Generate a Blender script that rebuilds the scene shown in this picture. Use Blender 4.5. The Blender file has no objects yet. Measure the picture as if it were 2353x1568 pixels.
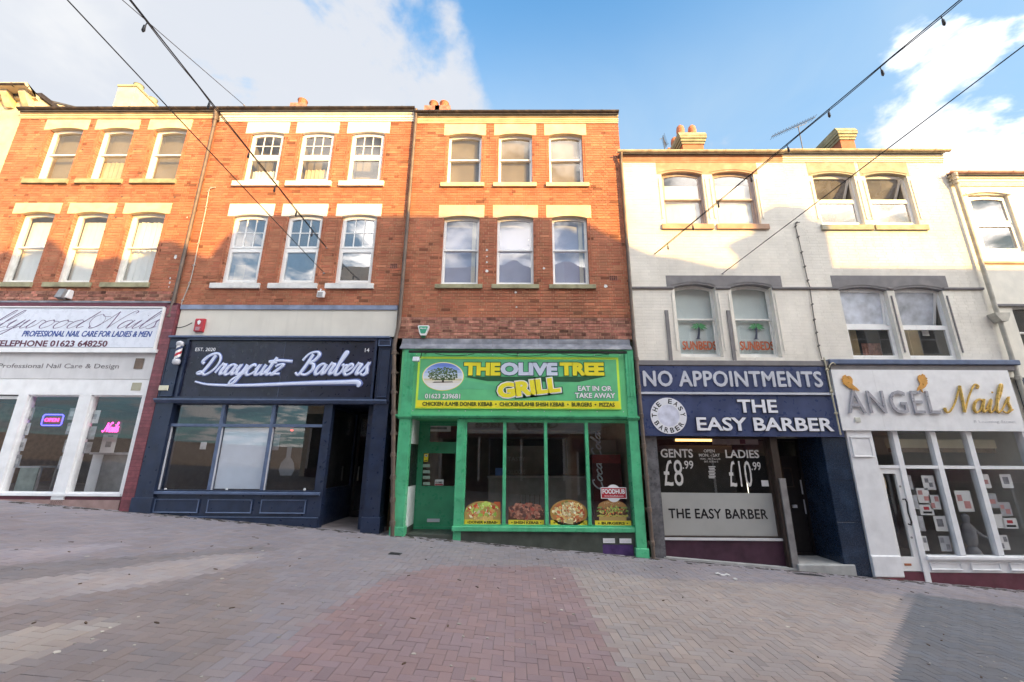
import bpy, math, random
from mathutils import Vector, Matrix
random.seed(7)
SC = bpy.context.scene
COL = SC.collection
rad = math.radians
# ---------------------------------------------------------------- camera
F, TH, YAW, ROLL = 977.0, rad(15.53), rad(-0.55), rad(0.366)
CAM = Vector((0.0, -9.5, 1.68))
def ray(px, py):
    u = (px-1176.5)/F; v = -(py-784)/F
    c, s = math.cos(ROLL), math.sin(ROLL); u, v = c*u-s*v, s*u+c*v
    Y = math.cos(TH)-v*math.sin(TH); Z = math.sin(TH)+v*math.cos(TH); X = u
    c, s = math.cos(YAW), math.sin(YAW)
    return Vector((c*X+s*Y, -s*X+c*Y, Z))
def at(px, py, Y=0.0):
    r = ray(px, py); t = (Y-CAM.y)/r.y
    p = CAM+r*t
    return p.x, p.z
def X_(px, py, Y=0.0): return at(px, py, Y)[0]
def Z_(px, py, Y=0.0): return at(px, py, Y)[1]
GS = -0.0735
def g(x): return GS*x-0.012
def ground_pt(px, py):
    r = ray(px, py)                    # CAM.z + t r.z = GS*(t r.x) - .012
    t = (CAM.z+0.012)/(GS*r.x-r.z)
    p = CAM+r*t
    return p.x, p.y
def R(l, r, t, b, Y=0.0, ym=None):
    ym = (t+b)/2 if ym is None else ym
    xc = (l+r)/2
    return X_(l, ym, Y), X_(r, ym, Y), Z_(xc, b, Y), Z_(xc, t, Y)
cd = bpy.data.cameras.new('camera'); cam = bpy.data.objects.new('camera', cd); COL.objects.link(cam)
fw = ray(1176.5, 784); rt = (ray(1276.5, 784)-fw).normalized(); fwn = fw.normalized(); up = rt.cross(fwn)
cam.matrix_world = Matrix(((rt.x, up.x, -fwn.x, CAM.x), (rt.y, up.y, -fwn.y, CAM.y), (rt.z, up.z, -fwn.z, CAM.z), (0, 0, 0, 1)))
cd.sensor_width = 36; cd.lens = 36*F/2353; cd.clip_end = 3000; cd.clip_start = 0.05
SC.camera = cam
SC.view_settings.view_transform = 'Standard'; SC.view_settings.look = 'None'
SC.view_settings.gamma = 1; SC.view_settings.use_curve_mapping = False
SC.view_settings.exposure = 2.55
# ---------------------------------------------------------------- light
SUN_A, SUN_E = rad(42), rad(19)
Ldir = Vector((-math.sin(SUN_A)*math.cos(SUN_E), math.cos(SUN_A)*math.cos(SUN_E), -math.sin(SUN_E)))
sl = bpy.data.lights.new('sun', 'SUN'); sl.energy = 2.0; sl.angle = rad(0.5); sl.color = (1, .60, .17)
so = bpy.data.objects.new('sun', sl); COL.objects.link(so); so.location = (20, -25, 20)
so.rotation_euler = Ldir.to_track_quat('-Z', 'Y').to_euler()
W = bpy.data.worlds.new('World'); SC.world = W; W.use_nodes = True
nt = W.node_tree; nt.nodes.clear()
def N(t, **k):
    n = nt.nodes.new(t)
    for a, b in k.items(): setattr(n, a, b)
    return n
def lk(a, b): nt.links.new(a, b)
def inp(n, i, v):
    if hasattr(v, 'is_output') or hasattr(v, 'links'): nt.links.new(v, n.inputs[i])
    else: n.inputs[i].default_value = v
def math_(op, a, b=0.0, c=None, clamp=False):
    n = N('ShaderNodeMath', operation=op); n.use_clamp = clamp
    inp(n, 0, a); inp(n, 1, b)
    if c is not None: inp(n, 2, c)
    return n.outputs[0]
sky = N('ShaderNodeTexSky', sky_type='NISHITA'); sky.sun_disc = False
sky.sun_elevation = SUN_E; sky.sun_rotation = math.atan2(-Ldir.x, -Ldir.y)
sky.air_density = 1.0; sky.dust_density = 0.6; sky.ozone_density = 2.5
co = N('ShaderNodeTexCoord')
nz = N('ShaderNodeVectorMath', operation='NORMALIZE'); lk(co.outputs['Generated'], nz.inputs[0])
sep = N('ShaderNodeSeparateXYZ'); lk(nz.outputs[0], sep.inputs[0])
# clouds lie on a flat layer: project the direction on a plane overhead
zc = math_('ADD', math_('MAXIMUM', sep.outputs[2], 0.0), 0.12)
cmb = N('ShaderNodeCombineXYZ'); lk(math_('DIVIDE', sep.outputs[0], zc), cmb.inputs[0]); lk(math_('DIVIDE', sep.outputs[1], zc), cmb.inputs[1])
def noise(vec, scale, detail, rough, dist=0.0):
    n = N('ShaderNodeTexNoise'); n.inputs['Scale'].default_value = scale; n.inputs['Detail'].default_value = detail
    n.inputs['Roughness'].default_value = rough; n.inputs['Distortion'].default_value = dist
    lk(vec, n.inputs['Vector']); return n.outputs['Fac']
n1 = noise(cmb.outputs[0], 2.3, 8, .58, .35)
n2 = noise(cmb.outputs[0], 7.0, 5, .6, .2)
cov = math_('SUBTRACT', math_('ADD', math_('MULTIPLY', n1, 1.25), math_('MULTIPLY', n2, .42)), .33)
def blob(px, py, size, amp):
    d = ray(px, py).normalized()
    v = N('ShaderNodeVectorMath', operation='DISTANCE'); lk(nz.outputs[0], v.inputs[0]); v.inputs[1].default_value = d
    t = math_('DIVIDE', v.outputs['Value'], size)
    e = math_('POWER', 2.718, math_('MULTIPLY', math_('MULTIPLY', t, t), -1.0))
    return math_('MULTIPLY', e, amp)
BL = [(60, 90, .30, .15), (430, 100, .24, .13), (760, 100, .15, .15), (930, 190, .13, .14), (640, 20, .12, .09), (2250, 300, .14, .09), (2050, 320, .10, .08), (2190, 100, .055, .12), (2090, 95, .04, .08), (1330, 125, .028, .17), (2353, 380, .12, .06), (1090, 210, .06, .10), (1050, 40, .04, .10), (700, 215, .08, .09), (1560, 270, .06, .13), (1700, 250, .06, .13), (1850, 240, .05, .08), (1030, 30, .03, .12),
      (1400, 140, .24, -.18), (1250, 0, .22, -.20), (1720, 60, .28, -.24), (2340, 10, .12, -.2), (560, 225, .035, -.17), (470, 150, .03, -.13), (740, 50, .045, -.13), (230, 240, .035, -.15), (1900, 190, .08, -.10), (1170, 100, .05, -.10), (20, 230, .04, -.14)]
for b_ in BL: cov = math_('ADD', cov, blob(*b_))
mr = N('ShaderNodeMapRange'); lk(cov, mr.inputs[0]); mr.inputs[1].default_value = .44; mr.inputs[2].default_value = .64; mr.clamp = True
mr.interpolation_type = 'SMOOTHSTEP'; cl = math_('MULTIPLY', mr.outputs[0], .97)
tint = N('ShaderNodeMix', data_type='RGBA', blend_type='MULTIPLY'); tint.inputs[0].default_value = 1.0
lk(sky.outputs[0], tint.inputs[6]); tint.inputs[7].default_value = (.33, .50, .515, 1)
hz = N('ShaderNodeMapRange'); lk(sep.outputs[2], hz.inputs[0]); hz.interpolation_type = 'SMOOTHSTEP'
for i_, v_ in enumerate((.62, .84, .75, .0)): hz.inputs[i_+1].default_value = v_
n4 = noise(cmb.outputs[0], 1.6, 5, .6, .5)
hzf = math_('MULTIPLY', hz.outputs[0], math_('ADD', math_('MULTIPLY', n4, 1.3), .25), clamp=True)
pale = N('ShaderNodeMix', data_type='RGBA'); lk(hzf, pale.inputs[0]); lk(tint.outputs[2], pale.inputs[6]); pale.inputs[7].default_value = (.62, .84, 1.06, 1)
mx = N('ShaderNodeMix', data_type='RGBA'); lk(cl, mx.inputs[0]); lk(pale.outputs[2], mx.inputs[6])
# cloud colour: slightly grey undersides
n3_ = noise(cmb.outputs[0], 2.6, 5, .55, .3)
n3m = N('ShaderNodeMapRange'); lk(n3_, n3m.inputs[0]); n3m.inputs[1].default_value = .50; n3m.inputs[2].default_value = .78; n3m.interpolation_type = 'SMOOTHSTEP'; n3 = n3m.outputs[0]
cr = N('ShaderNodeMix', data_type='RGBA'); lk(n3, cr.inputs[0]); cr.inputs[6].default_value = (.90, .94, 1.02, 1); cr.inputs[7].default_value = (1.08, 1.09, 1.11, 1)
# cloud glow added out of view: scattering lobe round the sun lifts facade shade
dt = N('ShaderNodeVectorMath', operation='DOT_PRODUCT'); lk(nz.outputs[0], dt.inputs[0]); dt.inputs[1].default_value = (-Ldir.x, -Ldir.y, -Ldir.z)
lobe = math_('POWER', math_('MAXIMUM', dt.outputs['Value'], 0.0), 1.6)
gl_ = N('ShaderNodeVectorMath', operation='SCALE'); gl_.inputs[0].default_value = (13.5, 12.4, 11.4); lk(lobe, gl_.inputs['Scale'])
ad = N('ShaderNodeVectorMath', operation='ADD'); lk(cr.outputs[2], ad.inputs[0]); lk(gl_.outputs[0], ad.inputs[1])
lk(ad.outputs[0], mx.inputs[7])
bg = N('ShaderNodeBackground'); bg.inputs[1].default_value = 0.15; lk(mx.outputs[2], bg.inputs[0])
wo = N('ShaderNodeOutputWorld'); lk(bg.outputs[0], wo.inputs[0])

# ---------------------------------------------------------------- materials
MATS = {}
def mat(name, col, rough=.6, var=.12, scale=6.0, bump=0.0, bscale=60.0, spec=.5, metal=0.0, attr=False, emit=None, estr=0.0, streak=0.0, dirt=None, alpha=None):
    """procedural paint / stone / metal: base colour with large and fine mottling, optional vertical weather streaks and stains"""
    if name in MATS: return MATS[name]
    m = bpy.data.materials.new(name); m.use_nodes = True; MATS[name] = m
    t = m.node_tree; P = t.nodes['Principled BSDF']
    P.inputs['Roughness'].default_value = rough; P.inputs['Metallic'].default_value = metal
    P.inputs['Specular IOR Level'].default_value = spec
    def nn(ty, **k):
        n = t.nodes.new(ty)
        for a, b in k.items(): setattr(n, a, b)
        return n
    tc = nn('ShaderNodeNewGeometry')
    def noi(sc, det=4, stretch=None):
        n = nn('ShaderNodeTexNoise'); n.inputs['Scale'].default_value = sc; n.inputs['Detail'].default_value = det
        if stretch:
            mp = nn('ShaderNodeMapping'); mp.inputs['Scale'].default_value = stretch
            t.links.new(tc.outputs['Position'], mp.inputs['Vector']); t.links.new(mp.outputs[0], n.inputs['Vector'])
        else: t.links.new(tc.outputs['Position'], n.inputs['Vector'])
        return n.outputs['Fac']
    def mix(a, b, fac, mode='MIX'):
        n = nn('ShaderNodeMix', data_type='RGBA', blend_type=mode)
        for i, v in ((0, fac), (6, a), (7, b)):
            if hasattr(v, 'links'): t.links.new(v, n.inputs[i])
            else: n.inputs[i].default_value = (*v, 1) if isinstance(v, tuple) and len(v) == 3 else v
        return n.outputs[2]
    def rng(v, a, b, c, d):
        n = nn('ShaderNodeMapRange'); t.links.new(v, n.inputs[0])
        for i, q in enumerate((a, b, c, d)): n.inputs[i+1].default_value = q
        return n.outputs[0]
    base = (*col, 1)
    dark = tuple(c*(1-2*var) for c in col)+(1,); lite = tuple(min(1, c*(1+1.6*var)) for c in col)+(1,)
    c1 = mix(dark, lite, rng(noi(scale, 6), .3, .7, 0, 1))
    if dirt: c1 = mix(c1, (*dirt[0], 1), rng(noi(dirt[2] if len(dirt) > 2 else 1.3, 8), .5, .8, 0, dirt[1]))
    if streak: c1 = mix(c1, tuple(c*.45 for c in col)+(1,), rng(noi(1.0, 5, (9, 9, .8)), .52, .8, 0, streak))
    if attr:
        a = nn('ShaderNodeAttribute', attribute_name='tone'); oi = nn('ShaderNodeObjectInfo')
        c1 = mix(c1, a.outputs['Color'], 1.0, 'MULTIPLY'); c1 = mix(c1, oi.outputs['Color'], 1.0, 'MULTIPLY')
    t.links.new(c1, P.inputs['Base Color'])
    r_ = rng(noi(scale*2.5, 3), .3, .7, max(0.02, rough-.12), min(1, rough+.12)); t.links.new(r_, P.inputs['Roughness'])
    if bump:
        b = nn('ShaderNodeBump'); b.inputs['Strength'].default_value = bump; b.inputs['Distance'].default_value = .006
        t.links.new(noi(bscale, 4), b.inputs['Height']); t.links.new(b.outputs[0], P.inputs['Normal'])
    if emit:
        P.inputs['Emission Color'].default_value = (*emit, 1); P.inputs['Emission Strength'].default_value = estr
    return m
def glass(name, tint=(.82, .84, .84), refl=1.0, film=0.0, film_col=(.3, .28, .24), rough=0.0, wav=.0):
    if name in MATS: return MATS[name]
    m = bpy.data.materials.new(name); m.use_nodes = True; MATS[name] = m
    t = m.node_tree; t.nodes.clear(); nn = t.nodes.new; L = t.links.new
    out = nn('ShaderNodeOutputMaterial'); tr = nn('ShaderNodeBsdfTransparent'); tr.inputs[0].default_value = (*tint, 1)
    gl = nn('ShaderNodeBsdfGlossy'); gl.inputs['Roughness'].default_value = rough; gl.inputs['Color'].default_value = (1, 1, 1, 1)
    lw = nn('ShaderNodeLayerWeight'); lw.inputs['Blend'].default_value = .5
    fr = nn('ShaderNodeMath'); fr.operation = 'POWER'; L(lw.outputs['Facing'], fr.inputs[0]); fr.inputs[1].default_value = 4.0
    ml = nn('ShaderNodeMath'); ml.operation = 'MULTIPLY_ADD'; L(fr.outputs[0], ml.inputs[0]); ml.inputs[1].default_value = .8; ml.inputs[2].default_value = .075*refl
    ml.use_clamp = True
    mx = nn('ShaderNodeMixShader'); L(ml.outputs[0], mx.inputs[0]); L(tr.outputs[0], mx.inputs[1]); L(gl.outputs[0], mx.inputs[2])
    if wav:
        geo = nn('ShaderNodeNewGeometry'); no = nn('ShaderNodeTexNoise'); no.inputs['Scale'].default_value = 2.5; no.inputs['Detail'].default_value = 1
        L(geo.outputs['Position'], no.inputs['Vector']); bp = nn('ShaderNodeBump'); bp.inputs['Distance'].default_value = wav; bp.inputs['Strength'].default_value = 1
        L(no.outputs['Fac'], bp.inputs['Height']); L(bp.outputs[0], gl.inputs['Normal'])
    res = mx.outputs[0]
    if film:
        di = nn('ShaderNodeBsdfDiffuse'); di.inputs[0].default_value = (*film_col, 1)
        geo = nn('ShaderNodeNewGeometry'); no = nn('ShaderNodeTexNoise'); no.inputs['Scale'].default_value = 3; no.inputs['Detail'].default_value = 6
        L(geo.outputs['Position'], no.inputs['Vector'])
        mr = nn('ShaderNodeMapRange'); L(no.outputs['Fac'], mr.inputs[0]); mr.inputs[1].default_value = .3; mr.inputs[2].default_value = .75
        mr.inputs[3].default_value = film*.5; mr.inputs[4].default_value = film*1.3
        m2 = nn('ShaderNodeMixShader'); L(mr.outputs[0], m2.inputs[0]); L(res, m2.inputs[1]); L(di.outputs[0], m2.inputs[2]); res = m2.outputs[0]
    L(res, out.inputs[0]); return m
# ---------------------------------------------------------------- mesh builder
WL = {}
class MB:
    def __init__(s): s.v = []; s.f = []; s.c = []; s.mi = []
    def face(s, idx, tone=None, mi=0): s.f.append(tuple(idx)); s.c.append(tone); s.mi.append(mi)
    def add(s, vs, fs, tone=None, mi=0):
        b = len(s.v); s.v += [tuple(v) for v in vs]
        for f in fs: s.face([b+i for i in f], tone, mi)
        return s
    def box(s, x0, x1, y0, y1, z0, z1, tone=None, mi=0, skip=()):
        if x0 > x1: x0, x1 = x1, x0
        if y0 > y1: y0, y1 = y1, y0
        if z0 > z1: z0, z1 = z1, z0
        vs = [(x0, y0, z0), (x1, y0, z0), (x1, y1, z0), (x0, y1, z0), (x0, y0, z1), (x1, y0, z1), (x1, y1, z1), (x0, y1, z1)]
        fs = {'bot': (0, 3, 2, 1), 'top': (4, 5, 6, 7), 'front': (0, 1, 5, 4), 'right': (1, 2, 6, 5), 'back': (2, 3, 7, 6), 'left': (3, 0, 4, 7)}
        return s.add(vs, [f for k, f in fs.items() if k not in skip], tone, mi)
    def prism(s, pts, y0, y1, tone=None, mi=0):
        """polygon in x,z extruded along y"""
        a = sum(pts[i][0]*pts[(i+1) % len(pts)][1]-pts[(i+1) % len(pts)][0]*pts[i][1] for i in range(len(pts)))
        if a < 0: pts = pts[::-1]
        if y0 > y1: y0, y1 = y1, y0
        n = len(pts)
        vs = [(x, y0, z) for x, z in pts]+[(x, y1, z) for x, z in pts]
        fs = [tuple(range(n)), tuple(range(2*n-1, n-1, -1))]+[(i, n+i, n+(i+1) % n, (i+1) % n) for i in range(n)]
        return s.add(vs, fs, tone, mi)
    def xprism(s, prof, x0, x1, tone=None, mi=0):
        """profile in y,z extruded along x"""
        n = len(prof)
        vs = [(x0, y, z) for y, z in prof]+[(x1, y, z) for y, z in prof]
        a = sum(prof[i][0]*prof[(i+1) % n][1]-prof[(i+1) % n][0]*prof[i][1] for i in range(n))
        if a > 0: fs = [tuple(range(n))[::-1], tuple(range(n, 2*n))]+[(i, (i+1) % n, n+(i+1) % n, n+i) for i in range(n)]
        else: fs = [tuple(range(n)), tuple(range(n, 2*n))[::-1]]+[(n+i, n+(i+1) % n, (i+1) % n, i) for i in range(n)]
        return s.add(vs, fs, tone, mi)
    def tube(s, pts, r, n=6, squash=None, tone=None, mi=0, caps=True):
        pts = [Vector(p) for p in pts]; rs = r if isinstance(r, (list, tuple)) else [r]*len(pts)
        b = len(s.v); last = None
        for i, p in enumerate(pts):
            d = (pts[min(i+1, len(pts)-1)]-pts[max(i-1, 0)])
            if d.length < 1e-9: d = Vector((0, 0, 1))
            d.normalize()
            if last is None:
                a = d.cross(Vector((0, 1, 0)) if abs(d.y) < .9 else Vector((1, 0, 0))).normalized()
            else: a = (last-d*last.dot(d)).normalized()
            last = a; c = d.cross(a)
            for k in range(n):
                q = 2*math.pi*k/n; o = a*math.cos(q)*rs[i]+c*math.sin(q)*rs[i]
                if squash: o.y *= squash
                s.v.append(tuple(p+o))
        for i in range(len(pts)-1):
            for k in range(n):
                k2 = (k+1) % n; s.face((b+i*n+k, b+i*n+k2, b+(i+1)*n+k2, b+(i+1)*n+k), tone, mi)
        if caps:
            s.face([b+k for k in range(n)][::-1], tone, mi); e = b+(len(pts)-1)*n; s.face([e+k for k in range(n)], tone, mi)
        return s
    def lathe(s, prof, cx, cy, n=16, tone=None, mi=0):
        """prof (r,z)"""
        b = len(s.v)
        for r, z in prof:
            for k in range(n):
                q = 2*math.pi*k/n; s.v.append((cx+r*math.cos(q), cy+r*math.sin(q), z))
        for i in range(len(prof)-1):
            for k in range(n):
                k2 = (k+1) % n; s.face((b+i*n+k, b+i*n+k2, b+(i+1)*n+k2, b+(i+1)*n+k), tone, mi)
        s.face([b+k for k in range(n)][::-1], tone, mi); e = b+(len(prof)-1)*n; s.face([e+k for k in range(n)], tone, mi)
        return s
    def disc(s, cx, cz, rx, rz, y0, y1, n=32, tone=None, mi=0):
        return s.prism([(cx+rx*math.cos(2*math.pi*k/n), cz+rz*math.sin(2*math.pi*k/n)) for k in range(n)], y0, y1, tone, mi)
    def mesh(s, name, mats, off):
        me = bpy.data.meshes.new(name)
        me.from_pydata([(x-off[0], y-off[1], z-off[2]) for x, y, z in s.v], [], s.f)
        for m in (mats if isinstance(mats, (list, tuple)) else [mats]): me.materials.append(m)
        if any(i for i in s.mi): me.polygons.foreach_set('material_index', s.mi)
        ca = me.color_attributes.new('tone', 'FLOAT_COLOR', 'CORNER')
        if any(c is not None for c in s.c):
            buf = []
            for f, c in zip(s.f, s.c): buf += list((*(c or (1, 1, 1)), 1))*len(f)
            ca.data.foreach_set('color', buf)
        else: ca.data.foreach_set('color', [1.0]*(4*len(ca.data)))
        me.update(); return me
    def build(s, name, mats, parent=None, smooth=False, **tags):
        xs = [v[0] for v in s.v]; ys = [v[1] for v in s.v]; zs = [v[2] for v in s.v]
        off = ((min(xs)+max(xs))/2, (min(ys)+max(ys))/2, min(zs))
        me = s.mesh(name, mats, off)
        if smooth: me.polygons.foreach_set('use_smooth', [True]*len(me.polygons)); me.set_sharp_from_angle(angle=rad(40))
        o = bpy.data.objects.new(name, me); place(o, off, parent)
        for k, v in tags.items(): o[k] = v
        return o
def place(o, w, parent=None):
    COL.objects.link(o); w = Vector(w)
    if parent is not None:
        o.parent = parent; o.location = w-WL[parent.name]
    else: o.location = w
    WL[o.name] = w
    return o
def thing(name, label, cat, loc, group=None):
    o = bpy.data.objects.new(name, None); o.empty_display_size = .2; place(o, loc)
    o['label'] = label; o['category'] = cat
    if group: o['group'] = group
    return o
def tag(o, label, cat, group=None):
    o['label'] = label; o['category'] = cat
    if group: o['group'] = group
    return o
def curvept(pts, n=8):
    """Catmull-Rom through points of any dimension"""
    P = [pts[0]]+list(pts)+[pts[-1]]; out = []
    for i in range(1, len(P)-2):
        for k in range(n):
            t = k/n; out.append(tuple(.5*((2*b)+(-a+c)*t+(2*a-5*b+4*c-d)*t*t+(-a+3*b-3*c+d)*t**3) for a, b, c, d in zip(P[i-1], P[i], P[i+1], P[i+2])))
    out.append(tuple(pts[-1])); return out
def text(s, x0, x1, z0, z1, y, m, name='lettering', parent=None, depth=.004, bold=0.0, shear=0.0, rot=0.0, flip=False, fit=True, space=1.0, line=1.0, align='CENTER', res=3, fat=0.0, **tags):
    """flat lettering fitted into the x,z rectangle, standing proud of plane y towards the street"""
    cu = bpy.data.curves.new('t', 'FONT'); cu.body = s; cu.offset = bold; cu.shear = shear; cu.resolution_u = res; cu.space_character = space; cu.space_line = line; cu.align_x = align
    ob = bpy.data.objects.new('t', cu); me = bpy.data.meshes.new_from_object(ob)
    vs = [v.co.copy() for v in me.vertices]; fs = [tuple(p.vertices) for p in me.polygons]
    bpy.data.objects.remove(ob); bpy.data.meshes.remove(me)
    ax = min(v.x for v in vs); bx = max(v.x for v in vs); ay = min(v.y for v in vs); by = max(v.y for v in vs)
    sx = (x1-x0)/(bx-ax); sz = (z1-z0)/(by-ay)
    cx, cz = (x0+x1)/2, (z0+z1)/2; c, q = math.cos(rot), math.sin(rot)
    mb = MB(); sgn = -1 if not flip else 1
    P = []
    for v in vs:
        a = (v.x-(ax+bx)/2)*sx; b = (v.y-(ay+by)/2)*sz
        if flip: a = -a
        P.append((cx+a*c-b*q, cz+a*q+b*c))
    n = len(P); ed = {}
    for f in fs:
        for i in range(len(f)):
            e = (f[i], f[(i+1) % len(f)]); k = tuple(sorted(e)); ed[k] = None if k in ed else e
    for j, (ox, oz) in enumerate([(0, 0), (-fat, 0), (fat, 0), (0, -fat), (0, fat)] if fat else [(0, 0)]):
        o = len(mb.v); d = depth-.0004*j
        mb.v += [(a+ox, y+sgn*d, b+oz) for a, b in P]+[(a+ox, y, b+oz) for a, b in P]
        for f in fs: mb.face([o+i for i in f])
        for e in ed.values():
            if e: mb.face((o+e[1], o+e[0], o+e[0]+n, o+e[1]+n))
    return mb.build(name, m, parent, **tags)
GL = {
 'a': (1.1, [[(.8,.8),(.55,1),(.2,.8),(.1,.35),(.3,.02),(.6,.2),(.82,.9)],[(.85,1),(.8,.4),(.9,.05),(1.2,.25)]]),
 'b': (1.0, [[(0,.2),(.3,1.2),(.5,2),(.3,2.1),(.2,1.5),(.2,.4),(.4,0),(.75,.2),(.8,.7),(.55,.95),(.75,.85),(1.1,.9)]]),
 'c': (.9, [[(.75,.8),(.55,1),(.2,.75),(.1,.35),(.35,0),(.7,.1),(1.0,.35)]]),
 'd': (1.15, [[(.8,.8),(.55,1),(.2,.8),(.1,.35),(.3,.02),(.6,.2),(.82,.9)],[(1.05,2.0),(.88,1),(.8,.4),(.92,.05),(1.25,.25)]]),
 'e': (.9, [[(0,.2),(.4,.4),(.7,.75),(.5,1),(.2,.75),(.12,.3),(.4,0),(.75,.1),(1.0,.35)]]),
 'i': (.6, [[(0,.3),(.3,1),(.22,.3),(.35,.02),(.65,.25)],[(.36,1.5),(.40,1.54)]]),
 'l': (.6, [[(0,.25),(.4,1.2),(.55,2),(.38,2.05),(.22,1.2),(.2,.3),(.35,.02),(.65,.25)]]),
 'o': (1.0, [[(.55,1),(.2,.8),(.1,.35),(.35,0),(.7,.2),(.8,.65),(.55,1),(.65,.85),(1.05,.8)]]),
 'r': (.85, [[(0,.2),(.25,1.1),(.35,.95),(.6,.95),(.5,.4),(.6,.05),(.9,.25)]]),
 's': (.8, [[(0,.2),(.45,1.15),(.42,.8),(.65,.3),(.45,.0),(.12,.1)],[(.5,.02),(.85,.25)]]),
 't': (.7, [[(0,.25),(.35,1),(.45,1.7)],[(.45,1.7),(.25,.4),(.4,.03),(.7,.25)],[(.1,1.15),(.75,1.2)]]),
 'u': (1.05, [[(0,.5),(.2,1),(.15,.3),(.35,0),(.65,.25),(.8,.95)],[(.82,1),(.75,.3),(.88,.03),(1.15,.25)]]),
 'w': (1.35, [[(0,.6),(.15,1),(.12,.3),(.3,0),(.55,.3),(.62,.95)],[(.62,.95),(.58,.3),(.75,0),(1.05,.4),(1.1,.95),(1.45,.8)]]),
 'y': (1.0, [[(0,.5),(.2,1),(.15,.35),(.35,.05),(.65,.3),(.8,1)],[(.82,1),(.72,0),(.45,-.8),(.1,-.85),(.2,-.4),(1.1,.25)]]),
 'z': (.9, [[(.1,.8),(.35,1),(.78,.95),(.15,.05),(.5,.12),(.95,.1)]]),
 'k': (1.0, [[(0,.25),(.45,2),(.3,2.05),(.2,0)],[(.2,.4),(.7,1),(.4,.6),(.9,0)]]),
 '-': (.6, [[(.1,.5),(.5,.55)]]), ' ': (.7, []),
 'C': (1.3, [[(1.15,1.6),(.85,2.05),(.35,1.7),(.1,.8),(.5,0),(1.2,.25)]]),
 'D': (1.8, [[(.8,1.9),(.65,.8),(.4,.1),(.0,.15),(.3,.3),(.9,0),(1.5,.6),(1.5,1.5),(.9,2.05),(.2,1.85),(-.15,1.3),(.15,1.05)]]),
 'B': (1.7, [[(.65,1.9),(.5,.8),(.25,0),(-.2,.2)],[(-.1,1.3),(.2,1.9),(.9,2.1),(1.3,1.8),(1.1,1.3),(.65,1.1),(1.2,.95),(1.4,.45),(1.0,.02),(.5,.05)]]),
 'N': (1.75, [[(-.45,.35),(-.3,.05),(.0,.1),(.35,.8),(.6,2.0)],[(.6,2),(.9,1),(1.15,.02)],[(1.15,.02),(1.4,1.2),(1.75,2.05),(2.05,2.0),(2.0,1.8)]]),
 'H': (2.0, [[(.4,1.9),(.7,2),(.5,.8),(.2,0),(-.2,.1)],[(1.8,2.1),(1.5,1),(1.3,.1),(1.7,.1)],[(.3,1),(1.6,1.1)]]),
}
def script(s, x0, x1, zbase, xh, y, m, w=.05, contrast=0.0, slant=.3, name='lettering', parent=None, rise=0.0, vert=False, squash=.35, n=6, seg=6, mi=None, **tags):
    """hand-lettered cursive built from swept strokes; w is the stroke radius in metres"""
    tot = sum(GL[c][0] for c in s); ux = (x1-x0)/tot; mb = MB(); cx = 0
    for ch in s:
        adv, strokes = GL[ch]
        for k, st in enumerate(strokes):
            pts = curvept([(cx+p[0]+p[1]*slant*.6, p[1]) for p in st], seg)
            P = []; rs = []
            for i, p in enumerate(pts):
                q = pts[min(i+1, len(pts)-1)]; o = pts[max(i-1, 0)]
                dx, dy = (q[0]-o[0])*ux, (q[1]-o[1])*xh
                dn = max(0, -dy)/(math.hypot(dx, dy)+1e-9)
                rs.append(w*(1-contrast+contrast*dn))
                X, Z = p[0]*ux, p[1]*xh+rise*p[0]*ux
                if vert: P.append((x0-Z, y, zbase+X))
                else: P.append((x0+X, y, zbase+Z))
            mb.tube(P, rs, n, squash=squash)
        cx += adv
    return mb.build(name, m, parent, smooth=True, **tags)
# ---------------------------------------------------------------- palette
M = {}
M['brick'] = mat('brick_red', (.44, .172, .098), .85, .10, 3, .4, 90, .3, attr=True, streak=.22, dirt=((.20, .10, .07), .35, 1.1))
M['mortar'] = mat('lime_mortar', (.52, .32, .21), .95, .12, 8, .4, 80, .2)
M['old_brick'] = mat('brick_old_rough', (.42, .19, .14), .9, .2, 9, .7, 60, .3, attr=True, dirt=((.12, .08, .07), .5, 1.5))
M['cream_brick'] = mat('painted_brick_cream', (.80, .76, .68), .7, .035, 3, .35, 40, .3, attr=True, streak=.10, dirt=((.50, .45, .36), .25, .9))
M['cream_wall'] = mat('painted_wall_cream', (.80, .76, .68), .7, .035, 3, .35, 40, .3, streak=.10, dirt=((.50, .45, .36), .25, .9))
M['cream_render'] = mat('cream_render', (.70, .67, .60), .75, .03, 2, .3, 50, .3, streak=.12)
M['stone'] = mat('buff_sandstone', (.68, .56, .36), .85, .10, 4, .5, 50, .3, dirt=((.35, .28, .16), .35, 2))
M['stone_dirty'] = mat('mossy_sandstone_sill', (.36, .34, .22), .9, .15, 6, .5, 50, .2, dirt=((.16, .18, .10), .6, 3))
M['white_stone'] = mat('white_painted_stone', (.80, .76, .66), .6, .04, 4, .25, 50, .4, streak=.12)
M['white_sill'] = mat('weathered_white_sill', (.74, .74, .72), .7, .08, 8, .4, 50, .3, dirt=((.30, .32, .34), .5, 4))
M['brown_paint'] = mat('faded_brown_masonry_paint', (.46, .29, .20), .75, .07, 4, .3, 50, .3, dirt=((.70, .62, .48), .5, 3))
M['grey_paint'] = mat('grey_masonry_paint', (.215, .205, .21), .75, .06, 4, .3, 50, .3, dirt=((.40, .38, .34), .3, 3))
M['grey_lintel'] = mat('flaking_grey_lintel_paint', (.36, .33, .25), .75, .08, 5, .4, 50, .3, dirt=((.60, .56, .44), .6, 4))
M['upvc'] = mat('white_upvc', (.84, .84, .83), .35, .02, 3, 0, 50, .5, streak=.05)
M['wood_white'] = mat('white_painted_timber', (.80, .79, .75), .5, .05, 6, .2, 60, .4, dirt=((.5, .46, .38), .35, 5))
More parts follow.
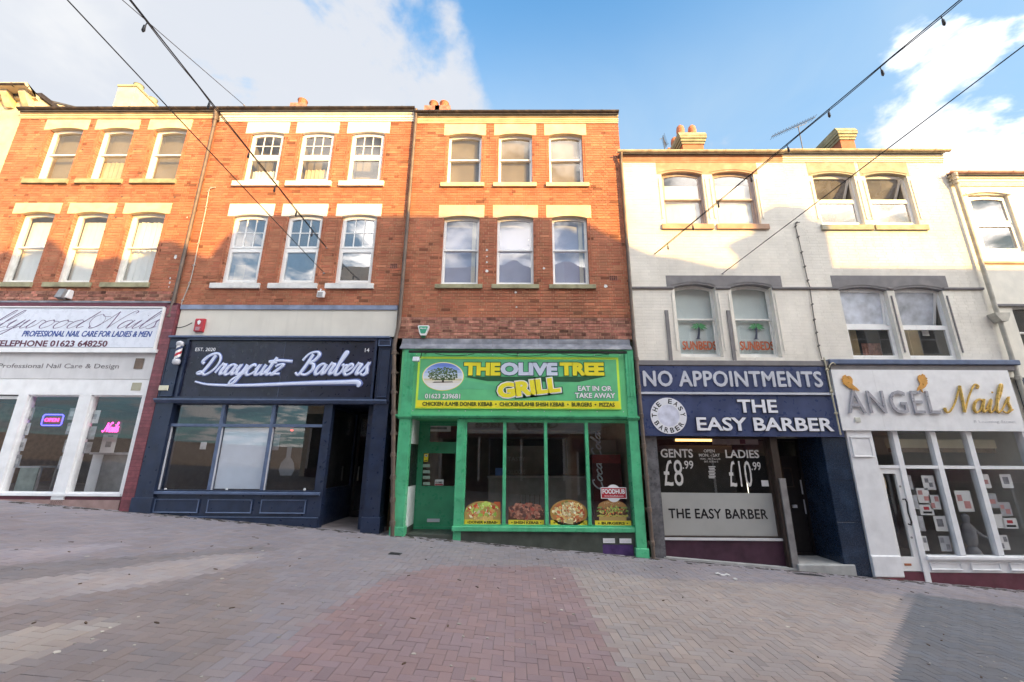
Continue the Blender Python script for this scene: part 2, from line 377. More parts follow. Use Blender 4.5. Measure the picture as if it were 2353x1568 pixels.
M['wood_mauve'] = mat('weathered_mauve_timber', (.44, .36, .34), .7, .08, 6, .3, 60, .3)
M['pipe'] = mat('brown_grey_iron_pipe', (.13, .095, .075), .5, .12, 6, .2, 60, .4, dirt=((.30, .2, .13), .5, 4))
M['gutter'] = mat('dark_gutter', (.045, .035, .032), .5, .12, 6, .2, 60, .4, dirt=((.22, .16, .10), .5, 6))
M['pipe_cream'] = mat('cream_grey_pipe', (.50, .47, .40), .6, .1, 6, .2, 60, .4, dirt=((.30, .28, .22), .4, 5))
M['glass_pale'] = glass('pale_glass_painted_reflection', (.7, .72, .75), 2.5, .85, (.72, .76, .84))  # pale diffuse film painted on the glass in place of sky reflection
M['glass_half'] = glass('hazy_open_light_glass', (.8, .8, .8), 2.5, .45, (.40, .40, .42))
M['gutter_cream'] = mat('cream_gutter', (.55, .45, .32), .6, .12, 6, .2, 60, .4, dirt=((.12, .09, .07), .7, 5))
M['gutter_pink'] = mat('faded_pink_gutter', (.50, .30, .26), .6, .12, 6, .2, 60, .4)
M['slate'] = mat('roof_slate', (.09, .09, .10), .7, .15, 6, .4, 40, .3)
M['lead'] = mat('lead_flashing', (.20, .21, .245), .5, .18, 5, .5, 30, .5, dirt=((.55, .56, .60), .55, 4))
M['lead_blue'] = mat('blue_grey_lead_band', (.23, .27, .38), .6, .15, 4, .4, 40, .4)
M['dark'] = mat('dark_interior', (.018, .017, .018), .9, .2, 3)
M['room'] = mat('dim_room_plaster', (.22, .20, .18), .9, .1, 3)
M['blind_w'] = mat('white_blind', (.78, .77, .73), .8, .03, 3)
M['blind_g'] = mat('grey_blue_blind', (.36, .40, .56), .8, .05, 2)
M['blind_b'] = mat('brown_grey_dusty_blind', (.205, .175, .135), .85, .08, 3)
M['blind_c'] = mat('cream_curtain', (.55, .44, .26), .85, .1, 3)
M['glass'] = glass('window_glass', (.94, .95, .95), 1.25, .05, (.4, .4, .4), wav=.0006)
M['glass_dusty'] = glass('dusty_window_glass', (.88, .88, .86), 1.1, .16, (.42, .40, .36), wav=.001)
M['glass_sky'] = glass('sky_reflecting_window_glass', (.7, .72, .75), 4.2, .06, (.4, .42, .5), wav=.0008)
M['glass_shop'] = glass('shop_glass', (.95, .96, .96), 1.2, .012, (.3, .3, .3))
M['navy'] = mat('navy_black_paint', (.018, .030, .068), .38, .12, 5, .15, 60, .5, dirt=((.05, .06, .09), .5, 3))
M['navy_sign'] = mat('navy_sign_board', (.010, .012, .030), .35, .15, 4, 0, 50, .5, dirt=((.03, .03, .07), .5, 2))
M['navy_edge'] = mat('blue_grey_edge_paint', (.10, .14, .24), .4, .1, 6, .1, 60, .5)
M['green'] = mat('green_gloss_paint', (.10, .52, .26), .35, .08, 4, .25, 60, .5, streak=.25, dirt=((.04, .16, .09), .5, 3))
M['green_light'] = mat('green_sign_surround', (.14, .56, .25), .4, .05, 4, .05, 60, .5)
M['green_door'] = mat('teal_green_door_paint', (.05, .32, .17), .35, .08, 4, .1, 60, .5)
M['green_riser'] = mat('grey_green_riser_paint', (.075, .085, .07), .6, .12, 5, .3, 50, .4)
M['purple'] = mat('purple_paint_patch', (.085, .045, .15), .7, .15, 6, .3, 50, .3)
M['yellow'] = mat('yellow_print', (.90, .80, .04), .4, .02, 4)
M['lime'] = mat('lime_border_print', (.66, .95, .08), .4, .02, 4)
M['white'] = mat('white_vinyl', (.86, .86, .87), .4, .02, 4)
M['pale_blue'] = mat('pale_blue_print', (.68, .74, .88), .4, .03, 4)
M['dkgreen'] = mat('dark_green_print', (.02, .11, .045), .5, .1, 4)
M['midgreen'] = mat('mid_green_print_swirl', (.13, .52, .26), .4, .04, 4)
M['black'] = mat('black_plastic', (.012, .012, .014), .4, .15, 5)
M['blue_sign'] = mat('blue_sign_board', (.048, .068, .155), .35, .08, 4, 0, 50, .5, dirt=((.09, .12, .24), .4, 2))
M['letter_silver'] = mat('silver_grey_letters', (.58, .60, .66), .4, .03, 4)
M['letter_white'] = mat('white_raised_letters', (.84, .85, .90), .35, .02, 4)
M['tile_grey'] = mat('grey_marble_tile', (.13, .13, .14), .3, .2, 5, .1, 30, .5, dirt=((.28, .28, .30), .5, 6))
M['tile_blue'] = mat('blue_black_granite_tile', (.018, .032, .062), .22, .3, 40, 0, 50, .6, dirt=((.05, .09, .16), .5, 3))
M['maroon'] = mat('maroon_paint', (.135, .035, .055), .55, .1, 5, .25, 50, .4)
M['maroon_dark'] = mat('dark_plum_paint', (.060, .024, .042), .5, .12, 5, .25, 50, .4)
M['maroon_tile'] = mat('maroon_glazed_brick', (.22, .06, .075), .4, .15, 10, .3, 60, .5, attr=True)
M['white_paint'] = mat('white_shopfront_paint', (.86, .86, .87), .45, .03, 5, .15, 60, .5, streak=.10, dirt=((.55, .54, .55), .3, 4))
M['offwhite'] = mat('offwhite_board', (.66, .65, .66), .5, .04, 3, .1, 50, .4, streak=.2)
M['sign_white'] = mat('white_acrylic_sign', (.74, .77, .86), .3, .02, 3)
M['gold'] = mat('gold_acrylic', (.62, .40, .10), .3, .12, 6, metal=.4)
M['copper'] = mat('copper_gold_acrylic', (.70, .36, .09), .35, .1, 6, metal=.3)
M['silver'] = mat('brushed_silver_acrylic', (.42, .42, .47), .35, .06, 6, metal=.4)
M['concrete'] = mat('pale_concrete_step', (.42, .42, .41), .85, .1, 6, .4, 50, .3, dirt=((.25, .25, .24), .4, 3))
M['metal'] = mat('dull_aluminium', (.33, .32, .32), .4, .1, 6, metal=.5)
M['brownframe'] = mat('dark_bronze_frame', (.05, .035, .028), .4, .1, 6)
M['door_black'] = mat('black_door_paint', (.014, .012, .013), .45, .15, 6, .2, 60)
M['film'] = mat('frosted_grey_film', (.40, .40, .38), .5, .04, 1.5, dirt=((.30, .30, .28), .4, 1))
M['paper'] = mat('white_paper', (.74, .73, .72), .7, .03, 4)
M['red'] = mat('red_plastic', (.46, .03, .045), .4, .08, 6)
M['orange_pot'] = mat('terracotta_pot', (.46, .17, .085), .8, .12, 8, .3, 50)
M['cable'] = mat('black_cable', (.012, .012, .016), .5, .1, 6)
M['cable_w'] = mat('dirty_white_cable', (.45, .42, .38), .6, .1, 6)
M['neon_pink'] = mat('neon_pink_tube', (.9, .1, .5), .4, 0.01, 4, emit=(1, .05, .42), estr=.75)
M['neon_red'] = mat('neon_red_tube', (.9, .05, .2), .4, 0.01, 4, emit=(1, .03, .25), estr=.6)
M['neon_blue'] = mat('neon_blue_tube', (.1, .1, .9), .4, 0.01, 4, emit=(.11, .09, 1), estr=.6)
M['tube_warm'] = mat('warm_fluorescent_tube', (.9, .7, .4), .4, 0.01, 4, emit=(1, .55, .16), estr=.75)
M['tube_white'] = mat('white_fluorescent_tube', (.9, .9, .8), .4, 0.01, 4, emit=(1, .93, .72), estr=.6)
M['sunbed'] = mat('rust_vinyl_letters', (.44, .10, .03), .5, .06, 6)
M['palm'] = mat('green_vinyl', (.05, .26, .09), .5, .1, 6)
M['pastel'] = mat('pale_aqua_window_film', (.62, .71, .71), .6, .04, 1.5)
M['tone'] = mat('printed_colours', (1, 1, 1), .5, .02, 10, attr=True)
M['floor_tile'] = mat('pale_floor_tile', (.42, .41, .40), .5, .08, 6, attr=True)
M['hall'] = mat('opposite_render', (.74, .68, .58), .85, .08, 2, .3, 40)
M['hall2'] = mat('opposite_brick', (.56, .36, .26), .85, .15, 8, .4, 60)
E_IRR = lambda a: random.uniform(-a, a)

def sub_intervals(a, b, cuts):
    seg = [(a, b)]
    for c, d in cuts:
        n = []
        for p, q in seg:
            if d <= p or c >= q: n.append((p, q)); continue
            if c > p: n.append((p, c))
            if d < q: n.append((d, q))
        seg = n
    return [(p, q) for p, q in seg if q-p > .012]
def wall_sheet(mb, x0, x1, z0, z1, holes, y):
    xs = sorted({x0, x1, *[h[0] for h in holes], *[h[1] for h in holes]}); zs = sorted({z0, z1, *[h[2] for h in holes], *[h[3] for h in holes]})
    xs = [x for x in xs if x0 <= x <= x1]; zs = [z for z in zs if z0 <= z <= z1]
    for i in range(len(xs)-1):
        for j in range(len(zs)-1):
            cx, cz = (xs[i]+xs[i+1])/2, (zs[j]+zs[j+1])/2
            if any(h[0] < cx < h[1] and h[2] < cz < h[3] for h in holes): continue
            mb.add([(xs[i], y, zs[j]), (xs[i+1], y, zs[j]), (xs[i+1], y, zs[j+1]), (xs[i], y, zs[j+1])], [(0, 1, 2, 3)])
def brick_tone(v=.15, dark=.03, warm=0.0):
    k = 1+random.gauss(0, v*.5); r = random.random()
    if r < dark: k *= .55
    elif r > .95: k *= 1.25
    h = random.gauss(0, .06)
    return (max(.2, k*(1+warm)), max(.2, k*(1+h)), max(.2, k*(1+h*.8-warm)))
SHARED = {}
STAINS = []
def weather(x, z):
    k = 1.0
    for (a, b, zt, ln, st) in STAINS:
        if a-.06 < x < b+.06 and zt-ln < z < zt:
            f = 1-(zt-z)/ln; e = .55+.45*math.sin(x*37.0+a*5)*math.sin(x*11.3+1); edge = 1.0 if (x < a+.12 or x > b-.12) else .6
            k *= 1-st*f*e*edge
    k *= 1+.055*math.sin(x*1.7+z*.9+2*math.sin(z*.8))+.04*math.sin(x*4.1-z*2.7)
    return k
def lay_bricks(house, x0, x1, z0, z1, holes, m, course=.075, st=.2275, hd=.114, joint=.010, proud=.010, rough=.0015, parts=300, tonef=brick_tone, name='brick', regular=True, zref=0.0, rough_zone=None):
    mb = MB(); cand = []
    k0 = math.floor((z0-zref)/course)
    k = k0
    while zref+k*course < z1:
        za, zb = max(z0, zref+k*course+joint/2), min(z1, zref+(k+1)*course-joint/2)
        if zb-za > .012:
            hs = [h for h in holes if h[2] < zb and h[3] > za]
            brk = sorted({za, zb, *[h[2] for h in hs if za < h[2] < zb], *[h[3] for h in hs if za < h[3] < zb]})
            x = x0-st*.5*(k % 2)-(.06 if k % 2 else 0); i = k % 2
            while x < x1:
                L = st if i % 2 == 0 else hd
                if not regular: L = st
                a, b = max(x+joint/2, x0), min(x+L-joint/2, x1)
                if b-a > .012:
                    t = tonef(); dy = random.uniform(-rough, rough)
                    for q in range(len(brk)-1):
                        p0, p1 = brk[q], brk[q+1]
                        if p1-p0 < .01: continue
                        cz = (p0+p1)/2
                        segs = sub_intervals(a, b, [(h[0], h[1]) for h in hs if h[2] < cz < h[3]])
                        for (u, v) in segs:
                            full = abs(v-u-(L-joint)) < 1e-4 and abs(p1-p0-(course-joint)) < 1e-4
                            w_ = weather((u+v)/2, cz); cand.append((full, u, v, p0, p1, dy, (t[0]*w_, t[1]*w_, t[2]*w_), L))
                x += L; i += 1
        k += 1
    cand.sort(key=lambda c: (not c[0], ((c[1]+c[2])/2)**2+(CAM.z-c[3])**2))
    np_ = 0
    for full, u, v, p0, p1, dy, t, L in cand:
        if full and np_ < parts:
            key = (name, round(L, 3), m.name, round(course, 3))
            if key not in SHARED:
                q = MB(); hw = (L-joint)/2; hh = (course-joint)/2; c = .0018; d = proud
                q.v = [(-hw, d, -hh), (hw, d, -hh), (hw, d, hh), (-hw, d, hh), (-hw, c, -hh), (hw, c, -hh), (hw, c, hh), (-hw, c, hh), (-hw+c*1.5, 0, -hh+c*1.5), (hw-c*1.5, 0, -hh+c*1.5), (hw-c*1.5, 0, hh-c*1.5), (-hw+c*1.5, 0, hh-c*1.5)]
                for f in [(8, 9, 10, 11)]+[(a_, (a_+1) % 4, (a_+1) % 4+4, a_+4) for a_ in range(4)]+[(a_+4, (a_+1) % 4+4, (a_+1) % 4+8, a_+8) for a_ in range(4)]: q.face(f)
                SHARED[key] = q.mesh(name, m, (0, 0, 0))
            o = bpy.data.objects.new(name, SHARED[key]); o.color = (*t, 1); place(o, ((u+v)/2, dy, (p0+p1)/2), house); np_ += 1
        else: mb.box(u, v, dy, proud, p0, p1, t, skip=('back',))
    if mb.f: mb.build(name, m, house, kind='stuff')
def jamb_bricks(mb, op, zsp, course, joint, depth, zref=0.0, tonef=brick_tone):
    x0, x1, z0, _ = op; k = math.floor((z0-zref)/course)
    while zref+k*course < zsp:
        za, zb = max(z0, zref+k*course+joint/2), min(zsp, zref+(k+1)*course-joint/2)
        if zb-za > .01:
            for sx in (0, 1):
                xa = x0 if sx == 0 else x1-.003
                mb.box(xa, xa+.003, .004, depth-.002, za, zb, tonef())
        k += 1
def arch(x0, x1, zs, rise, n=10):
    return [(x0+(x1-x0)*i/n, zs+rise*(1-((2*i/n)-1)**2)) for i in range(n+1)]
def lintel(house, lx0, lx1, lt, ops, m, y0=-.006, depth=.13, rise=.07, name='lintel', label_line=False):
    """one stone with a segmental soffit over one or more openings"""
    zs = min(o[3] for o in ops)-rise; mb = MB()
    pts = [(lx0, lt), (lx0, zs)]
    for o in ops: pts += arch(o[0], o[1], zs, rise)
    pts += [(lx1, zs), (lx1, lt)]
    mb.prism(pts, y0, .012)
    for o in ops:   # soffit behind the face, fitted between the jambs
        a = arch(o[0]+.001, o[1]-.001, zs, rise)
        mb.prism([(o[0]+.001, o[3]+.01)]+a+[(o[1]-.001, o[3]+.01)], .012, depth)
    o_ = mb.build(name, m, house)
    if label_line:
        hb = MB()
        for o in ops:
            a = arch(o[0]-.06, o[1]+.02, zs+.045, rise); b = [(x, z+.022) for x, z in a]
            hb.prism(a+b[::-1], y0-.012, y0)
        hb.build('hood_mould', m, o_)
    return zs
def frame_ring(mb, x0, x1, z0, z1, w, y0, y1, rise=0.0, wb=None, wt=None):
    wb = wb or w; wt = wt or w
    mb.box(x0, x0+w, y0, y1, z0, z1); mb.box(x1-w, x1, y0, y1, z0, z1); mb.box(x0+w, x1-w, y0, y1, z0, z0+wb)
    if rise: mb.prism([(x0+w, z1)]+arch(x0+w, x1-w, z1-wt-rise, rise)+[(x1-w, z1)], y0, y1)
    else: mb.box(x0+w, x1-w, y0, y1, z1-wt, z1)
def quad(x0, x1, z0, z1, y): return MB().add([(x0, y, z0), (x1, y, z0), (x1, y, z1), (x0, y, z1)], [(0, 1, 2, 3)])
def sash_window(house, op, yf, m, gl, rise=.07, mid=.5, fw=.05, sw=.04, glu=None):
    x0, x1, z0, z1 = op; mb = MB(); frame_ring(mb, x0, x1, z0, z1, fw, yf, yf+.12, rise*.9, wb=.05, wt=.03)
    w = mb.build('window', m, house); zm = z0+(z1-z0)*mid
    a, b, c, d = x0+fw, x1-fw, z0+.05, z1-.03
    u = MB(); frame_ring(u, a+.001, b-.001, zm-.02, d-.001, sw, yf+.015, yf+.055, rise*.75, wb=.04, wt=sw); u.build('sash', m, w)
    l = MB(); frame_ring(l, a+.001, b-.001, c+.001, zm+.018, sw, yf+.058, yf+.098, 0, wb=.065, wt=.038); l.build('sash', m, w)
    quad(a+sw, b-sw, zm+.02, d-sw*.5, yf+.035).build('pane', glu or gl, w); quad(a+sw, b-sw, c+.065, zm-.02, yf+.078).build('pane', gl, w)
    h = MB()
    for s in (-1, 1): h.box((a+b)/2+s*.16-.02, (a+b)/2+s*.16+.02, yf+.045, yf+.06, c+.07, c+.085)
    return w
def upvc_window(house, op, yf, m, gl, rise=.07, mid=.52, fw=.05, bars=(3, 2), opened=0.0, glu=None, nobar=False):
    x0, x1, z0, z1 = op; mb = MB(); frame_ring(mb, x0, x1, z0, z1, fw, yf, yf+.07, rise*.9, wb=.06, wt=.045); zm = z0+(z1-z0)*mid
    mb.box(x0+fw, x1-fw, yf+.002, yf+.068, zm-.03, zm+.03)
    mb.box((x0+x1)/2-.13, (x0+x1)/2+.13, yf-.012, yf, z1-.03-rise*.2, z1-.018-rise*.2)
    w = mb.build('window', m, house); a, b, c, d = x0+fw, x1-fw, z0+.06, z1-.045
    sw = .05
    s = MB(); frame_ring(s, a+.001, b-.001, c+.001, zm-.031, sw, yf-.008, yf+.045, 0); s.build('sash', m, w)
    quad(a+sw, b-sw, c+sw, zm-.03-sw, yf+.02).build('pane', gl, w)
    tb = MB(); frame_ring(tb, a+.001, b-.001, zm+.031, d-.001, sw, yf-.010, yf+.045, 0 if opened else rise*.8)
    q = quad(a+sw, b-sw, zm+.03+sw, d-sw, yf+.018)
    if opened:
        hz = d; hy = yf; cs, sn = math.cos(-opened), math.sin(-opened)
        for t in (tb, q):
            t.v = [(x, hy+(y-hy)*cs-(z-hz)*sn*-1*-1, hz+(z-hz)*cs+(y-hy)*sn) for x, y, z in t.v]
    tb.build('sash', m, w); q.build('pane', glu or gl, w)
    if bars and not opened:
        za, zb = zm+.03+sw, d-sw*.7-rise*.35
        for i in range(1, bars[0]): v = a+sw+(b-a-2*sw)*i/bars[0]; MB().box(v-.011, v+.011, yf+.004, yf+.016, za, zb+rise*.4).build('glazing_bar', m, w)
        for j in range(1, bars[1]): v = za+(zb-za)*j/bars[1]; MB().box(a+sw, b-sw, yf+.006, yf+.015, v-.011, v+.011).build('glazing_bar', m, w)
    return w
def sill(house, x0, x1, z0, z1, m, proj=.055):
    MB().xprism([(.15, z0), (-proj, z0), (-proj, z1-.012), (-proj+.004, z1-.006), (.0, z1), (.15, z1+.012)], x0, x1).build('sill', m, house)
def rooms(house, ops, depth=1.4, y=.2):
    mb = MB()
    for x0, x1, z0, z1 in ops:
        a, b, c, d = x0-.02, x1+.02, z0-.02, z1+.02
        v = [(a, y, c), (b, y, c), (b, y, d), (a, y, d), (a, y+depth, c), (b, y+depth, c), (b, y+depth, d), (a, y+depth, d)]
        mb.add(v, [(0, 1, 5, 4), (1, 2, 6, 5), (2, 3, 7, 6), (3, 0, 4, 7), (4, 5, 6, 7)])
        for q in ((x0, a), (b, x1)): pass
    mb.build('room', M['room'], house)
def shell(house, x0, x1, zb, zt, holes, m, reveal_m, ydepth=7.0, wall_y=.010, rdepth=.22, side_top=None):
    mb = MB(); wall_sheet(mb, x0, x1, zb, zt, holes, wall_y)
    for a, b, c, d in holes:
        mb.add([(a, wall_y, c), (a, rdepth, c), (a, rdepth, d), (a, wall_y, d)], [(0, 1, 2, 3)]); mb.add([(b, wall_y, c), (b, wall_y, d), (b, rdepth, d), (b, rdepth, c)], [(0, 1, 2, 3)])
        mb.add([(a, wall_y, d), (b, wall_y, d), (b, rdepth, d), (a, rdepth, d)], [(0, 1, 2, 3)]); mb.add([(a, wall_y, c), (a, rdepth, c), (b, rdepth, c), (b, wall_y, c)], [(0, 1, 2, 3)])
    lo = -2.0
    for x, f in ((x0+.001, (3, 2, 1, 0)), (x1-.001, (0, 1, 2, 3))):
        mb.add([(x, wall_y, zb), (x, ydepth, zb), (x, ydepth, zt), (x, wall_y, zt)], [f])
        mb.add([(x, .3, lo), (x, ydepth, lo), (x, ydepth, zb), (x, .3, zb)], [f])
        mb.add([(x, wall_y, zt), (x, ydepth, zt), (x, ydepth/2, zt+ydepth/2*.62)], [f[:3] if f[0] == 0 else (2, 1, 0)])
    mb.add([(x0, ydepth, lo), (x1, ydepth, lo), (x1, ydepth, zt), (x0, ydepth, zt)], [(3, 2, 1, 0)])
    mb.add([(x0, wall_y, zb), (x1, wall_y, zb), (x1, ydepth, zb), (x0, ydepth, zb)], [(3, 2, 1, 0)])
    mb.build('wall', m, house)
    r = MB(); k = .62; t = .06; e = -.12
    r.xprism([(e, zt+.02+e*k), (ydepth/2, zt+.02+ydepth/2*k), (ydepth+.1, zt+.02-.1*k), (ydepth+.1, zt+.02-.1*k+t), (ydepth/2, zt+.02+ydepth/2*k+t), (e, zt+.02+e*k+t)], x0, x1)
    return r.build('roof', M['slate'], house)
def gutter(house, x0, x1, z, m, y=-.13, r=.055, brk=6, clip='bracket'):
    prof = [(y+r*math.cos(t), z+r*math.sin(t)) for t in [math.pi+math.pi*i/8 for i in range(9)]]
    prof = prof+[(yy*1+ (y-yy)*.12, zz+.006) for yy, zz in prof[::-1]]
    gt = MB().xprism(prof, x0, x1).build('gutter', m, house)
    for i in range(brk):
        x = x0+(x1-x0)*(i+.5+random.uniform(-.2, .2))/brk
        MB().xprism([(yy+(yy-y)*.12, zz+(zz-z)*.12) for yy, zz in prof[:9]]+[(y+r*1.2, z+.02), (y+r*1.2, z+.03), (y-r*1.2, z+.03)][:0]+[(yy, zz) for yy, zz in prof[:9]][::-1], x-.02, x+.02).build('bracket', m, gt)
    return gt
def cornice(house, x0, x1, zb, zt, m, name='cornice', proj=.10):
    h = zt-zb
    pf = [(.012, zb), (-.02, zb), (-.02, zb+h*.13), (-.035, zb+h*.15), (-.035, zb+h*.30), (-.055, zb+h*.33), (-.055, zb+h*.46), (-.03, zb+h*.49), (-.03, zb+h*.60), (-.07, zb+h*.68), (-.07, zb+h*.97), (-proj+.02, zt), (.012, zt)]
    return MB().xprism(pf, x0, x1).build(name, m, house)
def drainpipe(house, pts, r, m, nb=5, wall=0.0):
    p = MB().tube(pts, r, 10).build('drainpipe', m, house, smooth=True)
    P0, P1 = Vector(pts[-2]), Vector(pts[-1])
    if (Vector(pts[0])-Vector(pts[1])).length > (P0-P1).length: P0, P1 = Vector(pts[0]), Vector(pts[1])
    for i in range(nb):
        q = P0.lerp(P1, (i+.4)/nb); MB().lathe([(r*1.05, q.z-.05), (r*1.28, q.z-.045), (r*1.28, q.z+.035), (r*1.05, q.z+.05)], q.x, q.y, 10).box(q.x-r*1.7, q.x+r*1.7, q.y+r*.9, wall, q.z-.02, q.z+.02).build('collar', m, p)
    return p
def vents(house, x0, x1, z0, z1, n=(4, 3), name='air_brick', y=-.006):
    mb = MB(); frame_ring(mb, x0, x1, z0, z1, .012, y, .012); dx = (x1-x0)/n[0]; dz = (z1-z0)/n[1]
    for i in range(1, n[0]): mb.box(x0+i*dx-.006, x0+i*dx+.006, y+.002, .012, z0+.012, z1-.012)
    for j in range(1, n[1]): mb.box(x0+.012, x1-.012, y+.004, .012, z0+j*dz-.006, z0+j*dz+.006)
    o = mb.build(name, M['old_brick'], house); quad(x0+.005, x1-.005, z0+.005, z1-.005, .0095).build('opening', M['dark'], o)

# ---------------------------------------------------------------- ground
def in_poly(x, y, P):
    r = False; j = len(P)-1
    for i in range(len(P)):
        if (P[i][1] > y) != (P[j][1] > y) and x < (P[j][0]-P[i][0])*(y-P[i][1])/(P[j][1]-P[i][1])+P[i][0]: r = not r
        j = i
    return r
gm = mat('street_bedding_and_far_paving', (.215, .19, .19), .9, .12, 3, .4, 40, .3)
nx = 24; gmb = MB()
xs_ = [-400, -60, -16, 16, 60, 400]; ys_ = [-400, -60, -12.8, 0.35, 60, 400]
def gz(x): return g(max(-60, min(60, x)))
for i in range(5):
    for j in range(5):
        a, b, c, d = xs_[i], xs_[i+1], ys_[j], ys_[j+1]; dz = -.0055
        gmb.add([(a, c, gz(a)+dz), (b, c, gz(b)+dz), (b, d, gz(b)+dz), (a, d, gz(a)+dz)], [(0, 1, 2, 3)])
go = gmb.build('ground', gm, None, kind='structure')
def gpoly(pts): return [ground_pt(*p) for p in pts]
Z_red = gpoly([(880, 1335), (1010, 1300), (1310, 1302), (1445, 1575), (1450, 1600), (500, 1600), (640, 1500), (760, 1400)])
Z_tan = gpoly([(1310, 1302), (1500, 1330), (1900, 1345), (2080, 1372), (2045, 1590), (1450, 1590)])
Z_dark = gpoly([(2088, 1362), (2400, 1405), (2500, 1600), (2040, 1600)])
Z_refl1 = gpoly([(-60, 1348), (500, 1275), (620, 1272), (510, 1310), (330, 1345), (-60, 1400)])  # left pale bands: sunlight thrown back by windows, painted into paver colour
Z_refl2 = gpoly([(-60, 1268), (290, 1248), (300, 1254), (-60, 1305)])
Z_refl3 = gpoly([(70, 1440), (320, 1418), (180, 1470), (60, 1520), (-60, 1545), (-60, 1470)])
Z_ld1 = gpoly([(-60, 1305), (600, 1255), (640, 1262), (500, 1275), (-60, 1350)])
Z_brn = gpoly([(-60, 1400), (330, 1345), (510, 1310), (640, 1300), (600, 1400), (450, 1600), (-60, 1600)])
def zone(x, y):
    if in_poly(x, y, Z_refl3): return (0.41, 0.365, 0.335)
    if in_poly(x, y, Z_refl1): return (0.40, 0.362, 0.36)
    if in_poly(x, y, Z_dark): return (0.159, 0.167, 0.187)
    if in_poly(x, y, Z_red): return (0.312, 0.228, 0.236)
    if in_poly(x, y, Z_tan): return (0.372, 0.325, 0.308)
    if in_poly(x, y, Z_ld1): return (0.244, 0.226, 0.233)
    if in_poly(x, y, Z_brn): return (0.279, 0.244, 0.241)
    if in_poly(x, y, Z_refl2): return (0.370, 0.334, 0.360)
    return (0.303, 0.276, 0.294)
pav = mat('clay_and_concrete_pavers', (1, 1, 1), .72, .07, 1.2, .6, 90, .35, attr=True, dirt=((.66, .62, .62), .6, .5))
pavement = bpy.data.objects.new('pavement', None); place(pavement, (0, -4, g(0))); pavement['kind'] = 'structure'
PW = .1; cellsx = 124; pm = MB(); cand = []
ANG = math.atan(GS)
for yi in range(-75, 0):
    for xi in range(-cellsx, cellsx):
        # herringbone on a 100 mm grid: module of 4
        k = (xi-yi) % 4
        if k == 0: L, Hh = 2, 1
        elif k == 3: L, Hh = 1, 2
        else: continue
        x = xi*PW; y = yi*PW
        if y < -6.6 and abs(x) > 12: continue
        # outside the view wedge
        if abs(x) > (y+9.5)*1.42+.6: continue
        cx, cy = x+L*PW/2, y+Hh*PW/2
        if y+Hh*PW > .02: continue
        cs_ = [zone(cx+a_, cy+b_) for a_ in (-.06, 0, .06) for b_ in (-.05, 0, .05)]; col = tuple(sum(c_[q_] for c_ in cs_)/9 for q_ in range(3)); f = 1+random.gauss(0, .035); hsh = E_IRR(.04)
        if random.random() < .02: f *= .87
        cand.append((cx, cy, L, Hh, (col[0]*f*(1+hsh), col[1]*f, col[2]*f*(1-hsh)), E_IRR(.0018), E_IRR(.004)))
cand.sort(key=lambda c: (c[0])**2+(c[1]+9.5)**2)
shp = {}
for (L, Hh) in ((2, 1), (1, 2)):
    q = MB(); hw, hh, c = L*PW/2-.0014, Hh*PW/2-.0014, .0025
    q.v = [(-hw, -hh, -.012), (hw, -hh, -.012), (hw, hh, -.012), (-hw, hh, -.012), (-hw, -hh, -c), (hw, -hh, -c), (hw, hh, -c), (-hw, hh, -c), (-hw+c, -hh+c, 0), (hw-c, -hh+c, 0), (hw-c, hh-c, 0), (-hw+c, hh-c, 0)]
    for f in [(8, 9, 10, 11)]+[(a_, (a_+1) % 4, (a_+1) % 4+4, a_+4) for a_ in range(4)]+[(a_+4, (a_+1) % 4+4, (a_+1) % 4+8, a_+8) for a_ in range(4)]: q.face(f)
    shp[(L, Hh)] = (q, q.mesh('paver', pav, (0, 0, 0)))
nseen = 0
for cx, cy, L, Hh, col, dz, tl in cand:
    # sees it in the frame?
    d = Vector((cx, cy, g(cx)))-CAM; X = d.dot(rt); Yv = d.dot(up); Zv = d.dot(fwn)
    vis = Zv > 0 and abs(X/Zv*F) < 1176 and abs(Yv/Zv*F) < 784
    if vis and nseen < 300:
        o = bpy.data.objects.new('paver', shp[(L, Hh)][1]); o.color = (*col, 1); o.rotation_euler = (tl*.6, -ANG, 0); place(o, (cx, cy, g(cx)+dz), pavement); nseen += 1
    else:
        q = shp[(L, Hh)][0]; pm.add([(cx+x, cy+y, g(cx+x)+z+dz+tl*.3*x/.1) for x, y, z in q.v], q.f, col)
pm.build('paver', pav, pavement, kind='stuff')
# ================================================================ HOUSES (upper storeys)
def op4(l, r, t, b, ym): return (X_(l, ym), X_(r, ym), Z_((l+r)/2, b), Z_((l+r)/2, t))
def grid_ops(rows):
    out = []
    for ws, t, b, ym in rows:
        for l, r in ws: out.append(op4(l, r, t, b, ym))
    return out
def align(ops):
    z0 = sum(o[2] for o in ops)/len(ops); z1 = sum(o[3] for o in ops)/len(ops)
    return [(o[0], o[1], z0, z1) for o in ops]
def mean_x(pts): return sum(X_(*p) for p in pts)/len(pts)
XB01 = X_(48, 273); XB12 = mean_x([(499, 262), (470, 416), (432, 572), (401, 715)])+.02
XB23 = mean_x([(957, 262), (946, 372), (936, 495), (921, 718)]); XB34 = mean_x([(1424, 300), (1435, 487), (1447, 603), (1455, 680)])-.03
XB45 = X_(1796, 365); XB56 = mean_x([(2186, 400), (2234.7, 616), (2309, 824)])-.02
def zrow(px, py, Y=0): return Z_(px, py, Y)
SPEC = {}
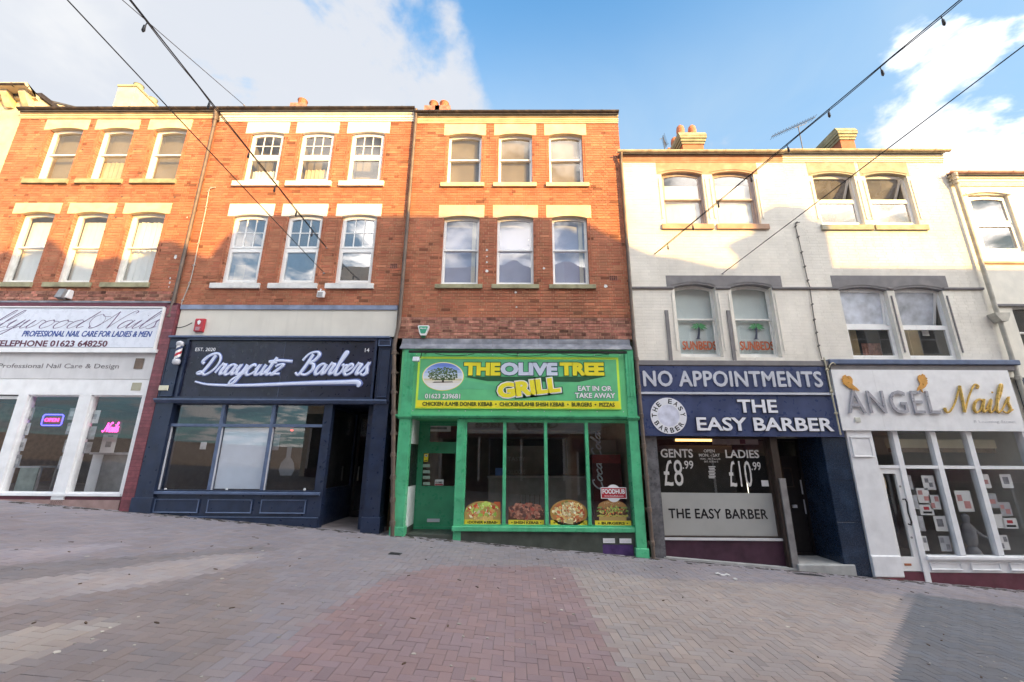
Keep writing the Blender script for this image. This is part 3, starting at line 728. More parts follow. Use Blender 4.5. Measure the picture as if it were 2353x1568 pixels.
# ---- B1 : left brick house
B1T, B1L, B1R = zrow(270, 241, -.13), zrow(200, 697), None
def house(name, label, x0, x1): return thing(name, label, 'building', ((x0+x1)/2, 0, g((x0+x1)/2)))
hA = house('terrace_house', 'orange brick house with plain sash windows above the nail salon with the telephone sign', XB01, XB12)
hB = house('terrace_house', 'orange brick house with white lintels and small-paned windows above the navy barber shop', XB12, XB23)
hC = house('terrace_house', 'orange brick terraced house with buff stone lintels above the green grill takeaway', XB23, XB34)
hD = house('terrace_house', 'cream painted house with brown cornice and SUNBEDS windows above the blue barber sign', XB34, XB45)
hE = house('terrace_house', 'cream painted house with open tilted windows above the white and gold nail sign', XB45, XB56)
eA = Z_(270, 246, -.13); eB = Z_(720, 250, -.13); eC = Z_(1190, 256, -.13); eD = Z_(1610, 347, -.13); eE = Z_(1990, 345, -.13)
eB = eA = (eA+eB)/2
# ---------- house A
up = align([op4(l, r, 294, 412.5, 356.8) for l, r in ((98.5-3, 173), (217.6-2, 291.7), (342.9-3, 416))])
lo = align([op4(l, r, 486.6, 649, 569) for l, r in ((22, 101.6), (148, 228), (277, 361.3))])
def brick_house(h, x0, x1, zb, zt, corn_t, up, lo, lin_u, lin_l, sill_u, sill_l, mlin, msill_u, msill_l, sillx_u, sillx_l, linx_u, linx_l, rise, corn_m, old_rows=0, extra=()):
    holes = up+lo
    ci = Z_((200 if x0 < -6 else 700 if x0 < -1 else 1190), corn_t)
    blocks = []
    zsu = up[0][3]-rise; zsl = lo[0][3]-rise
    for (a, b) in linx_u: blocks.append((a, b, zsu, lin_u))
    for (a, b) in linx_l: blocks.append((a, b, zsl, lin_l))
    for (a, b) in sillx_u: blocks.append((a, b, sill_u[0], sill_u[1]))
    for (a, b) in sillx_l: blocks.append((a, b, sill_l[0], sill_l[1]))
    shell(h, x0, x1, zb, zt-.03, holes, M['mortar'], M['brick'])
    bh = [(o[0], o[1], o[2], o[3]+.001) for o in holes]+blocks+list(extra)
    z_old = zb+old_rows*.075
    STAINS[:] = [(a, b, sill_u[0], .55, .32) for a, b in sillx_u]+[(a, b, sill_l[0], .60, .38) for a, b in sillx_l]+[(x0, x1, ci, .22, .18), (x1-.25, x1, zt, 6.5, .22), (x0, x0+.25, zt, 6.5, .14)]
    lay_bricks(h, x0, x1, z_old, ci, bh, M['brick'], parts=300, zref=zb)
    if old_rows: lay_bricks(h, x0, x1, zb, z_old, bh, M['old_brick'], parts=0, rough=.006, joint=.014, tonef=lambda: brick_tone(.35, .25), zref=zb)
    jb = MB()
    for o in holes: jamb_bricks(jb, o, o[3]-rise, .075, .010, .10, zref=zb)
    jb.build('brick', M['brick'], h, kind='stuff')
    for o, (a, b) in zip(up, linx_u): lintel(h, a, b, lin_u, [o], mlin, rise=rise)
    for o, (a, b) in zip(lo, linx_l): lintel(h, a, b, lin_l, [o], mlin, rise=rise)
    for a, b in sillx_u: sill(h, a, b, sill_u[0], sill_u[1], msill_u)
    for a, b in sillx_l: sill(h, a, b, sill_l[0], sill_l[1], msill_l)
    for o in holes:      # moulded brick bead beside each opening
        for s in (-1, 1):
            x = (o[0] if s < 0 else o[1])+s*.065
            MB().box(x-.012, x+.012, -.014, .004, o[2]+.22, o[3]-rise-.12).build('jamb_bead', M['brick'], h)
    cornice(h, x0, x1, ci, zt-.03, corn_m)
    gutter(h, x0-.0, x1+.0, zt, M['gutter'])
    rooms(h, holes)
    return ci
def xs2(pairs, ym): return [(X_(a, ym), X_(b, ym)) for a, b in pairs]
zA = Z_(220, 696)
brick_house(hA, XB01, XB12, zA, eA, 273.5, up, lo, Z_(260, 275.5), Z_(210, 467),
            (Z_(230, 423), Z_(230, 413)), (Z_(170, 661), Z_(170, 650)), M['stone'], M['stone_dirty'], M['stone_dirty'],
            xs2(((54, 156.6), (175.8, 282), (301, 405.5)), 418), xs2(((-28, 74.8), (101, 210), (233, 344.6)), 656),
            xs2(((106, 206), (221.7, 322), (342.9, 441.4)), 285), xs2(((33, 141), (158.4, 267.3), (285.4, 393.4)), 478), .06, M['stone'], old_rows=4)
wA = [sash_window(hA, o, .10, M['wood_white'], M['glass_dusty'], .06, .52, fw=.055) for o in up]
wA2 = [sash_window(hA, o, .10, M['wood_white'], M['glass'], .06, .51, fw=.055) for o in lo]
# ---------- house B
upB = align([op4(l, r, 303, 416.7, 361) for l, r in ((567, 644), (684.5, 761.8), (801.5, 879))])
loB = align([op4(l, r, 493, 651.7, 570) for l, r in ((521.6, 604), (649.3, 732.9), (777, 860))])
zB = Z_(660, 701)
brick_house(hB, XB12, XB23, zB, eB, 281, upB, loB, Z_(730, 281.5), Z_(700, 469),
            (Z_(710, 429), Z_(710, 417.5)), (Z_(670, 664), Z_(670, 652)), M['white_stone'], M['white_stone'], M['white_sill'],
            xs2(((535.5, 640.6), (657.3, 761.8), (779.2, 882.5)), 423), xs2(((484.7, 597.8), (617.3, 729.4), (748.5, 859.2)), 658),
            xs2(((568, 665.7), (682.4, 779.9), (799, 896.5)), 292), xs2(((526.4, 630.9), (649.3, 753.7), (773.6, 877.3)), 481), .055, M['white_stone'],
            extra=[(X_(896, 611), X_(913.5, 611), Z_(905, 617.5), Z_(905, 606))])
vents(hB, X_(896, 611), X_(913.5, 611), Z_(905, 617.5), Z_(905, 606))
for o in upB: upvc_window(hB, o, .08, M['upvc'], M['glass'], .055, .50, fw=.045)
for o in loB: upvc_window(hB, o, .08, M['upvc'], M['glass_sky'], .055, .50, fw=.045)
# ---------- house C
upC = align([op4(l, r, 307, 420.5, 364) for l, r in ((1028.2, 1105.9), (1145.1, 1223.3), (1261.7, 1339.8))])
loC = align([op4(l, r, 496, 654, 576) for l, r in ((1015.5, 1100.1), (1141.3, 1226.3), (1269.4, 1352.2))])
zC = Z_(1190, 779)
brick_house(hC, XB23, XB34, zC, eC, 285, upC, loC, Z_(1183, 285.5), Z_(1183, 472),
            (Z_(1183, 430.4), Z_(1183, 421.5)), (Z_(1184, 664), Z_(1184, 654.5)), M['stone'], M['stone'], M['stone_dirty'],
            xs2(((1012.8, 1112.8), (1133.6, 1232.9), (1254.4, 1353.7)), 426), xs2(((1000, 1108.6), (1129.7, 1238.6), (1261.7, 1368.7)), 659),
            xs2(((1021.2, 1116.7), (1135.9, 1232.1), (1250.6, 1346.4)), 296), xs2(((1008.9, 1112.8), (1132.8, 1236), (1255.2, 1357.9)), 484), .06, M['stone'], old_rows=7,
            extra=[(X_(1400, 639), X_(1419, 639), Z_(1410, 645), Z_(1410, 634))])
vents(hC, X_(1400, 639), X_(1419, 639), Z_(1410, 645), Z_(1410, 634))
for o in upC: sash_window(hC, o, .10, M['upvc'], M['glass_dusty'], .06, .51, fw=.03, sw=.035)
for o in loC: sash_window(hC, o, .10, M['upvc'], M['glass'], .06, .515, fw=.03, sw=.035)
# right-hand gable of the tall brick house, seen above the lower roof: coursed brick
gb = MB(); kz = Z_(1440, 640)
k = 0
while kz+k*.075 < eC-.05:
    z = kz+k*.075; y = .02+(.11 if k % 2 else 0); i = k % 2
    while y < 3.2:
        L = .2275 if i % 2 == 0 else .114
        gb.box(XB34-.001, XB34+.009, y+.005, min(y+L-.005, 6.9), z+.005, z+.07, brick_tone(), skip=('left',)); y += L; i += 1
    k += 1
gb.build('gable_brick', M['brick'], hC, kind='stuff')
# ---------- painted houses D and E
def painted_house(h, x0, x1, zb, zt, ct, holes, blocks, corn_m):
    STAINS[:] = [(b_[0], b_[1], b_[2], .7, .14) for b_ in blocks if b_[3]-b_[2] < .2]+[(x0, x1, ct, .25, .07), (x0, x0+.2, zt, 7, .10), (x1-.2, x1, zt, 7, .08)]
    shell(h, x0, x1, zb, zt-.03, holes, M['cream_wall'], M['cream_wall'], wall_y=.0038)
    lay_bricks(h, x0, x1, zb, ct, holes+blocks, M['cream_brick'], parts=300, joint=.006, proud=.0042, rough=.0006, zref=zb, regular=False, name='painted_brick',
               tonef=lambda: (lambda k: (k, k, k))(1+random.gauss(0, .012)))
    cornice(h, x0, x1, ct, zt-.03, corn_m); rooms(h, holes)
upD = align([op4(l, r, 394, 516, 456) for l, r in ((1524.7, 1621.8-2), (1645.7-2, 1741-1))])
loD = align([op4(l, r, 653, 821, 738) for l, r in ((1557, 1660-8), (1689.6, 1792-8))])
zD = Z_(1680, 829)
lsD = (X_(1530, 640), X_(1794, 640)); luD = (X_(1507, 380), X_(1737.3, 380)); rD = .085
zsc = (Z_(1700, 666), Z_(1700, 661)); ctD = Z_(1610, 373.5)
blk = [(lsD[0], lsD[1], loD[0][3]-rD, Z_(1660, 634)), (luD[0], luD[1], upD[0][3]-rD, ctD)]
suD = xs2(((1520.4, 1639), (1646.4, 1765.8)), 522)
for a, b in suD: blk.append((a, b, Z_(1640, 528), Z_(1640, 516.5)))
painted_house(hD, XB34, XB45, zD, eD, ctD, upD+loD, blk, M['brown_paint'])
lintel(hD, luD[0], luD[1], ctD, upD, M['brown_paint'], rise=rD, label_line=True)
lintel(hD, lsD[0], lsD[1], Z_(1660, 634), loD, M['grey_paint'], rise=rD, label_line=True)
for a, b in suD: sill(hD, a, b, Z_(1640, 528), Z_(1640, 516.5), M['brown_paint'])
gutter(hD, XB34-.12, XB45, eD, M['gutter_cream'], brk=7)
for o in upD: sash_window(hD, o, .08, M['wood_mauve'], M['glass'], rD, .50, fw=.04, sw=.045)
for o in loD: sash_window(hD, o, .13, M['wood_white'], M['glass'], rD, .53, fw=.02, sw=.036)
upE = align([op4(l, r, 398, 517, 462.5) for l, r in ((1878.7, 1976), (2001.8, 2099))])
loE = align([op4(l, r, 660, 826, 743) for l, r in ((1944, 2056), (2073, 2186))])
ctE = Z_(1990, 373.5); zE = Z_(2100, 828)
luE = xs2(((1853, 1963.4), (1971.8, 2083.4)), 382); lsE = (X_(1908.7, 640), X_(2173, 640))
suE = xs2(((1886.4, 2004.5), (2009.5, 2130.7)), 524)
blk = [(lsE[0], lsE[1], loE[0][3]-rD, Z_(2040, 634))]+[(a, b, upE[0][3]-rD, ctE) for a, b in luE]+[(a, b, Z_(2010, 530), Z_(2010, 518)) for a, b in suE]
painted_house(hE, XB45, XB56, zE, eE, ctE, upE+loE, blk, M['cream_render'])
for o, (a, b) in zip(upE, luE): lintel(hE, a, b, ctE, [o], M['grey_lintel'], rise=rD, label_line=True)
lintel(hE, lsE[0], lsE[1], Z_(2040, 634), loE, M['grey_paint'], rise=rD, label_line=True)
for a, b in suE: sill(hE, a, b, Z_(2010, 530), Z_(2010, 518), M['grey_lintel'])
gutter(hE, XB45, XB56+.12, eE, M['gutter_cream'], brk=6)
for o in upE: upvc_window(hE, o, .10, M['upvc'], M['glass_half'], rD, .50, fw=.03, bars=None, opened=rad(-30), glu=M['glass_half'])
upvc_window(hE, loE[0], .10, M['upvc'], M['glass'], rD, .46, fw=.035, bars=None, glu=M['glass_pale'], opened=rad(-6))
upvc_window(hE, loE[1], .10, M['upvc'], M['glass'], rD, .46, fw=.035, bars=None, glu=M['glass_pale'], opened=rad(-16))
# string courses, reveal mouldings
def between(x0, x1, holes, lo_, hi_):
    return sub_intervals(x0, x1, [(o[0]-lo_, o[1]+hi_) for o in holes])
for h, a, b, ops in ((hD, XB34, XB45, loD), (hE, XB45, XB56, loE)):
    zt_ = Z_(1840, 660.5); zb_ = Z_(1840, 666)
    for p, q in between(a, b, ops, .02, .02):
        MB().xprism([(.012, zb_), (-.035, zb_), (-.045, zb_+.02), (-.045, zt_-.015), (-.02, zt_), (.012, zt_)], p, q).build('string_course', M['grey_paint'], h)
for h, ops, mm in ((hD, upD, 'cream_wall'), (hE, upE, 'cream_wall'), (hD, loD, 'cream_wall'), (hE, loE, 'grey_paint')):
    for o in ops:
        for s in ((-1, 1) if mm == 'cream_wall' else (1,)):
            x = (o[0] if s < 0 else o[1])+s*.07
            MB().box(x-.014, x+.014, -.018, .006, o[2]+.16, o[3]-rD-.14).build('jamb_bead', M[mm], h)
for l, r in ((1527, 1531.5), (1668.5, 1673)):
    MB().box(X_(l, 716), X_(r+3, 716), -.03, .0, zD, Z_(1530, 714)).build('batten', M['grey_paint'], hD)
# ---------- house F : white house at the right edge
XF1 = XB56+5.0
hF = house('terrace_house', 'white rendered house with pink gutter at the right edge beyond the cream pair', XB56, XF1)
eF = Z_(2260, 395, -.13)
opF1 = align([(X_(2241+6, 520), X_(2241+6, 520)+1.0, Z_(2300, 578), Z_(2290, 447)), (X_(2241+6, 520)+1.6, X_(2241+6, 520)+2.6, Z_(2300, 578), Z_(2290, 447))])
opF2 = [(o[0]+.18, o[1]+.18, Z_(2340, 826), Z_(2340, 700)) for o in opF1]
zF = Z_(2330, 870)
shell(hF, XB56, XF1, -1.2, eF-.03, opF1+opF2, M['white_stone'], M['white_stone'])
cornice(hF, XB56+.02, XF1, Z_(2260, 428), eF-.03, M['white_stone']); gutter(hF, XB56-.1, XF1, eF, M['gutter_pink'], brk=5); rooms(hF, opF1+opF2)
for o in opF1: upvc_window(hF, o, .08, M['upvc'], M['glass'], .05, .5, fw=.045, bars=None)
for o in opF2: sash_window(hF, o, .10, M['wood_white'], M['glass'], .05, .5)
for o in opF1:
    MB().prism(arch(o[0]-.06, o[1]+.06, o[3]-.02, .07)+arch(o[0]-.06, o[1]+.06, o[3]+.03, .07)[::-1], -.03, .012).build('hood_mould', M['white_stone'], hF)
z_ = Z_(2300, 605); MB().box(XB56+.12, XF1, -.03, .012, z_-.02, z_+.03).build('string_course', M['brown_paint'], hF)
z_ = Z_(2320, 702); MB().box(XB56+.12, XF1, -.04, .012, z_-.03, z_+.02).build('string_course', M['grey_paint'], hF)
z_ = Z_(2260, 447); MB().box(XB56+.15, opF1[0][0]-.08, -.02, .012, z_-.02, z_+.02).build('string_course', M['white_stone'], hF)
MB().box(XB56+.10, XF1, -.12, .012, zF-.25, zF+.0).build('shop_fascia', M['navy'], hF)
MB().box(XB56+.10, XF1, -.05, .010, -1.4, zF-.26).build('shop_front', M['navy'], hF)
# ---------- house 0 : taller cream building at the left edge
XO0 = XB01-5
hO = house('corner_building', 'tall cream rendered building at the left edge with bracketed cornice under a dark roof edge', XO0, XB01)
zc0, zc1 = Z_(20, 232, -.1), Z_(20, 194, -.35)
shell(hO, XO0, XB01-.002, 0.0, zc1-.08, [], M['stone'], M['stone'])
cb = MB().xprism([(.01, zc0+.1), (-.08, zc0+.12), (-.08, zc0+.2), (-.36, zc0+.36), (-.38, zc1-.08), (.01, zc1-.08)], XO0, XB01+.30).build('cornice', M['stone'], hO)
x = XB01+.10
while x > XO0:
    MB().xprism([(-.0, zc0-.16), (-.06, zc0-.17), (-.12, zc0-.10), (-.26, zc0+.13), (-.28, zc0+.30), (-.0, zc0+.22)], x-.09, x+.09).build('bracket', M['stone'], cb); x -= .50
gutter(hO, XO0, XB01+.32, zc1-.02, M['gutter'], y=-.36, r=.06, brk=5)
sr = MB(); sr.add([(XB01+.30, -.4, zc1-.08), (XB01+.30, 6.9, zc1-.08+.0), (XB01+.30, 6.9, zc1-.45), (XB01+.30, -.02, zc1-.45)], [(0, 3, 2, 1)])
MB().box(XB01, XB01+.28, .0, 6.9, zc1-.42, zc1-.08).build('cornice', M['stone'], hO)
MB().box(XB01-.02, XB01+.34, -.02, 6.95, zc1-.079, zc1+.05).build('gutter', M['gutter'], hO)
# ---------- chimneys
def stack(roof, x0, x1, y0, y1, zb, zt, m, pots, capm, name='chimney', potm='orange_pot', cowl=True):
    mb = MB().box(x0, x1, y0, y1, zb, zt-.42)
    c = mb.build(name, m, roof)
    cp = MB(); cp.box(x0-.03, x1+.03, y0-.03, y1+.03, zt-.42, zt-.34); cp.box(x0-.06, x1+.06, y0-.06, y1+.06, zt-.34, zt-.25); cp.box(x0-.09, x1+.09, y0-.09, y1+.09, zt-.25, zt-.16)
    cp.xprism([(y0-.10, zt-.16), (y1+.10, zt-.16), (y1+.02, zt), (y0-.02, zt)], x0-.10, x1+.10)
    cp.build('chimney_cap', capm, c)
    for (px, py, h_) in pots:
        MB().lathe([(.12, zt-.02), (.135, zt+.02), (.115, zt+.06), (.125, zt+h_*.6), (.105, zt+h_*.85), (.05, zt+h_*.98), (.01, zt+h_)], px, py, 14).build('chimney_pot', M[potm], c, smooth=True)
    return c
def roof_of(h): return [o for o in h.children if o.name.startswith('roof')][0]
# A: cream stack
Y = 2.2; zt = Z_(320, 197, Y); x0, x1 = X_(268, 215, Y), X_(312, 205, Y)
ca = MB().box(x0, x1, Y, Y+2.4, eA, zt).build('chimney', M['stone'], roof_of(hA))
MB().box(x0-.03, x1+.03, Y-.03, Y+2.43, zt-.05, zt+.02).build('chimney_cap', M['stone_dirty'], ca)
for i, yy in enumerate((.35, .95, 1.5, 2.05)):
    MB().lathe([(.16, zt+.02), (.17, zt+.10), (.14, zt+.13), (.14, zt+.34), (.16, zt+.36), (.05, zt+.40)], (x0+x1)/2, Y+yy, 10).build('chimney_pot', M['stone_dirty'], ca, smooth=True)
def pot_only(roof, px, py, Y, s, label=None):
    x, z = at(px, py, Y); c = MB().box(x-.25, x+.25, Y-.25, Y+.35, eA, z-.32).build('chimney', M['old_brick'], roof)
    MB().lathe([(.13*s, z-.34), (.15*s, z-.30), (.12*s, z-.26), (.14*s, z-.04), (.16*s, z-.02), (.15*s, z)], x, Y, 14).build('chimney_pot', M['orange_pot'], c, smooth=True)
pot_only(roof_of(hB), 696, 232, 2.0, 1); pot_only(roof_of(hC), 997, 238, 2.1, 1); pot_only(roof_of(hC), 1021, 238, 2.1, 1)
Y = 1.5; zt = Z_(1590, 307, Y); x0, x1 = X_(1562, 330, Y), X_(1622, 330, Y)
stack(roof_of(hD), x0+.08, x1-.08, Y, Y+2.0, eD-.2, zt+.02, M['brick'], [((x0*3+x1)/4-.02, Y+.25, .50), ((x0+x1*2.2)/3.2, Y+.25, .50)]+[((x0*3+x1)/4-.02, Y+.25+.5*i, .48) for i in (1, 2, 3)], M['stone_dirty'])
Y = 1.6; zt = Z_(1955, 299, Y); x0, x1 = X_(1926, 320, Y), X_(1968, 320, Y)
stack(roof_of(hE), x0+.05, x1-.08, Y, Y+2.2, eE-.2, zt+.05, M['brick'], [], M['stone_dirty'])
# ---------- drainpipes
R_ = .042
def pipe_xy(pts, Y=-.09): return [(X_(x, y, Y), Y, Z_(x, y, Y)) for x, y in pts]
xA = mean_x([(501, 259), (473, 416), (435, 572), (404, 715)])-.02
drainpipe(hA, [(xA, -.13, eA-.05), (xA, -.09, eA-.35), (xA, -.07, zA-.3), (xA, -.10, zA-.4), (xA, -.10, g(xA)-.1)][:4], R_, M['pipe'], 6)
xB = mean_x([(959.7, 260), (948, 372), (938.5, 495), (929, 622), (923, 718)])
drainpipe(hC, [(xB, -.13, eB-.05), (xB, -.08, eB-.25), (xB, -.08, zC+.35), (xB-.05, -.16, zC-.2), (X_(905, 1238, -.16)-.03, -.16, g(xB)-.05)], R_+.004, M['pipe'], 9)
xC = mean_x([(1419.5, 349), (1429, 487), (1440.6, 603), (1448, 680), (1456, 810)])+.02
drainpipe(hD, [(xC, -.15, eD-.06), (xC, -.08, eD-.3), (xC, -.08, zC), (xC, -.14, zC-.25), (xC+.05, -.14, g(xC)-.1)], R_, M['pipe'], 7)
xF = mean_x([(2181, 428), (2230.7, 570), (2280.7, 708.6)])+.03
dp = drainpipe(hF, [(xF-.03, -.15, eF-.06), (xF, -.09, eF-.35), (xF, -.09, Z_(2282, 722, -.09)), (xF, -.09, Z_(2282, 722, -.09)-.01)], .046, M['pipe_cream'], 3)
zh = Z_(2285, 722, -.09)
MB().prism([(xF-.17, zh), (xF-.15, zh-.07), (xF-.07, zh-.2), (xF+.07, zh-.2), (xF+.15, zh-.07), (xF+.17, zh)], -.20, -.01).build('hopper', M['pipe_cream'], dp)
drainpipe(hF, [(xF, -.10, zh-.19), (xF, -.10, zh-1.0), (xF, -.10, -1.0)], .046, M['pipe_cream'], 4)
# small holes, scars and old fixings left on the brick walls
fx = MB()
for p in ((233, 648), (100, 451), (61, 499)): pass
for (px, py) in ((35, 450), (155, 451), (281, 452), (402, 454), (23, 499), (140, 499), (267, 500), (82, 342), (190, 344), (311, 344)):
    x, z = at(px, py); fx.box(x-.02, x+.02, -.012, .004, z-.015, z+.015)
fx.build('wall_fixing', M['pipe'], hA, kind='stuff')
fx = MB()
for (px, py, s) in ((1119, 575, .03), (1119, 590, .02), (1119, 603, .025), (1119, 623, .04), (1250, 617, .03), (1392, 658, .045), (1185, 672, .03), (1187, 706, .02), (1215, 552, .02)):
    x, z = at(px, py); fx.prism([(x-s, z-s*.6), (x-s*.1, z-s), (x+s, z-s*.3), (x+s*.5, z+s*.7), (x-s*.6, z+s)], -.004, .004)
fx.build('mortar_scar', M['white_sill'], hC, kind='stuff')
fx = MB()
for (px, py, s) in ((403, 591, .06), (391, 640, .03), (390, 650, .035), (388, 660, .02), (445, 487, .05), (430, 500, .02)):
    x, z = at(px, py); fx.prism([(x-s*.5, z-s*.6), (x+s*.3, z-s), (x+s*.6, z-s*.3), (x+s*.5, z+s*.9), (x-s*.3, z+s)], -.004, .004)
fx.build('mortar_scar', M['white_sill'], hA, kind='stuff')
# ---------- blinds and curtains (each hangs by itself)
def blind(x0, x1, z0, z1, y, m, label, group=None, cat='blind', name='window_blind', wav=0.0, shear=0.0):
    n = 18; mb = MB(); pts = []
    for i in range(n+1):
        x = x0+(x1-x0)*i/n; pts.append((x, y+wav*math.sin(i*2.1)+wav*.5*random.uniform(-1, 1)))
    for i in range(n):
        (a, ya), (b, yb) = pts[i], pts[i+1]
        mb.add([(a, ya, z0), (b, yb, z0), (b, yb, z1), (a, ya, z1), (a, ya+.004, z0), (b, yb+.004, z0), (b, yb+.004, z1), (a, ya+.004, z1)], [(0, 1, 2, 3), (7, 6, 5, 4), (0, 4, 5, 1), (3, 2, 6, 7)])
    return tag(mb.build(name, m, None), label, cat, group)
pos3 = ('left', 'middle', 'right')
for i, o in enumerate(upC): blind(o[0]+.02, o[1]-.02, o[2]+.02, o[3]-.02, .235, M['blind_b'], 'dusty brown blind behind the %s top-floor window above the green takeaway' % pos3[i], 'top floor blinds')
for i, o in enumerate(loC):
    blind(o[0]+.02, o[1]-.02, o[2]+.02, o[3]-.02, .255, M['blind_g'], 'grey blue blind behind the %s first-floor window above the green shop' % pos3[i], 'first floor blinds')
    if i != 1: blind(o[1]-.20, o[1]-.10, o[2]+.02, o[3]-.02, .235, M['blind_w'], 'narrow pale curtain edge in the %s first-floor window above the green shop' % pos3[i], 'curtain edges', 'curtain', 'curtain', .008)
for i, o in enumerate(lo): blind(o[0]+.04, o[1]-.03, o[2]+.05, o[3]-.16, .27, M['blind_w'], ['plain white blind in the left first-floor window of the left brick house', 'plain white blind in the middle first-floor window of the left brick house', 'pleated white vertical blind in the right first-floor window of the left brick house'][i], 'first floor white blinds', wav=.002 if i < 2 else .022)
for i, o in enumerate(up):
    blind(o[0]+.02, o[1]-.02, o[2]+.02, o[3]-.02, .34, M['blind_b'], 'brown grey blind behind the %s top-floor window of the left brick house' % pos3[i], 'top floor blinds')
o = up[1]; blind(o[0]+.05, o[1]-.10, o[2]+.05, o[2]+.72, .27, M['blind_c'], 'cream curtain low in the middle top window of the left brick house', None, 'curtain', 'curtain', .01)
for i, o in enumerate(upD): blind(o[0]+.03, o[1]-.03, o[2]+.03, o[3]-.30, .21, M['blind_w'], 'white roller blind in the %s top window above the sunbeds windows' % ('left', 'right')[i], 'white roller blinds', wav=.001)
for i, o in enumerate(loD): blind(o[0]+.02, o[1]-.02, o[2]+.02, o[3]-.02, .262, M['pastel'], 'pale aqua board behind the %s sunbeds window' % ('left', 'right')[i], 'pale window boards', 'panel', 'window_panel')
o = loE[0]; blind(o[0]+.12, o[0]+.42, o[2]+.03, o[2]+.8, .30, M['blind_c'], 'beige curtain in the left first-floor window above the gold nails sign', None, 'curtain', 'curtain', .03)
blind(o[0]+.62, o[1]-.05, o[2]+.03, o[2]+.5, .45, M['old_brick'], 'brown chair back behind the left first-floor window above the gold nails sign', None, 'chair', 'chair_back', .01)
blind(o[0]+.02, o[1]-.02, (o[2]+o[3])/2, o[3]-.02, .24, M['blind_w'], 'white blind in the upper half of the left first-floor window above the gold sign', None)
o = loE[1]; blind(o[0]+.30, o[0]+.62, o[2]+.03, o[2]+.85, .34, M['blind_c'], 'beige net curtain in the right first-floor window above the gold nails sign', None, 'curtain', 'curtain', .03)
blind(o[0]+.6, o[0]+.76, o[2]+.62, o[2]+.78, .20, M['paper'], 'small square white notice in the right first-floor window above the gold nails sign', None, 'notice', 'notice', 0)
for i, o in enumerate(upE): blind(o[0]+.02, o[1]-.02, o[2]+.02, o[2]+.62, .30, M['blind_g'], 'grey blind low in the %s open top window above the gold nails sign' % ('left', 'right')[i], 'grey lower blinds')
o = upB[1]; blind(o[0]+.1, o[1]-.15, o[2]+.05, o[2]+.55, .28, M['blind_c'], 'cream curtain swag in the middle top window of the house with white lintels', None, 'curtain', 'curtain', .02)
o = upB[0]; blind(o[0]+.05, o[1]-.25, o[2]+.05, o[2]+.5, .28, M['blind_w'], 'white net curtain in the left top window of the house with white lintels', None, 'curtain', 'curtain', .02)
for i, o in enumerate(upB): blind(o[0]+.02, o[1]-.02, o[2]+.02, o[3]-.02, .5, M['blind_b'], 'brown backing blind behind the %s top window of the house with white lintels' % pos3[i], 'top floor blinds')
o = loB[0]; blind(o[0]+.10, o[0]+.36, o[2]+.03, o[2]+.62, .28, M['blind_c'], 'yellow curtain in the left first-floor window of the house with white lintels', None, 'curtain', 'curtain', .02)

# palm-tree stickers on the lower panes of the two painted-house windows
for i, o in enumerate(loD):
    Yk = .205; pxl = (1569, 1701)[i]; pxr = (1646, 1778)[i]
    st = thing('window_sticker', 'rust lettering SUNBEDS under a green palm tree on the %s painted-house window' % ('left', 'right')[i], 'sticker', ((o[0]+o[1])/2, Yk, Z_(1610, 805, Yk)))
    text('SUNBEDS', X_(pxl, 795, Yk), X_(pxr, 795, Yk), Z_(1650, 804, Yk), Z_(1650, 785, Yk), Yk, M['sunbed'], parent=st, bold=0, fat=.008, depth=.003)
    cx, zt, zb = X_((pxl+pxr)/2-4, 760, Yk), Z_(1650, 751, Yk), Z_(1650, 779, Yk)
    MB().prism([(cx-.045, zb), (cx+.02, zb), (cx+.04, zb+.12), (cx+.06, zt), (cx+.02, zt), (cx-.005, zb+.13)], Yk-.002, Yk).build('palm_trunk', M['navy'], st)
    MB().prism([(cx-.08, zb-.012), (cx+.06, zb-.012), (cx+.03, zb+.006), (cx-.05, zb+.006)], Yk-.003, Yk-.0021).build('palm_base', M['navy'], st)
    for k, (dx, dz) in enumerate((1.4*dx_, 1.3*dz_) for dx_, dz_ in ((-.15, -.03), (-.12, .045), (-.04, .075), (.07, .065), (.14, .02), (.15, -.04), (-.08, -.06), (.08, -.07))):
        hx, hz = cx+.03, zt+.0; e = math.hypot(dx, dz); ux, uz = dx/e, dz/e; w_ = .026
        MB().prism([(hx, hz), (hx+dx*.5-uz*w_, hz+dz*.5+ux*w_+.02), (hx+dx, hz+dz-.01), (hx+dx*.5+uz*w_, hz+dz*.5-ux*w_+.012)], Yk-.0042-.0003*k, Yk-.0031-.0001*k).build('palm_frond', M['palm'], st)
# ================================================================ SHOPFRONTS
def bx(h, name, m, x0, x1, y0, y1, z0, z1, bev=0.0, **t):
    mb = MB()
    if bev:
        mb.xprism([(y1, z0), (y0+bev, z0), (y0, z0+bev), (y0, z1-bev), (y0+bev, z1), (y1, z1)], x0, x1)
    else: mb.box(x0, x1, y0, y1, z0, z1)
    return mb.build(name, m, h, **t)
def shop_room(h, x0, x1, zf, zt, y0, y1, m=None, fm=None):
    mb = MB(); v = [(x0, y0, zf), (x1, y0, zf), (x1, y0, zt), (x0, y0, zt), (x0, y1, zf), (x1, y1, zf), (x1, y1, zt), (x0, y1, zt)]
    mb.add(v, [(0, 1, 5, 4)], mi=1); mb.add(v, [(1, 2, 6, 5), (2, 3, 7, 6), (3, 0, 4, 7), (4, 5, 6, 7)])
    return mb.build('shop_interior', [m or M['room'], fm or M['floor_tile']], h)
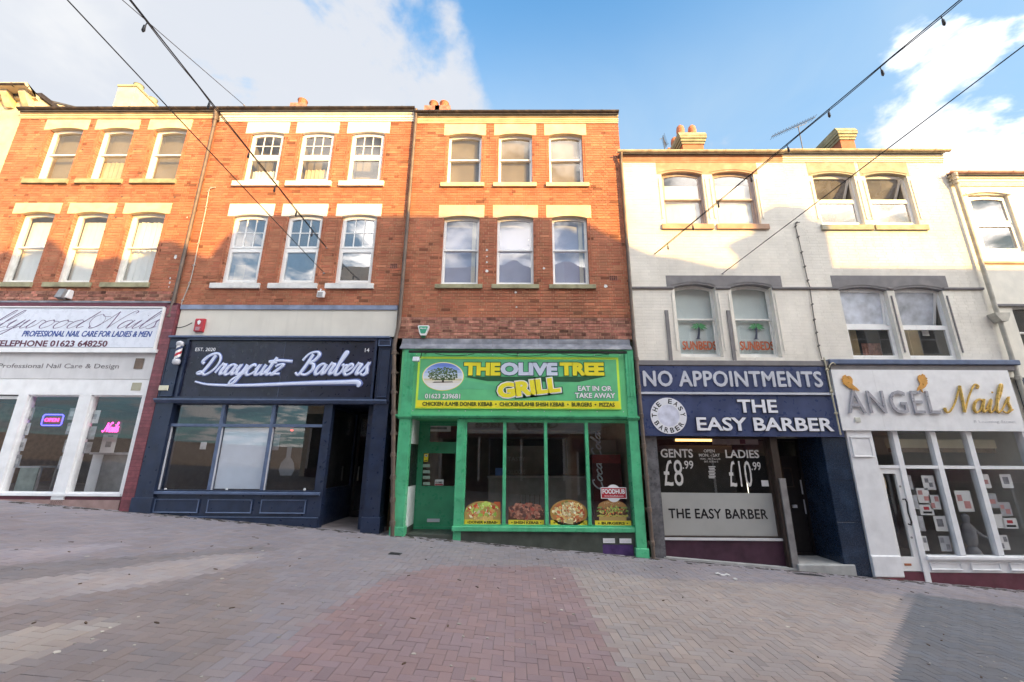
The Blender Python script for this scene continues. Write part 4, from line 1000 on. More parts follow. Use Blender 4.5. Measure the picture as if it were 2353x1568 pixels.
def panel_moulding(h, x0, x1, z0, z1, y, m, name='panel', em=None):
    p = bx(h, name, m, x0, x1, y, y+.03, z0, z1)
    mb = MB(); w = .022
    mb.xprism([(y, z1-w), (y-.014, z1-w+.004), (y-.018, z1), (y, z1)], x0, x1); mb.xprism([(y, z0), (y-.018, z0+.004), (y-.010, z0+w), (y, z0+w)], x0, x1)
    mb.box(x0, x0+w, y-.012, y, z0+w, z1-w); mb.box(x1-w, x1, y-.012, y, z0+w, z1-w)
    mb.build('moulding', em or m, p); return p
def notice(x0, x1, z0, z1, y, m, label, name='notice', cat='notice', group=None, marks=None, rot=0.0):
    r = thing(name, label, cat, ((x0+x1)/2, y, z0), group)
    bx(r, 'sheet', m, x0, x1, y, y+.003, z0, z1)
    for k, (a, b, c, d, mm) in enumerate(marks or []):
        w, hh = x1-x0, z1-z0; bx(r, 'print', mm, x0+a*w, x0+b*w, y-.002, y-.0003, z0+c*hh, z0+d*hh)
    return r
def lines_marks(n, m, a=.15, b=.85, c=.2, d=.8, t=.05):
    return [(a, a+(b-a)*random.uniform(.6, 1), c+(d-c)*i/max(1, n-1), c+(d-c)*i/max(1, n-1)+t, m) for i in range(n)]
# ---------------------------------------------------------------- shop A : nail salon (left edge)
Yb = -.14
xr = X_(367, 755, Yb); xw = XB01-.8          # sign right edge
zt_, zb_ = Z_(190, 705, Yb), Z_(190, 802.5, Yb)
sg = thing('shop_sign', 'white illuminated-box sign reading ollywood Nails with a telephone number over the left nail salon', 'shop sign', ((xw+xr)/2, Yb, zb_))
bx(sg, 'board', M['sign_white'], xw, xr-.03, Yb, 0.0, zb_+.03, zt_-.03)
fr = MB(); frame_ring(fr, xw, xr, zb_, zt_, .03, Yb-.02, .0); fr.build('sign_frame', M['white_paint'], sg)
ed = MB(); frame_ring(ed, xw+.03, xr-.03, zb_+.03, zt_-.03, .009, Yb-.012, Yb-.001); ed.build('dark_edge_line', M['navy'], sg)
purple_l = mat('purple_letters', (.12, .055, .16), .4, .05); maroon_l = mat('maroon_letters', (.11, .02, .05), .4, .05); blue_l = mat('blue_letters', (.03, .07, .30), .4, .05)
zbase = Z_(150, 755, Yb); xh_ = (Z_(150, 735, Yb)-zbase)*.98
script('Hollywood', X_(-130, 755, Yb), X_(182, 755, Yb), zbase, xh_, Yb-.003, purple_l, w=.012, contrast=.55, slant=1.1, parent=sg, n=5)
script('Nails', X_(212, 755, Yb), X_(352, 755, Yb), zbase, xh_, Yb-.003, purple_l, w=.012, contrast=.55, slant=1.1, parent=sg, n=5)
script('o', X_(196, 750, Yb), X_(240, 750, Yb), zbase+.02, xh_*1.6, Yb-.003, purple_l, w=.006, contrast=.3, slant=.4, parent=sg, n=5)
text('PROFESSIONAL NAIL CARE FOR LADIES & MEN', X_(52, 768, Yb), X_(349, 768, Yb), Z_(200, 774, Yb), Z_(200, 761, Yb), Yb-.001, blue_l, parent=sg, bold=.0, fat=.004, shear=.25)
text('TELEPHONE 01623 648250', X_(-14, 790, Yb), X_(247, 790, Yb), Z_(120, 797, Yb), Z_(120, 782.5, Yb), Yb-.001, maroon_l, parent=sg, bold=.022)
bx(hA, 'fascia_trim', M['maroon'], xw, X_(392, 755, -.12), -.10, .009, zt_, Z_(250, 696, -.1))
bx(hA, 'lead_flashing', M['lead'], xw, XB12-.05, -.11, .009, Z_(250, 696, -.1), Z_(250, 692, -.1))
z813, z871, z908 = Z_(150, 812, -.06), Z_(150, 871, -.06), Z_(150, 908, -.02)
bx(hA, 'fascia_ledge', M['white_paint'], xw, X_(360, 808, Yb), -.16, .009, z813, zb_)
s2 = thing('shop_sign', 'off-white wooden fascia with faded lettering Professional Nail Care & Design below the telephone sign', 'shop sign', (XB01, -.06, z871))
bx(s2, 'board', M['offwhite'], xw, X_(352, 840, -.06), -.06, .009, z871+.002, z813-.002)
grey_l = mat('faded_grey_letters', (.20, .18, .19), .6, .2)
text('Professional Nail Care & Design', X_(-4, 845, -.06), X_(273, 845, -.06), Z_(150, 850, -.06), Z_(150, 836, -.06), -.061, grey_l, parent=s2)
r_ = X_(343, 880, -.04)
bx(hA, 'window_head', M['white_paint'], xw, r_, -.05, .009, z908, z871-.002)
notice(X_(311, 834, -.06), X_(331, 834, -.06), Z_(320, 848, -.06), Z_(320, 824, -.06), -.075, M['pipe'], 'small dark square vent panel at the right of the faded nail care fascia', 'vent_panel', 'vent')
notice(X_(304, 888, -.04), X_(326, 888, -.04), Z_(315, 898, -.04), Z_(315, 880, -.04), -.058, mat('beige_plate', (.42, .40, .30), .6, .05), 'beige square plate on the white window head of the left salon', 'wall_plate', 'plate')
# salon windows
Yg = .03
zs0 = Z_(150, 1134, 0); zw = z908
l1, l2 = X_(57, 1020, 0)-.02, X_(300, 1020, 0)
for a, b in ((X_(24, 1020, 0), X_(162, 1020, 0)), (X_(178+5, 1020, 0), X_(300, 1020, 0))): pass
xg = [X_(36, 1020, 0), X_(157, 1020, 0), X_(185, 1020, 0), X_(305, 1020, 0)]
bx(hA, 'sill', M['white_paint'], xw, xg[3]+.05, -.07, .12, zs0-.05, zs0)
for i, (a, b) in enumerate(((xg[0], xg[1]), (xg[2], xg[3]))):
    mb = MB(); frame_ring(mb, a, b, zs0, zw, .03, .0, .10); w = mb.build('shop_window', M['white_paint'], hA)
    quad(a+.03, b-.03, zs0+.03, zw-.03, .05).build('pane', M['glass_shop'], w)
bx(hA, 'mullion', M['white_paint'], xg[1], xg[2], -.05, .14, g(-9)-.05, zw, bev=.012)
bx(hA, 'mullion', M['white_paint'], xg[0]-.22, xg[0], -.05, .14, zs0, zw)
dm = MB(); frame_ring(dm, xw, xg[0]-.22, g(-11), zw-.02, .07, .02, .08, wb=.2); dd = dm.build('door', M['white_paint'], hA); quad(xw+.07, xg[0]-.29, g(-11)+.2, zw-.09, .05).build('pane', M['glass_shop'], dd)
bx(hA, 'stall_riser', M['maroon'], xw, xg[3]+.08, -.02, .20, -.1, zs0-.051)
bx(hA, 'plinth', mat('pinkish_render_plinth', (.36, .24, .22), .85, .1, 5, .3), xw, xg[3]+.06, -.05, -.0201, -.1, g(-9.5)+.11)
x0, x1 = X_(242, 1164, 0), X_(275, 1164, 0); bx(hA, 'air_vent', M['black'], x0, x1, -.025, -.0199, Z_(258, 1169), Z_(258, 1159))
# maroon glazed brick pilaster
b = X_(376, 850, -.10)-.005; a = b-.26
bx(hA, 'window_post', M['white_paint'], xg[3]+.001, a-.001, -.05, .12, zs0-.05, zw)
pl = MB(); pl.box(a, b, -.10, .12, g(a)-.2, Z_(390, 697, -.1)); po = pl.build('pilaster', M['maroon'], hA)
tb = MB(); z = g(b); t_ = .075
while z < Z_(390, 700, -.1)-.08:
    tb.box(a+.006, b-.006, -.106, -.0995, z+.004, z+t_-.004, (lambda k: (k, k, k))(random.uniform(.8, 1.15)))
    tb.box(b, b+.006, -.094, .1, z+.004, z+t_-.004, (lambda k: (k, k, k))(random.uniform(.8, 1.15))); z += t_
tb.build('glazed_brick', M['maroon_tile'], po, kind='stuff')
bx(hA, 'pilaster', M['maroon'], X_(392, 720, -.1), b, -.095, .009, Z_(390, 815, -.1), Z_(390, 697, -.1)-.001) if False else None
shop_room(hA, xw+.02, a-.02, g(-8.8)+.05, zw+.02, .15, 3.6, M['dark'])
# things in the salon windows
def neon(label, x0, x1, z0, z1, y, word, m1, ring=None, scr=False):
    r = thing('neon_sign', label, 'neon sign', ((x0+x1)/2, y, z0))
    bx(r, 'backing', M['black'], x0-.02, x1+.02, y+.02, y+.03, z0-.02, z1+.02)
    if ring:
        c = .03; P = [(x0+c, z0), (x1-c, z0), (x1, z0+c), (x1, z1-c), (x1-c, z1), (x0+c, z1), (x0, z1-c), (x0, z0+c), (x0+c, z0)]
        MB().tube([(p, y, q) for p, q in P], .013, 6).build('tube_ring', ring, r)
        text(word, x0+.07, x1-.07, z0+.08, z1-.08, y-.005, m1, parent=r, depth=.02, bold=.02)
    else: script(word, x0+.03, x1-.03, z0+.03, (z1-z0)*.42, y, m1, w=.011, slant=.5, parent=r, squash=1, name='tube')
    return r
zz = Z_(120, 978, .25)
neon('glowing neon OPEN sign in blue ring in the first salon window', X_(97, 967, .25), X_(143, 967, .25), zz, Z_(120, 953, .25), .25, 'OPEN', M['neon_red'], M['neon_blue'])
neon('glowing pink neon script sign reading Nails in the second salon window', X_(236, 984, .25), X_(275, 984, .25), Z_(255, 996, .25), Z_(255, 971, .25), .25, 'Nails', M['neon_pink'])
gp = mat('dim_grey_poster', (.22, .22, .24), .6, .2, 8); gp2 = mat('light_grey_card', (.42, .42, .44), .6, .1, 8)
def pxnotice(l, r, t, b, Y, m, label, **k): return notice(X_(l, (t+b)/2, Y), X_(r, (t+b)/2, Y), Z_((l+r)/2, b, Y), Z_((l+r)/2, t, Y), Y, m, label, **k)
for i, (l, r, t, b, m) in enumerate(((53, 77, 937, 965, gp), (46, 68, 972, 1000, gp2), (36, 58, 1008, 1037, gp2), (24, 47, 1045, 1075, gp), (158, 172, 938, 965, gp), (153, 165, 972, 998, gp), (146, 158, 1010, 1040, gp), (134, 144, 1048, 1078, gp))):
    pxnotice(l, r, t, b, .07, m, 'grey nail poster at the %s edge of the first salon window, %s of four' % (('left' if i < 4 else 'right'), ('topmost', 'second', 'third', 'lowest')[i % 4]), name='poster', cat='poster', group='nail posters on the first salon window', marks=[(.2, .8, .3, .7, gp2 if m is gp else gp)])
for i, (l, r, t, b, m) in enumerate(((205, 228, 943, 973, gp2), (195, 219, 980, 1010, gp), (188, 210, 1016, 1042, gp))):
    pxnotice(l, r, t, b, .07, m, 'grey nail poster in the window with pink neon, %s of three down' % ('topmost', 'middle', 'lowest')[i], name='poster', cat='poster', group='nail posters on the second salon window', marks=[(.25, .75, .3, .7, gp)])
pxnotice(233, 266, 998, 1041, .45, M['paper'], 'white framed card with dark oval standing on the salon counter under the pink neon', name='framed_card', cat='card', marks=[(.3, .7, .3, .6, gp), (.35, .7, .86, .92, gp)])
# salon counter and cabinet
cx0, cx1 = X_(205, 1080, .6), X_(292, 1080, .6); zf = g(-8.8)+.05; zt2 = Z_(250, 1045, .6)
ct = thing('counter', 'grey glass-fronted counter with pale top behind the second salon window', 'counter', ((cx0+cx1)/2, .8, zf))
bx(ct, 'counter_top', gp2, cx0-.05, cx1+.05, .55, 1.0, zt2, zt2+.05); bx(ct, 'counter_body', mat('grey_laminate', (.20, .20, .20), .5), cx0+.25, cx1, .6, .95, zf, zt2); bx(ct, 'side_panel', M['white_paint'], cx0, cx0+.24, .6, .95, zf, zt2)
tb_ = thing('manicure_table', 'pale manicure desk with a dark round pad deep inside the first salon window', 'table', (X_(85, 1090, 1.0), 1.0, zf))
x0, x1 = X_(60, 1080, 1.0), X_(112, 1080, 1.0); zz = Z_(85, 1075, 1.0)
bx(tb_, 'table_top', gp2, x0, x1, .8, 1.3, zz, zz+.04)
for s, t in ((x0+.03, .85), (x1-.07, .85), (x0+.03, 1.2), (x1-.07, 1.2)): bx(tb_, 'leg', gp2, s, s+.04, t, t+.04, zf, zz)
bx(tb_, 'front_panel', mat('pale_green_laminate', (.25, .30, .28), .5), x0+.05, x1-.05, .82, .84, zf+.2, zz)
# ---------------------------------------------------------------- shop B : navy barber
Yb = -.12
bx(hB, 'lead_band', M['lead_blue'], X_(414, 705, -.06), XB23-.06, -.05, .009, Z_(660, 711, -.06), Z_(660, 701, -.06))
bx(hB, 'render_panel', M['cream_render'], X_(410, 740, -.02), XB23-.06, -.02, .009, Z_(660, 773, -.02), Z_(660, 711, -.05))
xl, xr = X_(376, 850, -.10), XB23-.14
z782, z913 = Z_(660, 776, Yb), Z_(660, 918, Yb)
bx(hB, 'fascia_cornice', M['navy_edge'], xl, xr, -.18, .009, z782-.02, z782+.03, bev=.01)
ss = thing('shop_sign', 'navy shop sign with white script Draycutz Barbers and a long white swoosh', 'shop sign', ((xl+xr)/2, Yb, z913))
sx0, sx1 = X_(418, 848, Yb), X_(862, 848, Yb)
bx(ss, 'board', M['navy_sign'], sx0+.004, sx1-.004, Yb+.02, .009, z913+.004, z782-.024)
mb = MB(); frame_ring(mb, sx0, sx1, z913+.002, z782-.022, .05, Yb-.03, Yb+.019); mb.build('sign_frame', M['navy'], ss)
bx(ss, 'board_joint', M['navy_edge'], X_(646, 848, Yb)-.002, X_(646, 848, Yb)+.002, Yb+.018, Yb+.0199, z913+.06, z782-.08)
lw = mat('white_blue_script_letters', (.70, .76, .95), .35, .02); halo = mat('blue_letter_outline', (.12, .17, .42), .4, .05)
zb_ = Z_(560, 862, Yb); xh = (Z_(560, 838, Yb)-zb_); zsl = (Z_(830, 860, Yb)-Z_(445, 866, Yb))/(X_(830, 860, Yb)-X_(445, 866, Yb))*0
for dm_, w_, yy in ((halo, .058, Yb+.012), (lw, .036, Yb-.004)):
    script('Draycutz', X_(450, 862, Yb), X_(640, 862, Yb), zb_, xh, yy, dm_, w=w_, contrast=.35, slant=.75, parent=ss, n=8)
    script('Barbers', X_(680, 862, Yb), X_(842, 862, Yb), zb_+.01, xh*1.05, yy, dm_, w=w_, contrast=.35, slant=.75, parent=ss, n=8)
    MB().tube([(x, yy, z) for x, z in curvept([at(618, 832, Yb), at(640, 829, Yb), at(672, 831, Yb)], 4)], w_*.8, 8, squash=.35).build('lettering', dm_, ss, smooth=True)
    pts = [at(448, 877, Yb), at(480, 884, Yb), at(560, 886, Yb), at(700, 881, Yb), at(790, 879, Yb), at(822, 879, Yb), at(822, 890, Yb)]
    pp = curvept([(x, z) for x, z in pts], 6); nn_ = len(pp)
    MB().tube([(x, yy, z) for x, z in pp], [(.016+.05*(i/nn_)**1.2 if i < nn_*.85 else .066*(1-(i-nn_*.85)/(nn_*.16))+.004)*(w_/.038) for i in range(nn_)], 8, squash=.2).build('swoosh', dm_, ss, smooth=True)
text('EST. 2020', X_(448, 803, Yb), X_(494, 803, Yb), Z_(470, 807, Yb), Z_(470, 799, Yb), Yb+.017, M['letter_white'], parent=ss, bold=.004)
text('14', X_(838, 805, Yb), X_(848, 805, Yb), Z_(843, 809, Yb), Z_(843, 800, Yb), Yb+.017, M['letter_white'], parent=ss, bold=.004)
# pilasters
def pilaster(h, x0, x1, ztop, zmid, zfoot, m, y=-.10, em=None, plinth=.30, cap=True):
    gz_ = g((x0+x1)/2)-.12
    a = bx(h, 'pilaster', m, x0, x1, y, .2, gz_, ztop)
    if plinth: bx(h, 'pilaster_plinth', m, x0-.03, x1+.03, y-.03, .2, gz_, g((x0+x1)/2)+plinth, bev=.012)
    if cap: MB().xprism([(y, zmid-.03), (y-.02, zmid-.02), (y-.05, zmid+.02), (y-.05, zmid+.04), (y, zmid+.045)], x0-.03, x1+.03).build('moulding', em or m, a)
    return a
pb1 = pilaster(hB, xl, X_(415, 850, -.1), z782-.021, z913-.05, 0, M['navy'])
pb2 = pilaster(hB, X_(866, 850, -.1), xr+.08, z782-.021, z913-.05, 0, M['navy'])
panel_moulding(hB, X_(868, 797, -.1)+.02, xr+.03, z782-.20, z782-.05, -.13, M['navy'], em=M['navy_edge']); panel_moulding(hB, X_(868, 860, -.1)+.03, xr+.03, z913+.05, z782-.25, -.13, M['navy'])
panel_moulding(hB, xl+.04, X_(413, 860, -.1)-.04, z913+.05, z782-.25, -.13, M['navy'])
MB().xprism([(.009, z913-.09), (-.12, z913-.09), (-.20, z913-.03), (-.20, z913), (.009, z913)], xl, xr+.04).build('fascia_cornice', M['navy_edge'], hB)
# window
x0w, x1w = X_(369+8, 1050, 0)-.10, X_(733, 1050, 0)
zw1, ztr, zsi = Z_(560, 926, 0), Z_(560, 978, 0), Z_(560, 1130, 0)
mb = MB(); frame_ring(mb, x0w, x1w+.10, zsi, zw1, .10, -.03, .08, wb=.03, wt=.05); wn = mb.build('shop_window', M['navy'], hB)
bx(wn, 'transom', M['navy_edge'], x0w+.1, x1w, -.035, .07, ztr-.03, ztr+.03)
pw = (x1w-x0w-.1)/3
for i in range(3):
    a = x0w+.1+pw*i; b = a+pw
    if i: bx(wn, 'mullion', M['navy_edge'], a-.035, a+.035, -.036, .068, zsi+.03, zw1-.05)
    for (c, d) in ((zsi+.03, ztr-.03), (ztr+.03, zw1-.05)):
        quad(a+.03, b-.03, c, d, .02).build('pane', M['glass_shop'], wn)
    bx(wn, 'bead', M['letter_silver'], a+.032, a+.046, -.02, .018, zsi+.03, ztr-.03)
bx(hB, 'corner_post', M['navy'], x1w+.101, X_(740, 1050, 0)+.12, -.04, .10, g(-4)-.05, zw1+.02)
bx(hB, 'sill', M['navy_edge'], x0w-.05, x1w+.14, -.10, .05, zsi-.06, zsi, bev=.012)
bx(hB, 'stall_riser', M['navy'], x0w-.02, x1w+.12, -.03, .12, g(-4)-.2, zsi-.061)
zp0, zp1 = Z_(560, 1180, -.05), Z_(560, 1148, -.05)
for i in range(3):
    a = x0w+.15+pw*i; panel_moulding(hB, a, a+pw*.84, zp0, zp1, -.055, M['navy'], em=M['navy_edge'])
zpl = Z_(560, 1190, -.06); bx(hB, 'plinth', M['navy'], x0w-.04, x1w+.16, -.07, -.031, g(-8)-.6, zpl, bev=.012)
bx(hB, 'plinth_cap', M['navy_edge'], x0w-.04, x1w+.16, -.08, -.03, zpl+.001, zpl+.016)
# porch
xe0, xe1 = x1w+.13, X_(836, 1100, .3)
zfl = Z_(780, 1232, 0)
bx(hB, 'porch_wall', M['navy'], xe1, X_(868, 1050, -.1), .2, 1.9, g(-3)-.1, zw1+.1)
sd = MB(); frame_ring(sd, 0, 1, 0, 1, .06, 0, .05); 
sw_ = MB(); sw_.box(x1w+.03, x1w+.10, .10, 1.85, zsi-.02, zsi+.05); sw_.box(x1w+.03, x1w+.10, .10, 1.85, zw1-.08, zw1); sw_.box(x1w+.03, x1w+.10, 1.75, 1.85, zsi+.05, zw1-.08)
so_ = sw_.build('side_window', M['navy'], hB); MB().add([(x1w+.06, .1, zsi+.05), (x1w+.06, 1.75, zsi+.05), (x1w+.06, 1.75, zw1-.08), (x1w+.06, .1, zw1-.08)], [(0, 1, 2, 3)]).build('pane', M['glass_shop'], so_)
bx(hB, 'porch_wall', M['navy'], x1w+.02, x1w+.11, .10, 1.85, g(-4), zsi-.021)
mb = MB(); frame_ring(mb, xe0, xe1, zfl+.08, zw1-.05, .07, 1.80, 1.86, wb=.22); dr = mb.build('door', M['door_black'], hB); quad(xe0+.07, xe1-.07, zfl+.30, zw1-.12, 1.83).build('pane', M['glass_shop'], dr)
bx(dr, 'handle', M['metal'], xe0+.12, xe0+.15, 1.74, 1.78, zfl+1.0, zfl+1.35); bx(dr, 'letter_plate', M['metal'], xe1-.36, xe1-.12, 1.785, 1.799, zfl+.62, zfl+.70)
bx(hB, 'porch_ceiling', M['navy'], x1w+.05, xe1+.1, .05, 1.9, zw1+.0, zw1+.05)
fl = MB()
for j in range(6):
    for i in range(5):
        a = xe0-.02+(xe1-xe0)*i/5; b = xe0-.02+(xe1-xe0)*(i+1)/5; k = random.uniform(.8, 1.1); fl.box(a+.003, b-.003, -.02+j*.31, .285+j*.31, zfl-.25, zfl, (k, k*.99, k*.97))
fl_o = None
for j in range(6):
    for i in range(5):
        a = xe0-.02+(xe1-xe0)*i/5; b = xe0-.02+(xe1-xe0)*(i+1)/5; k = random.uniform(.8, 1.1)
        o_ = MB().box(a+.003, b-.003, -.02+j*.31, .285+j*.31, zfl-.04, zfl, (k, k*.99, k*.97)).build('floor_tile', M['floor_tile'], hB)
bx(hB, 'threshold', M['concrete'], xe0-.02, xe1, -.03, 1.8, zfl-.35, zfl-.0405)
shop_room(hB, xl+.1, x1w+.055, g(-6)+.1, zw1+.1, .10, 3.4, M['dark'])
shop_room(hB, x1w+.12, xe1+.3, zfl-.02, zw1+.1, 1.87, 3.6, M['dark'])
# in the barber window
ym = .05
notice(x0w+.1+pw+.06, x0w+.1+2*pw-.045, zsi+.05, ztr-.05, .045, mat('pale_blue_white_board', (.58, .64, .74), .5, .02), 'tall blank pale board filling the middle pane of the navy barber window', 'window_board', 'board')
for i, (l, r, t, b) in enumerate(((548, 562, 1016, 1033),)): pxnotice(l-88, r-88, t, b, .04, gp2, 'small pale notice near the top of the left barber pane')
fl_ = MB(); cxf, czf = at(661, 1062, .045); sc_ = Z_(661, 1000, .045)-czf
fl_.prism([(cxf-.05, czf+sc_*.55), (cxf+.05, czf+sc_*.55), (cxf+.05, czf+.10), (cxf+.14, czf-.02), (cxf+.17, czf-.16), (cxf+.12, czf-.28), (cxf-.12, czf-.28), (cxf-.17, czf-.16), (cxf-.14, czf-.02), (cxf-.05, czf+.10)], .042, .045)
tag(fl_.build('window_sticker', mat('grey_frosted_vinyl', (.09, .10, .115), .5, .1), None), 'grey frosted flask-shaped sticker on the right pane of the barber window', 'sticker')
notice(X_(617, 1010, .05), X_(643, 1010, .05), Z_(630, 1035, .05), Z_(630, 998, .05), .05, mat('dim_blue_grey_card', (.09, .10, .13), .5), 'dim blue grey card in the right pane left of the flask sticker')
lr = MB().lathe([(.015, Z_(671, 989, .15)-.015), (.03, Z_(671, 989, .15)), (.015, Z_(671, 989, .15)+.015)], X_(671, 987, .15), .15, 10)
tag(lr.build('indicator_lamp', mat('red_led', (.9, .02, .02), .4, 0, 4, emit=(1, .03, .02), estr=.9), None), 'small red glowing light at the top of the right barber pane', 'lamp')
for i, (x_, z__) in enumerate(((379, 1125), (520, 1125), (699, 1125))):
    cx_, cz_ = at(x_, z__, -.0); tag(MB().disc(cx_, cz_, .028, .028, .012, .018, 14).build('round_sticker', M['white'], None), 'round white sticker at the bottom %s corner of the barber window' % ('left', 'middle', 'right')[i], 'sticker', 'round white window stickers')
# barber pole
bpx, bpz0, bpz1 = X_(410, 810, -.24), Z_(406, 838, -.24), Z_(413, 784, -.24); hh = bpz1-bpz0
bp = thing('barber_pole', 'red, white and blue striped barber pole on the left pilaster of the navy shop', 'barber pole', (bpx, -.24, bpz0))
MB().lathe([(.05, bpz0), (.075, bpz0+.03), (.075, bpz0+.10), (.06, bpz0+.12)], bpx, -.24, 18).build('cap', M['letter_silver'], bp, smooth=True)
MB().lathe([(.06, bpz1-.12), (.075, bpz1-.10), (.075, bpz1-.04), (.05, bpz1-.015), (.02, bpz1)], bpx, -.24, 18).build('cap', M['letter_silver'], bp, smooth=True)
for ci_, (mm, ph) in enumerate(((M['white'], 0), (M['red'], 1), (M['white'], 2), (M['blue_sign'], 3))):
    s = MB(); n = 24; H0, H1 = bpz0+.12, bpz1-.12; r_c = .058; K = 20
    for k in range(K):
        for j in range(12):
            a0 = 2*math.pi*(k/K*1.2+(ph+j/12*1.0)/4); 
            def P(u, v): q = 2*math.pi*(v*1.2+(ph+u)/4); return (bpx+r_c*math.cos(q), -.24+r_c*math.sin(q), H0+(H1-H0)*v)
            if j < 6: s.add([P(j/6, k/K), P((j+1)/6, k/K), P((j+1)/6, (k+1)/K), P(j/6, (k+1)/K)], [(0, 1, 2, 3)])
    s.build('stripe', mm, bp)
bx(bp, 'bracket', M['navy'], bpx-.02, bpx+.02, -.2, -.10, bpz0+.05, bpz0+.09); bx(bp, 'bracket', M['navy'], bpx-.02, bpx+.02, -.2, -.10, bpz1-.09, bpz1-.05)
pl_ = at(377, 892, -.13); tag(bx(None, 'wall_plate', mat('cream_plate', (.70, .68, .52), .5, .04), pl_[0]-.10, pl_[0]+.10, -.155, -.131, pl_[1]-.055, pl_[1]+.055, bev=.006), 'small cream blank plate on the left pilaster below the barber pole', 'plate')
# ---------------------------------------------------------------- shop C : green grill
zl0, zl1 = Z_(1190, 803, -.14), Z_(1190, 779, -.02)
x0c, x1c = X_(921, 790, -.1), X_(1450, 795, -.1)
ld = MB()
xx = x0c
for i in range(5):
    xe = x0c+(x1c-x0c)*(i+1)/5; j = E_IRR(.006)
    ld.xprism([(.0, zl1), (-.02, zl1-.005), (-.03, zl1-.13), (-.15+j, zl0+.05), (-.17+j, zl0), (-.15, zl0), (.0, zl0)], xx+.004, xe-.0); xx = xe
ld.build('lead_flashing', M['lead'], hC)
Yb = -.15
zsf = Z_(1190, 955, Yb)
bx(hC, 'fascia_board', M['green_light'], x0c+.06, x1c-.06, -.12, .009, zsf, zl0-.001)
MB().xprism([(.009, zsf-.06), (-.13, zsf-.06), (-.18, zsf-.02), (-.18, zsf+.005), (-.12, zsf+.01), (.009, zsf+.01)], x0c-.03, x1c+.03).build('fascia_cornice', M['green'], hC)
gs = thing('shop_sign', 'green and yellow shop sign THE OLIVE TREE GRILL with round tree picture', 'shop sign', (X_(1190, 880, Yb), Yb, Z_(1190, 939, Yb)))
X0, X1, Z0, Z1 = R(957.5, 1424, 821, 940, Yb)
bx(gs, 'border', M['lime'], X0, X1, Yb, -.121, Z0, Z1)
zy = Z_(1190, 921, Yb)
bx(gs, 'board', M['green_light'], X0+.05, X1-.05, Yb-.003, Yb, zy, Z1-.05); bx(gs, 'yellow_strip', M['yellow'], X0+.02, X1-.02, Yb-.0035, Yb, Z0+.02, zy-.002)
# swirling rays behind the lettering
cxr, czr = at(1200, 905, Yb)
for i in range(9):
    a0 = rad(8+i*19); a1 = a0+rad(9); P = []
    for t in (0.25, .6, 1.0): P.append((cxr+t*2.0*math.cos(a0+.18*t), czr+t*2.0*math.sin(a0+.18*t)))
    for t in (1.0, .6, .25): P.append((cxr+t*2.0*math.cos(a1+.18*t), czr+t*2.0*math.sin(a1+.18*t)))
    P2 = [(min(X1-.06, max(X0+.06, x)), min(Z1-.06, max(zy+.01, z))) for x, z in P]
    ar = abs(sum(P2[k][0]*P2[(k+1) % 6][1]-P2[(k+1) % 6][0]*P2[k][1] for k in range(6)))
    if ar > .03: MB().prism(P2, Yb-.0045-.0002*i, Yb-.003).build('swirl_ray', M['midgreen'], gs)
def pxt(s, l, r, t, b, Y, m, outline=None, ow=.012, **k):
    a, c, d, e = X_(l, (t+b)/2, Y), X_(r, (t+b)/2, Y), Z_((l+r)/2, b, Y), Z_((l+r)/2, t, Y)
    dep = k.pop('depth', .005); bo = k.pop('bold', .02)
    if outline: text(s, a-ow, c+ow, d-ow, e+ow, Y, outline, depth=dep*.55, bold=bo+ow*2.2, name='lettering_outline', **k)
    return text(s, a, c, d, e, Y, m, depth=dep, bold=bo, **k)
Yl = Yb-.006
sh = MB(); a = at(1066, 866, Yl); b = at(1389, 866, Yl); c = at(1330, 878, Yl); d = at(1120, 876, Yl)
sh.prism([a, d, c, b], Yl-.001, Yl+.001); sh.build('letter_shadow', M['dkgreen'], gs)
pxt('THE', 1066, 1150, 833.5, 863.5, Yl, M['yellow'], M['dkgreen'], .016, parent=gs, bold=.06, depth=.010)
pxt('OLIVE', 1150, 1281, 833.5, 863.5, Yl, M['pale_blue'], mat('dark_teal_print', (.01, .10, .12), .5), .016, parent=gs, bold=.06, depth=.010)
pxt('TREE', 1286, 1388, 833.5, 863.5, Yl, M['yellow'], M['dkgreen'], .016, parent=gs, bold=.06, depth=.010)
for w_, mm, dp in ((.05, M['dkgreen'], .003), (.024, M['white'], .005), (.0, M['yellow'], .008)):
    a, c, d, e = X_(1143, 890, Yl), X_(1287, 890, Yl), Z_(1215, 909, Yl), Z_(1215, 874, Yl)
    text('GRILL', a-w_, c+w_, d-w_, e+w_, Yl-.004, mm, depth=dp, bold=.055+w_*1.6, rot=rad(6.5), parent=gs, name='lettering' if w_ == 0 else 'lettering_outline')
pxt('01623 239681', 976.5, 1057.5, 905, 916.5, Yl, M['white'], M['dkgreen'], .008, parent=gs, bold=.02)
pxt('EAT IN OR', 1328, 1406, 887, 899, Yl, M['white'], mat('dark_teal_print', (.01, .10, .12), .5), .010, parent=gs, bold=.03)
pxt('TAKE AWAY', 1321, 1414, 903, 915.5, Yl, M['white'], mat('dark_teal_print', (.01, .10, .12), .5), .010, parent=gs, bold=.03)
pxt('CHICKEN /LAMB DONER KEBAB  \u2022  CHICKEN/LAMB SHISH KEBAB  \u2022  BURGERS  \u2022  PIZZAS', 971, 1412, 925, 933.5, Yl, mat('brown_green_print', (.10, .13, .02), .5), parent=gs, bold=0, fat=.0045)
cx, cz = at(1018, 865, Yl); rx = (X_(1066, 865, Yl)-X_(970, 865, Yl))/2; rz = (Z_(1018, 832, Yl)-Z_(1018, 898, Yl))/2
MB().disc(cx, cz, rx, rz, Yl-.001, Yl, 48).build('picture_rim', M['yellow'], gs); MB().disc(cx, cz, rx*.975, rz*.97, Yl-.003, Yl-.001, 48).build('picture_rim', M['white'], gs)
